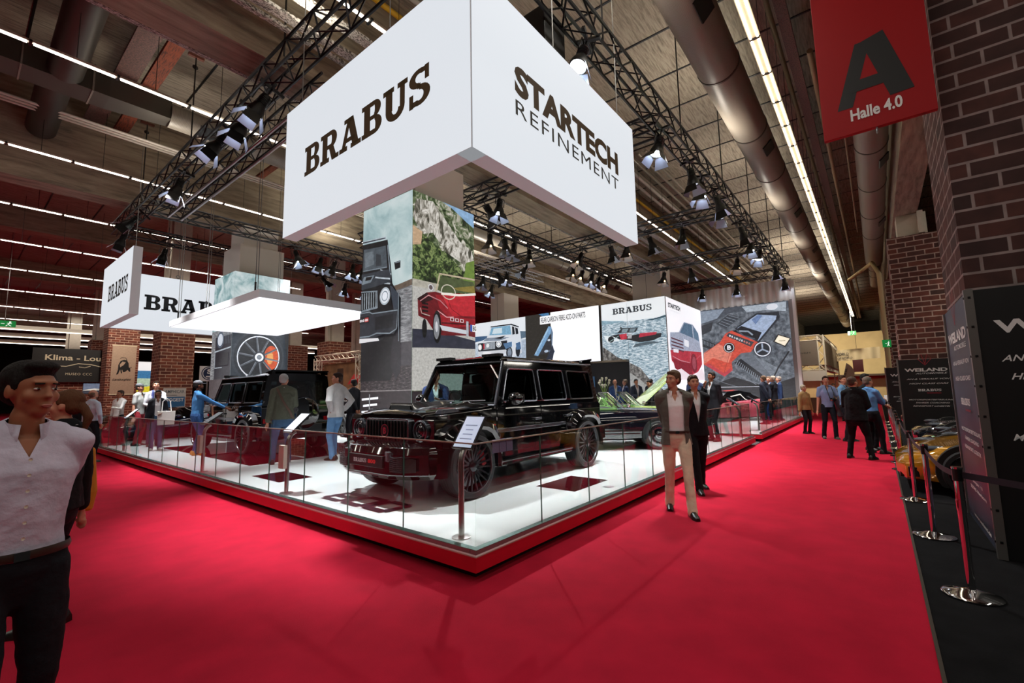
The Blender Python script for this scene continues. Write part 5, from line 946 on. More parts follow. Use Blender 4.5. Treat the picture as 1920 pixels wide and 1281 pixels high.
sports('black sports car parked directly behind the golden one', '#0c0d10', (9.7, -5.5, 0), -pi/2)
sports('second black sports car, farther along the black board', '#16171a', (12.4, -5.5, 0), -pi/2)
sports('dark red sports car at the far end of the right-hand row', '#5a1016', (19.4, -5.5, 0), -pi/2)
sports('grey sports car in the distance on the right-hand side', '#3c3f44', (26, -5.6, 0), -pi/2)
sports('low rose-red coupe with dark glass in front of the engine poster', '#b8505a', (17.6, 2.4, .236), frontdir(-.8, .6), RIMS)
sports('dark blue estate coupe in the background behind the golden motorcycle visitors', '#1d2b52', (3.2, 20.2, 0), frontdir(-.9, -.3), RIMS)
sports('black sports car behind the white-jacketed man next to the printed column', '#0a0b0d', (6.6, 12.2, .236), frontdir(-.2, -1))
# ================================================================ people
SKIN = mat('skin_light', '#c98f74', .5, mottle=.05, mscale=25, spec=.3); SKIN2 = mat('skin_tan', '#9a6348', .5, mottle=.05, mscale=25, spec=.3); SKIN3 = mat('skin_brown', '#6b432f', .5, spec=.3)
EYEW = mat('eye_white', '#d8d4cf', .2); EYED = mat('eye_iris', '#2a1c14', .1); LIP = mat('lips', '#9c5648', .45)
def remesh(mb, voxel, it, fold=0, seed=0):
    me = mb.mesh('tmp'); o = bpy.data.objects.new('tmp', me); C.objects.link(o); m = o.modifiers.new('r', 'REMESH'); m.mode = 'VOXEL'; m.voxel_size = voxel
    if it: s = o.modifiers.new('s', 'SMOOTH'); s.factor = .6; s.iterations = it
    if fold:
        tx = bpy.data.textures.get('cloth_folds') or bpy.data.textures.new('cloth_folds', 'CLOUDS'); tx.noise_scale = .11; d = o.modifiers.new('d', 'DISPLACE'); d.texture = tx; d.strength = fold; d.mid_level = .5; d.texture_coords = 'LOCAL'
    dg = bpy.context.evaluated_depsgraph_get(); r = bpy.data.meshes.new_from_object(o.evaluated_get(dg)); bpy.data.objects.remove(o); bpy.data.meshes.remove(me)
    r.materials.clear(); r.materials.append(mb.mats[0]); r.polygons.foreach_set('use_smooth', [True]*len(r.polygons)); r.update(); return r
def cut_mesh(me, planes, drop):
    import bmesh
    bm = bmesh.new(); bm.from_mesh(me)
    for co, no in planes: bmesh.ops.bisect_plane(bm, geom=bm.verts[:]+bm.edges[:]+bm.faces[:], plane_co=co, plane_no=no)
    bmesh.ops.delete(bm, geom=[f for f in bm.faces if drop(f.calc_center_median())], context='FACES'); bm.to_mesh(me); bm.free(); return me
def ik(a, bq, l1, l2, bend):
    a, bq = Vector(a), Vector(bq); d = bq-a; L = min(d.length, (l1+l2)*.999); x = (l1*l1-l2*l2+L*L)/(2*L); h = sqrt(max(0, l1*l1-x*x)); d.normalize(); bend = Vector(bend); bend = (bend-d*bend.dot(d)).normalized()
    return a+d*x+bend*h
ARM = {'down': ((.27, .02, .80), (.3, -.6, 0)), 'back': ((.05, -.19, .93), (.2, -1, -.1)), 'front': ((.08, .24, 1.08), (.7, -.6, -.6)), 'phone': ((.05, .33, 1.24), (.6, -.2, -1)), 'pocket': ((.19, .08, .93), (1, -.6, 0)), 'hip': ((.17, -.04, 1.0), (1, -.7, 0)), 'reach': ((.1, .58, 1.1), (.2, -.3, -1)), 'camera': ((.1, .22, 1.12), (.7, -.5, -.4)), 'swingf': ((.24, .2, .88), (.2, -1, 0)), 'swingb': ((.25, -.2, .86), (.2, -1, 0)), 'chin': ((.06, .2, 1.42), (.5, .1, -1))}
def person(label, pos, yaw, H=1.78, z=0, top='shirt', tc='#dddddd', pants='#1d2028', hair='#2a1c14', hairstyle='short', skin=SKIN, arms=('down', 'down'), feet=((-.1, 0), (.1, 0)), shoes='#14110f', tilt=0, head=0, nod=0, inner='#e8e8ea', belt=None, tie=None, fat=1.0, near=False, female=False, short=False, beard=None, lift=(0, 0), glasses=False, group=None, lapel=None, quilt=False, extras=None, feet_out=.12, lanyard=None):
    """local frame: +Y forward, +X the person's right-hand side is mirrored (x > 0 = right)"""
    k = H/1.78; t = thing('person', label, 'person', (pos[0], pos[1], z), math.radians(yaw), group); t.scale = (k, k, k)
    vx = .009 if near else .014; sh = .15 if female else .172; sw = fat
    Rt = Matrix.Rotation(math.radians(tilt), 4, 'X'); piv = Vector((0, 0, .95))
    U = lambda p: tuple(piv + (Rt @ (Vector(p)-piv)))                                  # upper body lean
    hips = [(-.09, 0, .93), (.09, 0, .93)]; legs = []
    for i, (fx, fy) in enumerate(feet):
        an = (fx, fy, .09+lift[i]); kn = ik(hips[i], an, .44, .42, (0, 1, 0)); legs.append((hips[i], tuple(kn), an))
    arm = []
    for i, s in enumerate((-1, 1)):
        h_, bd = ARM[arms[i]] if isinstance(arms[i], str) else arms[i]; shd = Vector((s*sh, -.01, 1.43)); hd_ = Vector((s*h_[0] if arms[i] != 'back' else s*h_[0], h_[1], h_[2])); el = ik(shd, hd_, .29, .26, (s*bd[0], bd[1], bd[2])); arm.append((U(shd), U(el), U(hd_)))
    Hm = Matrix.Translation(Vector(U((0, 0, 1.52)))) @ Matrix.Rotation(math.radians(head), 4, 'Z') @ Matrix.Rotation(math.radians(tilt*.5+nod), 4, 'X') @ Matrix.Translation((0, 0, -1.52))
    # continuous body
    b = MB(); b.limb([U((0, 0, 1.0)), U((0, 0, 1.2)), U((0, -.01, 1.38))], [(.11*sw, .08), (.12*sw, .09), (.135, .094)], skin); b.limb([U((0, -.015, 1.36)), U((0, -.01, 1.46)), U((0, .005, 1.56))], [.07, .058, .054], skin)
    for (h_, kn, an), fx in zip(legs, (-1, 1)):
        b.limb([h_, kn, an], [.07, .05, .036], skin); b.limb([(an[0], an[1]-.03, an[2]-.04), (an[0], an[1]+.12, an[2]-.055)], [.028, .018], skin)
    for (s0, e0, h0), s in zip(arm, (-1, 1)):
        s0, e0, h0 = Vector(s0), Vector(e0), Vector(h0); b.limb([s0, e0, h0], [.045, .038, .024], skin); d = (h0-e0).normalized(); sd = d.cross(Vector((0, 1, 0)) if abs(d.y) < .8 else Vector((0, 0, 1))).normalized(); up_ = sd.cross(d)
        b.limb([h0, h0+d*.05, h0+d*.085], [(.022, .022), (.036, .020), (.036, .018)], skin)
        for j, (o_, L_) in enumerate(((-.028, .06), (-.01, .072), (.01, .068), (.027, .052))):
            p0 = h0+d*.085+up_*o_; p1 = p0+d*L_*.5+sd*.006*s; p2 = p1+(d*.7+sd*.5*-s).normalized()*L_*.5; b.limb([p0, p1, p2], [.0105, .0095, .008] if near else [.013, .012, .01], skin, 8)
        p0 = h0+d*.03+up_*.028; b.limb([p0, p0+(d*.6+up_*.7).normalized()*.035, p0+(d+up_*.4).normalized()*.065], [.013, .011, .009], skin, 8)
    b.M = Hm
    b.ball((0, -.012, 1.685), (.075, .094, .092), skin, 18, 12); b.ball((0, .022, 1.635), (.06, .068, .085), skin, 16, 12); b.ball((0, .045, 1.585), (.040, .042, .034), skin, 14, 10)
    b.loft([[(-.017, .07, 1.638), (.017, .07, 1.638), (.012, .106, 1.64), (-.012, .106, 1.64)], [(-.009, .07, 1.69), (.009, .07, 1.69), (.005, .088, 1.69), (-.005, .088, 1.69)]], skin); b.ball((0, .094, 1.642), (.016, .016, .012), skin, 10, 8)
    b.ball((0, .072, 1.70), (.05, .018, .013), skin, 12, 8)
    for s in (-1, 1): b.ball((s*.076, -.005, 1.655), (.010, .02, .03), skin, 10, 8); b.ball((s*.04, .055, 1.64), (.026, .026, .028), skin, 10, 8)
    b.ball((0, .080, 1.603), (.024, .014, .012), skin, 12, 8)
    b.M = None
    put('body', remesh(b, .0065 if near else .0125, 3 if near else 1), t)
    # face details
    fb = MB(); fb.M = Hm
    for s in (-1, 1): fb.ball((s*.031, .0745, 1.672), (.0125, .010, .0055), EYEW, 10, 8); fb.ball((s*.031, .0815, 1.672), (.006, .005, .006), EYED, 8, 6)
    obj('eyes', fb, t, smooth=80); fb = MB(); fb.M = Hm; fb.ball((0, .0925, 1.603), (.022, .006, .006), LIP, 12, 6); fb.ball((0, .0915, 1.598), (.017, .006, .004), LIP, 12, 6); obj('lips', fb, t, smooth=80)
    hm = mat('hair_'+hair.strip('#'), hair, .75, bump=.5, bscale=90, stretch=(1, 1, .3), spec=.25)
    fb = MB(); fb.M = Hm
    for s in (-1, 1): fb.box((s*.030, .0845, 1.694), (.03, .008, .006), hm, ry=s*.1, rz=-s*.35)
    obj('eyebrows', fb, t)
    if hairstyle != 'bald':
        b = MB(); b.M = Hm
        if hairstyle == 'fringe': b.ball((0, -.034, 1.665), (.080, .075, .085), hm, 18, 12)
        else:
            b.ball((0, -.026, 1.712), (.083, .096, .084), hm, 20, 14); b.ball((0, -.05, 1.665), (.079, .064, .075), hm, 16, 12); b.ball((0, .03, 1.752), (.06, .045, .03), hm, 14, 10)
            for s in (-1, 1): b.box((s*.073, .012, 1.69), (.012, .03, .05), hm)
        if hairstyle == 'quiff': b.ball((0, .045, 1.768), (.062, .042, .026), hm, 14, 10)
        if hairstyle == 'long': b.limb([(0, -.06, 1.66), (0, -.085, 1.52), (0, -.08, 1.42)], [(.085, .06), (.08, .05), (.06, .035)], hm)
        if hairstyle == 'tail': b.ball((0, -.1, 1.66), .03, hm); b.limb([(0, -.115, 1.65), (0, -.15, 1.57), (0, -.13, 1.46)], [.032, .034, .014], hm)
        put('hair', remesh(b, .008 if near else .013, 1, .006), t)
    if hairstyle == 'cap' or (extras and 'cap' in extras): b = MB(); b.M = Hm; b.ball((0, -.02, 1.735), (.088, .1, .065), mat('grey_cap', '#6c6f74', .8), 16, 10); b.box((0, .1, 1.72), (.12, .1, .012), mat('grey_cap', '#6c6f74', .8)); obj('cap', b, t, smooth=50)
    if beard: bm_ = mat('beard_'+beard.strip('#'), beard, .9, bump=.5, bscale=120); b = MB(); b.M = Hm; b.ball((0, .036, 1.588), (.055, .052, .036), bm_); b.ball((0, .085, 1.617), (.026, .012, .005), bm_); obj('beard', b, t, smooth=80)
    if glasses:
        b = MB(); b.M = Hm
        for s in (-1, 1): b.lathe([(.019, 0), (.021, .002), (.019, .004)], (s*.032, .094, 1.672), (0, 1, 0), BLACK, 14); b.tube([(s*.052, .094, 1.675), (s*.08, 0, 1.675)], .002, BLACK, 4)
        obj('glasses', b, t)
    # trousers and shoes
    pm = mat('cloth_'+pants.strip('#'), pants, .85, bump=.25, bscale=35, mottle=.12, mscale=9, spec=.2); b = MB(); w_ = .155*sw if not female else .165*sw
    b.limb([(0, 0, 1.0), (0, -.005, .93), (0, -.01, .88)], [(w_, .105*sw), (w_*1.05, .12*sw), (w_*.95, .11*sw)], pm)
    for h_, kn, an in legs:
        a_ = Vector(an); kn = Vector(kn); b.limb([h_, tuple((Vector(h_)+kn)/2), tuple(kn), tuple((kn+a_)/2), (an[0], an[1]+.01, an[2]-.035)], [.092*sw, .082*sw, .064, .058, .058], pm)
    put('trousers', remesh(b, vx, 2, .018), t)
    sm = mat('shoe_'+shoes.strip('#'), shoes, .35); 
    for (h_, kn, an), s in zip(legs, (-1, 1)):
        b = MB(); b.M = Matrix.Translation((an[0], an[1], lift[0 if s < 0 else 1])) @ Matrix.Rotation(-s*feet_out, 4, 'Z')
        fr = lambda y, w2, z0, z1: [(-w2, y, z0), (-w2*.9, y, z0+(z1-z0)*.6), (-w2*.4, y, z1), (w2*.4, y, z1), (w2*.9, y, z0+(z1-z0)*.6), (w2, y, z0)]
        b.loft([fr(-.085, .03, .0, .07), fr(-.06, .038, .0, .1), fr(.0, .041, 0, .1), fr(.07, .045, 0, .075), fr(.14, .044, 0, .055), fr(.19, .028, .003, .035)], sm); obj('shoe', b, t, smooth=50)
    if belt:
        b = MB(); b.lathe([(1, -.017), (1.03, 0), (1, .017)], (0, 0, 0), (0, 0, 1), mat('belt_'+belt.strip('#'), belt, .45), 28); b.v = [(x*(w_+.014), y*(.105*sw+.022), z_+1.0) for x, y, z_ in b.v]; b.box((0, .105*sw+.02, 1.0), (.045, .012, .035), CHROME); obj('belt', b, t, smooth=40)
    # top
    def torso(m, g, hem, hemr, flare=0, sleeve=1.0, cuff=True):
        b = MB(); b.limb([U((0, .0, hem+.03)), U((0, .0, 1.06)), U((0, .005, 1.18)), U((0, .0, 1.32)), U((0, -.01, 1.42))], [(hemr+g+flare, .11*sw+g+flare*.6), ((.15 if not female else .14)*sw+g, .108*sw+g), (.155*sw+g, .112*sw+g), ((.18 if not female else .165)*(.5+.5*sw)+g, .118+g), (.15+g, .088+g)], m)
        b.limb([U((-.10, -.015, 1.475)), U((.10, -.015, 1.475))], [.052+g, .052+g], m); b.limb([U((-sh+.015, -.012, 1.435)), U((0, -.015, 1.47)), U((sh-.015, -.012, 1.435))], [.06+g, .066+g, .06+g], m)
        for s0, e0, h0 in arm:
            s0, e0, h0 = Vector(s0), Vector(e0), Vector(h0)
            if sleeve < .6: m1 = s0.lerp(e0, .75); b.limb([s0, m1], [.062+g, .06+g], m)
            else: b.limb([s0, s0.lerp(e0, .5), e0, e0.lerp(h0, .5), e0.lerp(h0, .86*sleeve)], [.062+g, .056+g, .05+g, .043+g, .036+g], m)
        return b
    def vneck(me):
        inv = Matrix.Rotation(math.radians(-tilt), 4, 'X'); pl = []
        for s in (-1, 1): co = Vector(U((0, .1, 1.385))); no = Rt @ Vector((s, 0, -.42)); pl.append((tuple(co), tuple(no)))
        def drop(c):
            c = piv + (inv @ (c-piv)); return c.y > .0 and c.z > 1.385 and abs(c.x) < (c.z-1.385)*.42
        return cut_mesh(me, pl, drop)
    tm = mat(('quilt_' if quilt else 'cloth_')+tc.strip('#'), tc, .85, bump=.9 if quilt else .25, bscale=14 if quilt else 30, mottle=.1, mscale=8, spec=.2)
    if top in ('shirt', 'sweater'):
        me = remesh(torso(tm, .0, .96 if top == 'shirt' and belt else .87, .155*sw, .012 if not belt else .0, .45 if short else 1), vx, 2, .016)
        if not belt: cut_mesh(me, [((0, 0, .9), (0, 0, 1))], lambda c: c.z < .9 and abs(c.x) < .2 and abs(c.y) < .17)
        if top == 'shirt': vneck(me)
        put(top, me, t)
    else:
        im = mat('cloth_'+inner.strip('#'), inner, .85, bump=.2, bscale=30, spec=.2); me = remesh(torso(im, -.006, .98, .15*sw), vx, 2, .008)
        if not tie: vneck(me)
        put('shirt', me, t)
        me = remesh(torso(tm, .016, .80 if top == 'jacket' else .84, .165*sw, .02), vx, 2, .014)
        if top == 'jacket':
            op = .075 if lapel is None else lapel; P0 = Vector(U((0, .1, 1.44))); inv = Matrix.Rotation(math.radians(-tilt), 4, 'X')
            def lw(z_): return max(.004, op*(1-abs(z_-1.30)/.55)) if lapel is None else op*(.75+.25*cos((z_-1.2)*3))
            pl = []
            for s in (-1, 1):
                if lapel is None: pl += [((0, 0, 1.04), (s*1.0, 0, -.17)), ((s*.062, 0, 1.3), (s, 0, .25))]
                else: pl += [((s*op, 0, 1.1), (s, 0, .0))]
            def drop(c):
                c = piv + (inv @ (c-piv))
                if c.y < .02: return False
                if c.z > 1.50 : return abs(c.x) < .07
                if lapel is None: return abs(c.x) < (c.z-1.04)*.17 and c.z > 1.04
                return abs(c.x) < op
            me = cut_mesh(me, pl, drop)
        hz = .84 if top == 'jacket' else .87
        cut_mesh(me, [((0, 0, hz), (0, 0, 1))], lambda c: c.z < hz and abs(c.x) < .215*sw and abs(c.y) < .19*sw and not any((Vector(a_[2])-c).length < .1 for a_ in arm))
        o = put(top if top != 'jacket' else 'suit_jacket', me, t); so = o.modifiers.new('thick', 'SOLIDIFY'); so.thickness = .004
    # collar
    cm = mat('cloth_'+(inner if top in ('jacket', 'coat') else tc).strip('#'), inner if top in ('jacket', 'coat') else tc, .85)
    if top != 'sweater':
        b = MB(); b.M = Matrix.Translation(Vector(U((0, -.004, 1.502)))) @ Matrix.Rotation(math.radians(tilt-12), 4, 'X'); n = 22
        A_ = [math.radians(24+312*i/n) for i in range(n+1)]
        b.loft([[(r*sin(a), r*cos(a)*1.02, z_-.018*(1+cos(a))*dd) for a in A_] for r, z_, dd in ((.063, .034, .2), (.067, .038, .2), (.086, .0, .8), (.093, -.008, 1.8))], cm, caps=False, closed=False)
        o = obj('collar', b, t, smooth=60); so = o.modifiers.new('thick', 'SOLIDIFY'); so.thickness = .003
    if tie: b = MB(); b.limb([U((0, .118, 1.45)), U((0, .135, 1.3)), U((0, .13, 1.1))], [(.012, .008), (.028, .007), (.032, .006)], mat('tie_'+tie.strip('#'), tie, .6), 10); obj('tie', b, t, smooth=60)
    if lanyard:
        b = MB(); lm = mat('lanyard_'+lanyard.strip('#'), lanyard, .6)
        for s in (-1, 1): b.tube([U((s*.07, .03, 1.52)), U((s*.06, .13, 1.4)), U((s*.01, .155, 1.14))], .006, lm, 5)
        b.box(U((0, .158, 1.09)), (.08, .006, .1), mat('badge_card', '#d8d6d0', .5)); obj('lanyard', b, t)
    return t, arm, U, k
def held(name, label, cat, t, k, local, mbf):
    """an object carried by a person stays top-level, placed at the hand"""
    M = Matrix.Translation(t.location) @ Matrix.Rotation(t.rotation_euler[2], 4, 'Z') @ Matrix.Scale(k, 4); p = M @ Vector(local); e = thing(name, label, cat, tuple(p), t.rotation_euler[2]); return e
def yaw_to(dx, dy): return math.degrees(math.atan2(-dx, dy))     # +Y forward turned to (dx, dy)

# the two large foreground figures
T1 = person('man in pale lilac shirt and dark jeans cut off by the left edge', (-2.64, .07), yaw_to(.1, -1), 1.74, 0, 'shirt', '#c3bdcf', '#14151b', '#120c0a', 'quiff', SKIN2, ('back', 'back'), ((-.12, -.12), (.1, .2)), head=24, nod=-3, belt='#2a1d14', near=True, beard=None)
b = MB()
for q in range(6): b.lathe([(.001, .0), (.0065, .001), (.0065, .003)], (.004, .137-.0+.0*q, 1.07+.062*q), (0, 1, 0), mat('shirt_button', '#e3dccb', .3), 10)
o = obj('button_row', b, T1[0])
T2 = person('walking man in grey-brown blazer, open white shirt and beige trousers on the aisle', (3.2, -.6), yaw_to(-.88, -.47), 1.82, 0, 'jacket', '#615c55', '#e0cfb6', '#5d4632', 'short', SKIN, ('back', 'back'), ((-.1, .24), (.1, -.18)), head=-48, belt='#3d2018', lapel=.095, inner='#faf4f6', near=True, shoes='#0d0a09', lift=(0, .0))
person('man in black suit walking right behind the man in the blazer', (4.65, -.42), yaw_to(-.8, -.6), 1.79, 0, 'jacket', '#121318', '#121318', '#3a281c', 'short', SKIN, ('back', 'down'), ((-.1, -.2), (.1, .25)))
person('person with reddish ponytail and black jacket behind the nearest man', (-2.3, 1.95), yaw_to(-.7, .7), 1.65, 0, 'coat', '#101114', '#1a1a1f', '#5b3a24', 'tail', SKIN, ('down', 'down'), female=True, head=15)
o = thing('shoulder_bag', 'orange-yellow bag hanging behind the person with the ponytail', 'bag', (-2.1, 2.3, .7)); b = MB(); b.loft([[(-.05, -.03, 0), (.05, -.03, 0), (.05, .03, 0), (-.05, .03, 0)], [(-.07, -.04, .15), (.07, -.04, .15), (.07, .04, .15), (-.07, .04, .15)], [(-.04, -.02, .5), (.04, -.02, .5), (.04, .02, .5), (-.04, .02, .5)]], mat('bag_orange', '#c8801a', .6)); obj('bag_body', b, o, bevel=.02); b = MB(); b.tube([(-.03, 0, .48), (-.08, -.22, .66), (-.05, 0, .48)], .012, mat('bag_orange', '#c8801a', .6), 6); obj('bag_strap', b, o)
# visitors at the left
person('bald bearded man in light blue shirt on the carpet at the platform corner', (-.45, 13.1), yaw_to(.8, .4), 1.85, 0, 'shirt', '#b9c6d4', '#16181d', '#6b5a48', 'fringe', SKIN, ('down', 'pocket'), shoes='#4a4c46', beard='#7a6450', belt='#1c1512', glasses=True)
person('man in dark suit with dark hair in the left background', (-.3, 16.9), yaw_to(.6, .5), 1.78, 0, 'jacket', '#15161b', '#15161b', '#3a2a20', 'short', SKIN)
person('man in black jacket holding a cap-like bag in the left background', (-1.2, 17.8), yaw_to(1, .1), 1.74, 0, 'coat', '#121217', '#17171c', '#20160f', 'short', SKIN, ('front', 'down'))
person('man in white shirt with phone at the left end of the platform', (.45, 15.1), yaw_to(-.8, -.5), 1.62, .236, 'shirt', '#e0ddd8', '#121318', '#3b2c22', 'short', SKIN2, ('phone', 'down'))
T = person('man in grey shirt and cap, left of the three friends', (.75, 14.3), yaw_to(.75, -.65), 1.80, .236, 'shirt', '#a9aaa6', '#8c2a34', '#3a3128', 'cap', SKIN, ('phone', 'down'), fat=1.08, short=True)
T = person('young man with navy football scarf looking at his phone, middle of three friends', (.98, 13.65), yaw_to(-.1, -1), 1.85, .236, 'shirt', '#d8dade', '#24344c', '#4b3a2a', 'quiff', SKIN, ('phone', 'front'), nod=12)
b = MB()
for s in (-1, 1): b.limb([(s*.06, .03, 1.53), (s*.085, .15, 1.38), (s*.08, .165, 1.12)], [(.03, .014)]*3, mat('scarf_navy', '#20306a', .8), 8); b.limb([(s*.045, .05, 1.52), (s*.105, .165, 1.36), (s*.1, .175, 1.14)], [(.006, .006)]*3, mat('scarf_white', '#d8dade', .8), 6)
obj('scarf', b, T[0], smooth=60)
T = person('woman with black hair, black cardigan and white tote bag, right of the three', (.72, 12.3), yaw_to(-.15, -1), 1.58, .236, 'jacket', '#15161c', '#35506e', '#120d0c', 'long', SKIN3, ('front', 'down'), lapel=.07, inner='#dcdcdc', female=True, shoes='#b9b0ac')
e = held('tote_bag', 'white canvas tote bag carried by the dark-haired woman', 'bag', T[0], T[3], (-.2, .24, .74), None); b = MB(); b.loft([[(-.18, -.04, 0), (.18, -.04, 0), (.18, .04, 0), (-.18, .04, 0)], [(-.19, -.05, .36), (.19, -.05, .36), (.19, .05, .36), (-.19, .05, .36)]], mat('canvas_white', '#d9d8d0', .8, bump=.2)); obj('bag_body', b, e, bevel=.01); b = MB(); b.tube([(-.1, 0, .36), (-.08, -.1, .62), (.0, -.12, .7), (.08, -.1, .62), (.1, 0, .36)], .012, mat('canvas_white', '#d9d8d0', .8), 6); obj('handle', b, e)
person('bearded man in blue denim shirt reaching to the bonnet of the rear off-roader', (.98, 10.1), yaw_to(.95, -.1), 1.76, .236, 'shirt', '#3f74a6', '#2a4a78', '#1a1512', 'cap', SKIN3, ('down', 'reach'), beard='#1a1310', fat=1.12, shoes='#a8682a')
T = person('grey-haired man seen from behind in olive quilted jacket with brown strap', (1.52, 6.85), yaw_to(.35, 1), 1.80, .236, 'coat', '#4d5145', '#34506e', '#a9a9a8', 'short', SKIN, ('down', 'front'), quilt=True, fat=1.18, head=-30, feet=((-.17, -.05), (.13, .05)), shoes='#1b1a1c')
b = MB(); b.limb([(-.13, -.10, 1.49), (-.03, -.175, 1.25), (.12, -.185, 1.0), (.16, -.15, .9)], [(.022, .008)]*4, mat('strap_brown', '#4a3226', .6), 8); o = obj('bag_strap', b, T[0], smooth=50)
T = person('man in white jacket and light blue jeans with hands on hips by the printed column', (2.36, 6.27), yaw_to(-.25, 1), 1.82, .236, 'coat', '#eef0f2', '#6590bd', '#2a1b14', 'short', SKIN, ('hip', 'hip'), inner='#c8ccd0', head=52, shoes='#3a231a', feet=((-.07, .0), (.07, .1)))
person('man in dark suit half hidden behind the printed column', (4.4, 8.9), yaw_to(-.2, 1), 1.78, .236, 'jacket', '#17181e', '#23242a', '#17100d', 'short', SKIN2, ('back', 'back'))
T = person('man in navy suit seen through the near off-roader windscreen, photographing with a phone', (2.93, 3.78), yaw_to(-.62, -.78), 1.76, .236, 'jacket', '#26355a', '#1a1f2c', '#1a120d', 'short', SKIN, ('phone', 'down'), head=-10)
e = held('smartphone', 'black smartphone held up behind the near off-roader', 'phone', T[0], T[3], (-.06, .42, 1.36), None); b = MB(); b.box((0, 0, 0), (.075, .01, .15), BLACK); obj('phone_case', b, e, bevel=.003)
# guests inside the stand
IN = [((14.1, 5.55), (-.7, -.5), 'jacket', '#2f4676', '#a9a6a2', 'fringe', 'balding man in bright blue suit and open white shirt left of the raised green bonnet', None), ((14.9, 5.5), (-.5, .5), 'jacket', '#1e2a46', '#7a6a58', 'short', 'man with glasses in navy suit behind the black convertible windscreen', None),
      ((15.2, 6.1), (-.6, -.6), 'jacket', '#22304e', '#8a6f58', 'short', 'man partly hidden between the two blue-suited guests', None), ((14.9, 5.0), (-.6, -.7), 'jacket', '#232a38', '#17110d', 'short', 'dark-haired man in navy suit looking down at a phone near the shore poster', None),
      ((15.5, 4.62), (-.95, -.1), 'jacket', '#14161c', '#120d0b', 'short', 'dark-haired man in black suit turned left near the shore poster', None), ((14.5, 6.9), (-.5, -.7), 'jacket', '#2a1f22', '#3a2b22', 'short', 'small figure at the dark doorway behind the off-roader', None)]
for p, d, tp, c1, hc, hs, lab, ti in IN: person(lab, p, yaw_to(*d), 1.77, .236, tp, c1, c1, hc, hs, SKIN, ('front', 'front') if 'phone' in lab else ('down', 'down'), glasses='glasses' in lab)
person('man in black suit bending over the open bonnet of the green convertible', (11.75, 2.9), yaw_to(-.9, .3), 1.78, .236, 'jacket', '#101116', '#101116', '#1a1310', 'short', SKIN, ('reach', 'reach'), tilt=-38)
person('tall man in dark suit with hand at chin right behind the man in the blazer', (9.55, .62), yaw_to(-.8, .45), 1.76, .236, 'jacket', '#1f2026', '#17181d', '#1e1612', 'short', SKIN2, ('back', 'chin'))
person('older man in profile just behind the tall dark-suited man', (11.6, 1.66), yaw_to(-.8, -.2), 1.78, .236, 'jacket', '#2a3350', '#1d2230', '#8a7a66', 'fringe', SKIN)
SU = [((16.0, .55), (.4, 1), '#191c28', '#5a4330', 'back', 'suited man with hands clasped behind his back, left of the group by the glass'), ((17.65, .65), (-.8, .2), '#274c8c', '#6a5240', 'down', 'man in bright blue jacket in the middle of the suited group'),
      ((17.0, .4), (.3, 1), '#16181f', '#9a8a7c', 'front', 'grey-haired suited man, third of the group by the glass'), ((18.3, .4), (-.3, .8), '#1d2c4a', '#8a8078', 'down', 'suited man at the right end of the group beside the poster frame'), ((19.8, .9), (-.6, -.6), '#1b2236', '#4a3a2c', 'down', 'suited man in the back of the group by the poster')]
for p, d, c1, hc, am, lab in SU: person(lab, p, yaw_to(*d), 1.76, .236, 'jacket', c1, c1, hc, 'short', SKIN, (am, am))
# aisle visitors
T = person('man with glasses and neck camera in the aisle, grey jacket on arm', (13.9, -1.5), yaw_to(-.85, -.3), 1.87, 0, 'shirt', '#7f8fb4', '#141820', '#3a2a1e', 'short', SKIN, ('camera', 'down'), ((-.12, .05), (.14, -.1)), short=True, glasses=True, shoes='#4a4a44', head=-10)
e = held('camera', 'black camera held by the man with glasses', 'camera', T[0], T[3], (-.06, .26, 1.12), None); b = MB(); b.box((0, 0, 0), (.14, .06, .09), BLACK); b.tube([(0, .03, 0), (0, .11, 0)], .035, BLACK, 14); obj('camera_body', b, e, bevel=.008); b = MB(); b.tube([(-.07, 0, .04), (-.02, -.12, .38), (.1, -.22, .42), (.07, 0, .04)], .012, BLACK, 5); obj('camera_strap', b, e)
e = held('folded_jacket', 'grey jacket draped over the forearm of the man with the camera', 'jacket', T[0], T[3], (-.24, .12, .62), None); b = MB(); b.limb([(0, 0, .5), (-.03, .02, .3), (0, 0, .06)], [(.1, .07), (.12, .08), (.07, .05)], mat('cloth_454850', '#454850', .9)); o = put('cloth', remesh(b, .014, 2, .02), e)
person('older person in beige coat walking just behind the man with the camera', (15.4, -.75), yaw_to(-.6, -.7), 1.62, 0, 'coat', '#9a7c52', '#1c1c20', '#b9ae98', 'short', SKIN, ('down', 'down'), female=True)
person('young man in light blue shirt left of the large dark-suited man', (13.4, -1.95), yaw_to(-.4, -.9), 1.86, 0, 'shirt', '#6f9ac4', '#16181f', '#4a3526', 'quiff', SKIN, ('down', 'front'), head=-25, lanyard='#1c1c22')
person('heavy man in black suit seen from behind in the aisle', (9.6, -2.3), yaw_to(.9, -.35), 1.76, 0, 'jacket', '#101014', '#0e0e12', '#4a3a30', 'short', SKIN, ('front', 'front'), ((-.2, .0), (.2, .05)), fat=1.22, head=-20)
T = person('man in blue shirt pointing to the cars, phone in hand', (10.75, -2.55), yaw_to(.75, -.6), 1.77, 0, 'shirt', '#5b8ac0', '#13151b', '#6b6058', 'short', SKIN, ('reach', 'phone'), ((-.12, 0), (.12, .1)), head=-10)
e = held('smartphone', 'white smartphone held by the pointing man in blue', 'phone', T[0], T[3], (.05, .42, 1.27), None); b = MB(); b.box((0, 0, 0), (.075, .01, .15), WHITE); obj('phone_case', b, e, bevel=.003)
person('tall dark-haired man in black behind the pointing man in blue', (11.5, -2.5), yaw_to(-.5, -.8), 1.86, 0, 'sweater', '#15161b', '#15161b', '#0d0a09', 'short', SKIN2, ('down', 'down'), head=-10)
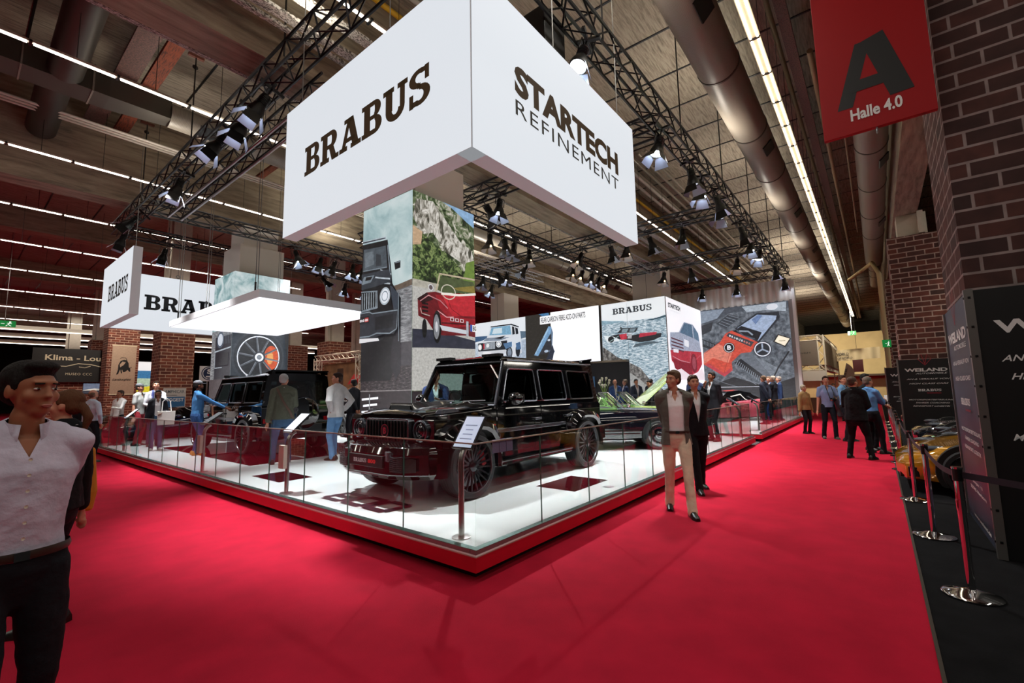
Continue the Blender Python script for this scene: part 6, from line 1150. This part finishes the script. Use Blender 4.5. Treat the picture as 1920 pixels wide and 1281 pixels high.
person('woman with camera and white badge walking far down the aisle', (22.5, -1.5), yaw_to(-.9, 0), 1.66, 0, 'jacket', '#1a1a1f', '#1b1b20', '#15100d', 'long', SKIN2, ('down', 'down'), female=True, lanyard='#e8e8e8', inner='#c9c6c0')
person('visitor in dark clothes far down the aisle beside the flag', (25.5, -1.9), yaw_to(-.9, .1), 1.74, 0, 'coat', '#1d1b1f', '#17171b', '#1d1511', 'short', SKIN)
person('visitor in pale top at the distant left of the aisle', (28, -.8), yaw_to(-1, 0), 1.7, 0, 'shirt', '#a8968a', '#2a2228', '#3a2a20', 'short', SKIN)
# ================================================================ right-hand side: stands, barriers, signs
BLKP = mat('black_display_board', '#0b0b0d', .45); ALU = mat('aluminium_profile', '#8f8c88', .35, .8); WTX = mat('board_lettering', '#cfcdca', .5, emit=.05); RTX = mat('board_lettering_red', '#9a1c2c', .5, emit=.05)
def emblem(a, x, y, w, m):
    for s in (-1, 1): a.line([(x, y), (x+s*w*.5, y+w*.28*a.asp*2.2), (x+s*w*.22, y+w*.5*a.asp*2.2), (x, y+w*.12*a.asp)], .006, m)
def svc(a, rows):
    for body, x, y, wd, h, m in rows: a.text(body, x, y, wd, h, m, .012, .35 if m is not RTX else 0, 1.05)
t = thing('display_stand', 'tall black exhibition stand with printed services, wrapped round the big brick column', 'exhibition stand', (3.2, -3.47, 0)); b = MB()
b.bb((0, -.03, 0), (1.9, 0, 2.46), BLKP); b.bb((0, -2.6, 0), (.03, -.03, 2.46), BLKP); obj('boards', b, t); b = MB(); b.bb((-.02, -.03, 0), (.04, .035, 2.47), ALU); pass
for k in range(9): b.box((-.022, 0, .15+k*.28), (.006, .02, .02), BLACK); b.box((.01, .037, .15+k*.28), (.02, .006, .02), BLACK)
obj('corner_profile', b, t); b = MB(); b.bb((1.88, -.03, 0), (1.92, .02, 2.46), ALU); obj('edge_profile', b, t)
a = Art((1.9, .001, 0), (-1.9, 0, 0), (0, 0, 2.46), (0, 1, 0)); sd = ramp_mat('stand_side_print', [(.3, '#3a4254'), (.5, '#2c3242'), (.7, '#1f2230')], .6, 1, 0, (1, 1, 1), 0, .4); a.rect(.015, .0, .985, 1, sd)
emblem(a, .42, .91, .2, RTX); a.text('WEILAND', .057, .833, .73, .05, WTX, .04, 0, .95); a.text('AUTOMOBILE', .268, .797, .48, .022, WTX, .01)
a.text('AN-& VERKAUF VON', .15, .728, .63, .02, WTX, .01, .2); a.text('HIGH CLASS CARS', .187, .655, .58, .02, WTX, .01, .2); a.slab('BRABUS', .317, .545, .33, .03, WTX); a.text('lowmotion', .45, .518, .19, .014, RTX, .02)
for y, s_, x_, w_ in ((.423, 'MOTORSPORTBETREUUNG', .198, .67), (.383, 'FAHRER COACHING', .3, .47), (.343, 'RENNSPORT LOGISTIK', .262, .55)): a.text(s_, x_, y, w_, .017, WTX, .01, .2)
a.line([(.343, .238), (.36, .222), (.39, .218)], .008, WTX); a.text('Burgstr. 13', .42, .2, .3, .016, WTX, .01); a.text('35745 Herborn', .31, .168, .5, .016, WTX, .01); a.text('www.weiland.de', .32, .042, .51, .017, WTX, .015); a.done('side_lettering', t)
for s_, x0, y_, w_, h_, bo, sh_ in (('WEILAND', .042, .827, .46, .05, .03, 0), ('AN-& VERKAUF VON', .05, .72, .34, .024, .012, .35), ('HIGH CLASS CARS', .068, .652, .3, .024, .012, .35), ('MOTORSPORTBETREUUNG', .052, .43, .42, .024, .012, .35)):
    a = Art((-.001, -.03, 0), (0, -2.57, 0), (0, 0, 2.46), (-1, 0, 0)); a.text(s_, x0, y_, w_, h_, WTX, bo, sh_); a.done('lettering', t)
def board2(x, label, y0=-3.3, y1=-4.55, z1=2.36):
    t = thing('display_board', label, 'display board', (x, y0, 0)); b = MB(); b.bb((0, y1-y0-.4, 0), (.04, 0, z1), BLKP); obj('panel', b, t); b = MB(); b.bb((-.02, 0, 0), (.06, .04, z1+.02), ALU); obj('edge_profile', b, t)
    a = Art((-.001, 0, 0), (0, -1.22, 0), (0, 0, z1), (-1, 0, 0)); emblem(a, .52, .92, .26, RTX); a.text('WEILAND', .11, .835, .82, .045, WTX, .035, 0, .95); a.text('AUTOMOBILE', .32, .8, .6, .02, WTX, .005, .3)
    for s_, x0, y_, w_ in (('AN-& VERKAUF VON', .13, .728, .82), ('HIGH CLASS CARS', .17, .668, .75), ('MOTORSPORTBETREUUNG', .13, .455, .86), ('FAHRER COACHING', .26, .415, .64), ('RENNSPORT LOGISTIK', .2, .373, .7)): a.text(s_, x0, y_, w_, .018, WTX, .008, .35)
    a.slab('BRABUS', .33, .575, .44, .03, WTX); a.text('lowmotion', .5, .545, .26, .018, RTX, .02); a.done('lettering', t); return t
board2(16.3, 'black board listing car services, standing before the smaller right-hand brick column')
board2(22.4, 'small dark board half hidden at the far end of the right-hand row', -3.05, -4.0, 2.3)
# barriers
def stanchion(x, y, label, group=None):
    t = thing('barrier_post', label, 'barrier post', (x, y, -.003), 0, group); b = MB(); b.lathe([(.17, 0), (.175, .012), (.16, .024), (.06, .04), (.03, .05)], (0, 0, 0), (0, 0, 1), CHROME, 32, True); obj('base', b, t, smooth=50)
    b = MB(); b.cyl((0, 0, .03), (0, 0, .84), .025, CHROME, 18); b.cyl((0, 0, .62), (0, 0, .70), .028, CHROME, 18); obj('pole', b, t, smooth=50); b = MB(); b.cyl((0, 0, .84), (0, 0, .93), .032, BLACK, 16); b.cyl((0, 0, .93), (0, 0, .945), .034, CHROME, 16); obj('belt_head', b, t, smooth=50); return t
PS = [(2.06, -3.14, 'chrome barrier post nearest to the view beside the tall black stand'), (3.72, -3.05, 'second chrome barrier post from the view'), (5.58, -3.0, 'third chrome barrier post, next to the golden car'), (8.4, -2.97, 'chrome barrier post just beyond the golden car nose'), (9.4, -2.97, 'chrome barrier post beside the heavy man in the black suit'), (10.5, -2.98, 'chrome barrier post next to the man pointing at the cars')]
for x, y, l in PS: stanchion(x, y, l)
for k in range(7): stanchion(12.0+k*1.7, -3.0, 'distant chrome barrier post in the closely spaced row along the carpet', 'distant barrier posts')
def belt(a_, b_, label, sag=.05):
    p0, p1 = Vector(a_), Vector(b_); b = MB(); n = 10; v = []
    for i in range(n+1): q = p0.lerp(p1, i/n); q.z -= sag*sin(pi*i/n); v.append(q)
    b.loft([[(q.x-.0015, q.y-.0015, q.z-.024), (q.x+.0015, q.y+.0015, q.z-.024), (q.x+.0015, q.y+.0015, q.z+.024), (q.x-.0015, q.y-.0015, q.z+.024)] for q in v], mat('belt_webbing', '#2a2530', .8)); return tag(obj('barrier_belt', b), label, 'barrier belt')
belt((2.06, -3.14, .885), (.9, -4.3, .86), 'dark belt running from the nearest barrier post out of the right edge', .0)
belt((2.06, -3.14, .885), (3.72, -3.05, .885), 'dark belt between the nearest and second barrier posts')
belt((3.72, -3.05, .885), (5.58, -3.0, .885), 'dark belt between the second and third barrier posts')
for i, (x0, x1) in enumerate(((5.58, 8.4), (8.4, 9.4), (9.4, 10.5))): belt((x0, -3.0, .885), (x1, -2.98, .885), 'dark belt %s' % ('before the golden car', 'between golden car and suited visitor', 'behind the suited visitor')[i])
b = MB(); b.tube([(2.3, -3.5, .012), (1.6, -3.75, .012), (1.2, -4.6, .012)], .008, STEEL, 6); b.tube([(1.9, -3.72, .03), (1.5, -4.3, .25), (1.2, -4.6, .3)], .008, STEEL, 6); tag(obj('easel_legs', b), 'thin metal feet of an easel at the lower right edge', 'easel')
# red hall banner
t = thing('hall_banner', 'red hanging hall sign with big black A and Halle 4.0', 'sign', (3.5, -2.97, 4.48)); RB = mat('hall_red', '#9c0b12', .5, spec=.25); b = MB(); b.bb((0, -.5, 0), (.06, .5, 2.3), RB); obj('panel', b, t, bevel=.004)
a = Art((-.001, .5, 0), (0, -1.0, 0), (0, 0, 1.9), (-1, 0, 0)); BK = mat('hall_letter_black', '#0c0a0a', .5); WH = mat('hall_letter_white', '#e9e6e2', .5)
def hz(u, z): return (u, (z-4.48)/1.9)
a.poly([(.155, .165), (.375, .56), (.52, .56), (.30, .165)], BK); a.poly([(.43, .56), (.635, .585), (.84, .17), (.635, .165)], BK); a.rect(.28, .255, .74, .325, BK); a.text('Halle 4.0', .27, .075, .46, .075, WH, .03); a.done('lettering', t)
b = MB(); b.tube([(.03, 0, 2.3), (.03, 0, 5.8)], .012, STEEL, 6); obj('suspension_rod', b, t); b = MB(); b.lathe([(.03, 0), (.04, .01), (.03, .02)], (.03, 0, -.03), (0, 1, 0), STEEL, 12); obj('ring', b, t)
# black box lamp by the truss etc. green exit signs
GRN = mat('exit_green', '#0c8a3e', .4, emit=.5); GRW = mat('exit_white', '#eaf6ee', .4, emit=.9)
def exit_sign(loc, yaw, label, w=.6, h=.3, arrow=True):
    t = thing('exit_sign', label, 'exit sign', loc, yaw); b = MB(); b.box((0, 0, 0), (w, .05, h), GRN); obj('panel', b, t)
    a = Art((-w/2, -.026, -h/2), (w, 0, 0), (0, 0, h), (0, -1, 0)); a.rect(.02, .04, .28, .96, GRW) if arrow else None; a.disc(.74, .78, .05, GRW); a.line([(.72, .66), (.66, .36)], .1, GRW); a.line([(.66, .36), (.56, .14)], .07, GRW); a.line([(.66, .36), (.8, .16)], .07, GRW); a.line([(.6, .6), (.82, .56)], .06, GRW); a.line([(.34, .5), (.5, .5)], .06, GRW); a.done('pictogram', t)
    b = MB(); b.tube([(0, 0, h/2), (0, 0, max(h/2+.05, 10.3-loc[2]) if arrow else h/2+.05)], .012, STEEL, 5); obj('suspension_rod', b, t); return t
exit_sign((-1.3, 30, 5.35), 0, 'green emergency exit sign at the far left under the light rows', .75, .3)
exit_sign((38, -1.6, 5.35), -pi/2, 'green emergency exit sign hanging below the aisle light row', .5, .3)
exit_sign((23.17, -3.2, 3.4), -pi/2, 'green exit sign on the pale pipe beside the right-hand columns', .3, .33, False)
b = MB(); b.tube([(23.3, -3.2, 0), (23.3, -3.2, 6.6), (23.6, -3.0, 7.2), (28, -2, 7.4)], .09, mat('pale_pipe', '#a8926a', .6), 12); tag(obj('stand_pipe', b, smooth=50), 'pale vertical pipe at the right-hand columns bending under the ceiling', 'pipe')
# far right booth, banner, flag
TW = mat('white_truss', '#d6cdbd', .45)
t = thing('lattice_booth', 'distant exhibition booth of white lattice truss with grey name board', 'exhibition booth', (30, 1.2, 0)); 
def lat(b, a_, c_, wd=.3, r=.03, k=None):
    a_, c_ = Vector(a_), Vector(c_); d = c_-a_; L = d.length; d.normalize(); n = d.cross(Vector((0, 0, 1))) if abs(d.z) < .9 else Vector((0, 1, 0)); n.normalize(); u = d.cross(n); h = wd/2
    for s in (-1, 1):
        for q in (-1, 1): b.tube([tuple(a_+n*s*h+u*q*h), tuple(a_+n*s*h+u*q*h+d*L)], r, TW, 4)
    k = k or int(L/.4)
    for i in range(k):
        p0, p1 = a_+d*(L*i/k), a_+d*(L*(i+1)/k); f_ = 1 if i % 2 else -1
        for s in (-1, 1): b.tube([tuple(p0+n*s*h+u*f_*h), tuple(p1+n*s*h-u*f_*h)], r*.6, TW, 3, False); b.tube([tuple(p0+u*s*h+n*f_*h), tuple(p1+u*s*h-n*f_*h)], r*.6, TW, 3, False)
for nm, p, q in (('truss_post', (0, -1.45, 0), (0, -1.45, 4.6)), ('truss_post', (12, -1.45, 0), (12, -1.45, 4.6)), ('truss_beam', (0, 6, 4.5), (0, -1.45, 4.5)), ('truss_beam', (0, -1.45, 4.5), (12, -1.45, 4.5)), ('truss_beam', (0, 6, 2.7), (0, -1.45, 2.7)), ('truss_beam', (0, -1.45, 2.7), (12, -1.45, 2.7))):
    b = MB(); lat(b, p, q); obj(nm, b, t)
b = MB(); b.bb((-.2, -1.28, 2.85), (-.17, 5, 4.3), mat('board_taupe', '#6d6258', .6)); nb = obj('name_board', b, t); b = MB(); b.bb((.3, -1.65, 2.85), (11.6, -1.62, 4.3), mat('board_side', '#8a7a64', .6)); obj('side_board', b, t)
a = Art((-.201, 1.2, 2.85), (0, -2.4, 0), (0, 0, 1.45), (-1, 0, 0)); tx = mat('board_text_dark', '#2a2724', .6); a.text('haus', .1, .8, .2, .07, tx, .01); a.text('arski', .05, .48, .48, .2, tx, .04); a.text('GmbH', .6, .48, .28, .08, tx, .01); a.text('t am Main', .05, .28, .52, .12, tx, .02); a.done('lettering', nb)
b = MB(); b.bb((-.25, -1.6, 1.9), (.1, 5, 2.5), mat('fascia_white', '#d8d2c6', .5)); b.bb((-.4, -1.5, 0), (0, 3, .9), mat('counter_brown', '#5a3d2c', .6)); obj('counter', b, t)
b = MB(); n = 24; b.loft([[(40+.12*sin(i*.9), -.1-2.6*i/n*1.15, z+.15*(i/n)) for i in range(n+1)] for z in (3.42, 3.85, 4.25)], mat('banner_cloth', '#cdbb97', .8), caps=False, closed=False); o = obj('cloth_banner', b, smooth=60); tag(o, 'pale cloth banner with black lettering stretched across the far end of the aisle', 'banner')
a = Art((39.8, -.1, 3.45), (0, -2.6, 0), (0, 0, .82), (-1, 0, 0)); a.text('RWORLD', .05, .5, .38, .25, tx, .02, .2); a.text('OTORWORLD', .05, .16, .46, .18, tx, .02, .2); a.done('lettering', o)
t = thing('feather_flag', 'cream teardrop flag with dark slanted lettering in the far aisle', 'flag', (27, -1.15, 0), 0); b = MB(); pl = []
for i in range(25):
    u = i/24; pl.append((-.0, -.62*sin(pi*u)**.8*(.35+.65*u), 1.0+1.75*u))
full = [(0, .05-.45*(y_[2]-1)/1.75+0, y_[2]) for y_ in pl]+[(0, .05-.45*(y_[2]-1)/1.75+y_[1], y_[2]) for y_ in pl[::-1]]
b.add(full, [tuple(range(len(full)))], mat('flag_cream', '#c9b7a0', .8)); fl = obj('flag_cloth', b, t); so = fl.modifiers.new('thick', 'SOLIDIFY'); so.thickness = .01
b = MB(); b.tube([(0, .1, 0), (0, .05, 1), (0, -.4, 2.76)], .02, STEEL, 6); obj('flag_pole', b, t)
a = Art((-.02, .0, 1.3), (0, -.42, 1.25), (0, -.16, -.055*0+.12), (-1, 0, 0)); a.text('MAINSTATION', .05, -.6, .9, .9, tx, .02); a.done('lettering', fl)
b = MB(); b.bb((45, -1.95, 2.7), (45.05, -1.25, 3.9), mat('hall_red_dark', '#6b0d18', .5)); b.tube([(45.02, -1.6, 3.9), (45.02, -1.6, 10.3)], .015, STEEL, 5); tag(obj('hall_banner', b), 'small dark red banner under the cloth banner at the end of the aisle', 'banner')
b = MB(); b.bb((60, -6, 2.6), (61.99, 4, 2.8), mat('gallery_brown', '#3a2a1e', .7)); tag(obj('gallery_ledge', b), 'dark gallery ledge on the cream end wall', 'ledge')
# left background
t = thing('name_board', 'long black board reading Klima - Lounge MUSEO CCC with a thin car outline', 'sign', (.17, 35.5, 2.7)); b = MB(); b.bb((0, 0, 0), (4.4, .1, 2.02), mat('board_black_brown', '#14110d', .6)); obj('panel', b, t); CT = mat('cream_lettering', '#cdbf9e', .5, emit=.12)
a = Art((0, -.002, 0), (4.4, 0, 0), (0, 0, 2.02), (0, -1, 0)); a.text('Klima - Lounge', .12, .6, .74, .21, CT, .02); a.text('MUSEO CCC', .33, .21, .27, .07, CT, .0, 0, 1.2)
a.line([(.08, .40), (.18, .48), (.33, .47), (.45, .56), (.58, .54), (.70, .47), (.85, .43), (.95, .36)], .022, CT); a.line([(.46, .46), (.52, .44), (.58, .49)], .016, CT); a.done('lettering', t)
b = MB(); b.bb((-.02, .3, -2.7), (4.2, .8, -.0), BR_L); obj('brick_wall', b, t, uv=True)
t = thing('picture_board', 'small landscape picture leaning below the black hall board', 'picture', (3.0, 35.76, 2.0)); a = Art((-.5, 0, 0), (1.05, 0, 0), (0, 0, .62), (0, -1, 0)); a.rect(0, 0, 1, 1, P('9aa7c4', .4)); a.rect(0, 0, 1, .35, P('5a5f70', .3)); a.poly([(0, .35), (.5, .5), (1, .42), (1, .3), (0, .3)], P('d9d6cc', .5)); a.done('print', t); b = MB(); b.bb((-.52, .002, -.02), (.57, .04, .64), BLACK); obj('frame', b, t)
t = thing('linen_banner', 'tall linen-coloured banner with black bull emblem and script name hanging on a brick column', 'banner', (3.93, 33.465, 1.9)); b = MB(); b.bb((-.58, 0, 0), (.58, .02, 3.0), mat('linen_cloth', '#b59c84', .8, mottle=.1, mscale=14)); obj('cloth', b, t); b = MB(); b.bb((-.6, -.01, 2.97), (.6, .03, 3.03), CT); b.bb((-.6, -.01, -.03), (.6, .03, .03), CT); obj('edge_rods', b, t)
a = Art((-.58, -.003, 0), (1.16, 0, 0), (0, 0, 3.0), (0, -1, 0)); K_ = mat('emblem_black', '#120f0e', .6)
a.poly([(.22, .40), (.30, .41), (.36, .50), (.46, .5), (.48, .47), (.5, .45), (.58, .46), (.68, .5), (.76, .46), (.8, .47), (.78, .53), (.72, .56), (.7, .64), (.62, .70), (.5, .71), (.36, .68), (.28, .6), (.28, .5)], K_); a.poly([(.36, .55), (.5, .6), (.58, .66), (.44, .67), (.34, .61)], mat('linen_cloth', '#b59c84', .8)); a.line([(.62, .7), (.56, .75), (.4, .75), (.34, .73)], .01, K_); a.line([(.4, .5), (.44, .43)], .02, K_); a.line([(.72, .53), (.84, .56)], .01, K_)
a.text('Lamborghini', .08, .27, .78, .055, K_, .01, .5, .9); a.done('emblem', t)
t = thing('info_board', 'upright board reading AMPHICAR and BIGGEST before the wide brick column', 'sign', (3.63, 22, .9)); b = MB(); b.bb((-.42, 0, -.9), (.42, .05, 1.15), mat('board_grey_white', '#c5c0ba', .6)); obj('panel', b, t)
a = Art((-.42, -.002, 0), (.84, 0, 0), (0, 0, 1.15), (0, -1, 0)); a.text('AMPHICAR', .06, .8, .88, .13, mat('text_grey', '#5e6468', .5), .01); a.rect(.03, .28, .97, .66, mat('board_blue', '#2f6797', .5)); a.text('BIGGEST', .08, .48, .84, .13, WHITE, .02); a.text('car show', .2, .36, .6, .06, WHITE, .0) if False else None; a.rect(.1, .72, .6, .735, mat('text_grey', '#5e6468', .5)); a.done('lettering', t)
t = thing('picture_wall', 'bright landscape picture glimpsed between the two brick columns', 'picture', (6.95, 42, 2)); a = Art((-.7, 0, 0), (1.5, 0, 0), (0, 0, 2.5), (0, -1, 0)); a.rect(0, 0, 1, 1, P('e8eaea')); a.rect(0, .48, 1, .72, P('3c7aa8')); a.rect(0, .2, 1, .48, P('b9ccb0')); a.poly([(0, .05), (1, .05), (1, .3), (.5, .22), (0, .18)], P('e6d02e')); a.done('print', t); b = MB(); b.bb((-.72, .003, -2), (.82, .1, 2.55), BLACK); obj('frame', b, t)
t = thing('round_sign', 'round blue and white sign partly behind the wheel poster', 'sign', (3.95, 19, 2.6)); b = MB(); b.bb((-.3, 0, -.33), (.45, .03, .3), WHITE); obj('panel', b, t); a = Art((-.25, -.003, -.3), (.6, 0, 0), (0, 0, .6), (0, -1, 0)); nv = mat('sign_navy', '#16244a', .5); a.disc(.5, .5, .48, nv); a.ring(.5, .5, .42, .12, WHITE); a.text('S', .36, .45, .3, .35, WHITE, .05); a.rect(.3, .22, .7, .32, WHITE); a.done('emblem', t); b = MB(); b.tube([(0, .05, -2.6), (0, .05, -.3)], .03, STEEL, 6); obj('post', b, t)
t = thing('lattice_booth', 'lattice-framed booth with brown picture between brick column and printed column', 'exhibition booth', (10, 17.3, 0)); b = MB(); TW2 = TW; lat(b, (0, 4.1, 0), (0, 4.1, 3.6), .3, .03); obj('truss_post', b, t); b = MB(); lat(b, (0, 0, 0), (0, 0, 3.6), .3, .03); obj('truss_post', b, t); b = MB(); lat(b, (0, 4.2, 3.6), (0, -.2, 3.6), .3, .03); obj('truss_beam', b, t)
a = Art((.3, 4, .4), (0, -4, 0), (0, 0, 2.9), (-1, 0, 0)); a.rect(0, 0, 1, 1, mat('backdrop_brown', '#7a5a3c', .7, mottle=.35, mscale=2)); a.poly([(0, .55), (.5, .5), (1, .62), (1, .5), (0, .4)], mat('backdrop_tan', '#b8946a', .7)); a.poly([(.6, .6), (.85, .62), (.95, .74), (.75, .78)], mat('backdrop_red', '#b3262a', .6)); a.rect(.35, .1, .5, .9, mat('backdrop_dark', '#3f2a1e', .7)); a.done('backdrop', t)
# flower vase and reception desk inside the stand
t = thing('flower_vase', 'tall vase of white calla flowers in front of the black wall', 'vase', (13.5, 5.75, .236)); b = MB(); b.lathe([(.08, 0), (.1, .3), (.07, .9), (.09, 1.15)], (0, 0, 0), (0, 0, 1), mat('dark_vase', '#1d1f1d', .2), 16, True); obj('vase', b, t, smooth=50)
for k in range(9):
    a_ = k*2.4; rr = .12+.05*(k % 3); hh = 1.5+.09*(k % 4); b = MB(); b.tube([(0, 0, 1.1), (rr*.5*cos(a_), rr*.5*sin(a_), 1.35), (rr*cos(a_), rr*sin(a_), hh)], .01, mat('stem_green', '#6f8f3a', .6), 5); st_ = obj('stem', b, t); b = MB(); b.lathe([(.005, -.08), (.03, 0), (.055, .06), (.02, .1)], (rr*cos(a_), rr*sin(a_), hh), (cos(a_)*.4, sin(a_)*.4, 1), mat('petal_white', '#e2e2cc', .5), 10); obj('flower', b, st_, smooth=60)
b = MB(); b.bb((14.0, 6.15, .236), (14.3, 6.6, 1.25), BLACK); tag(obj('reception_desk', b, bevel=.01), 'black counter where the blue-suited guests stand', 'counter')
b = MB(); b.box((16.62, 7.9, 1.5), (.06, .12, 1.5), mat('blue_display_glow', '#3a5a78', .3, emit=.4)); tag(obj('light_column', b), 'narrow bluish light strip on the black wall left of the flowers', 'light strip')
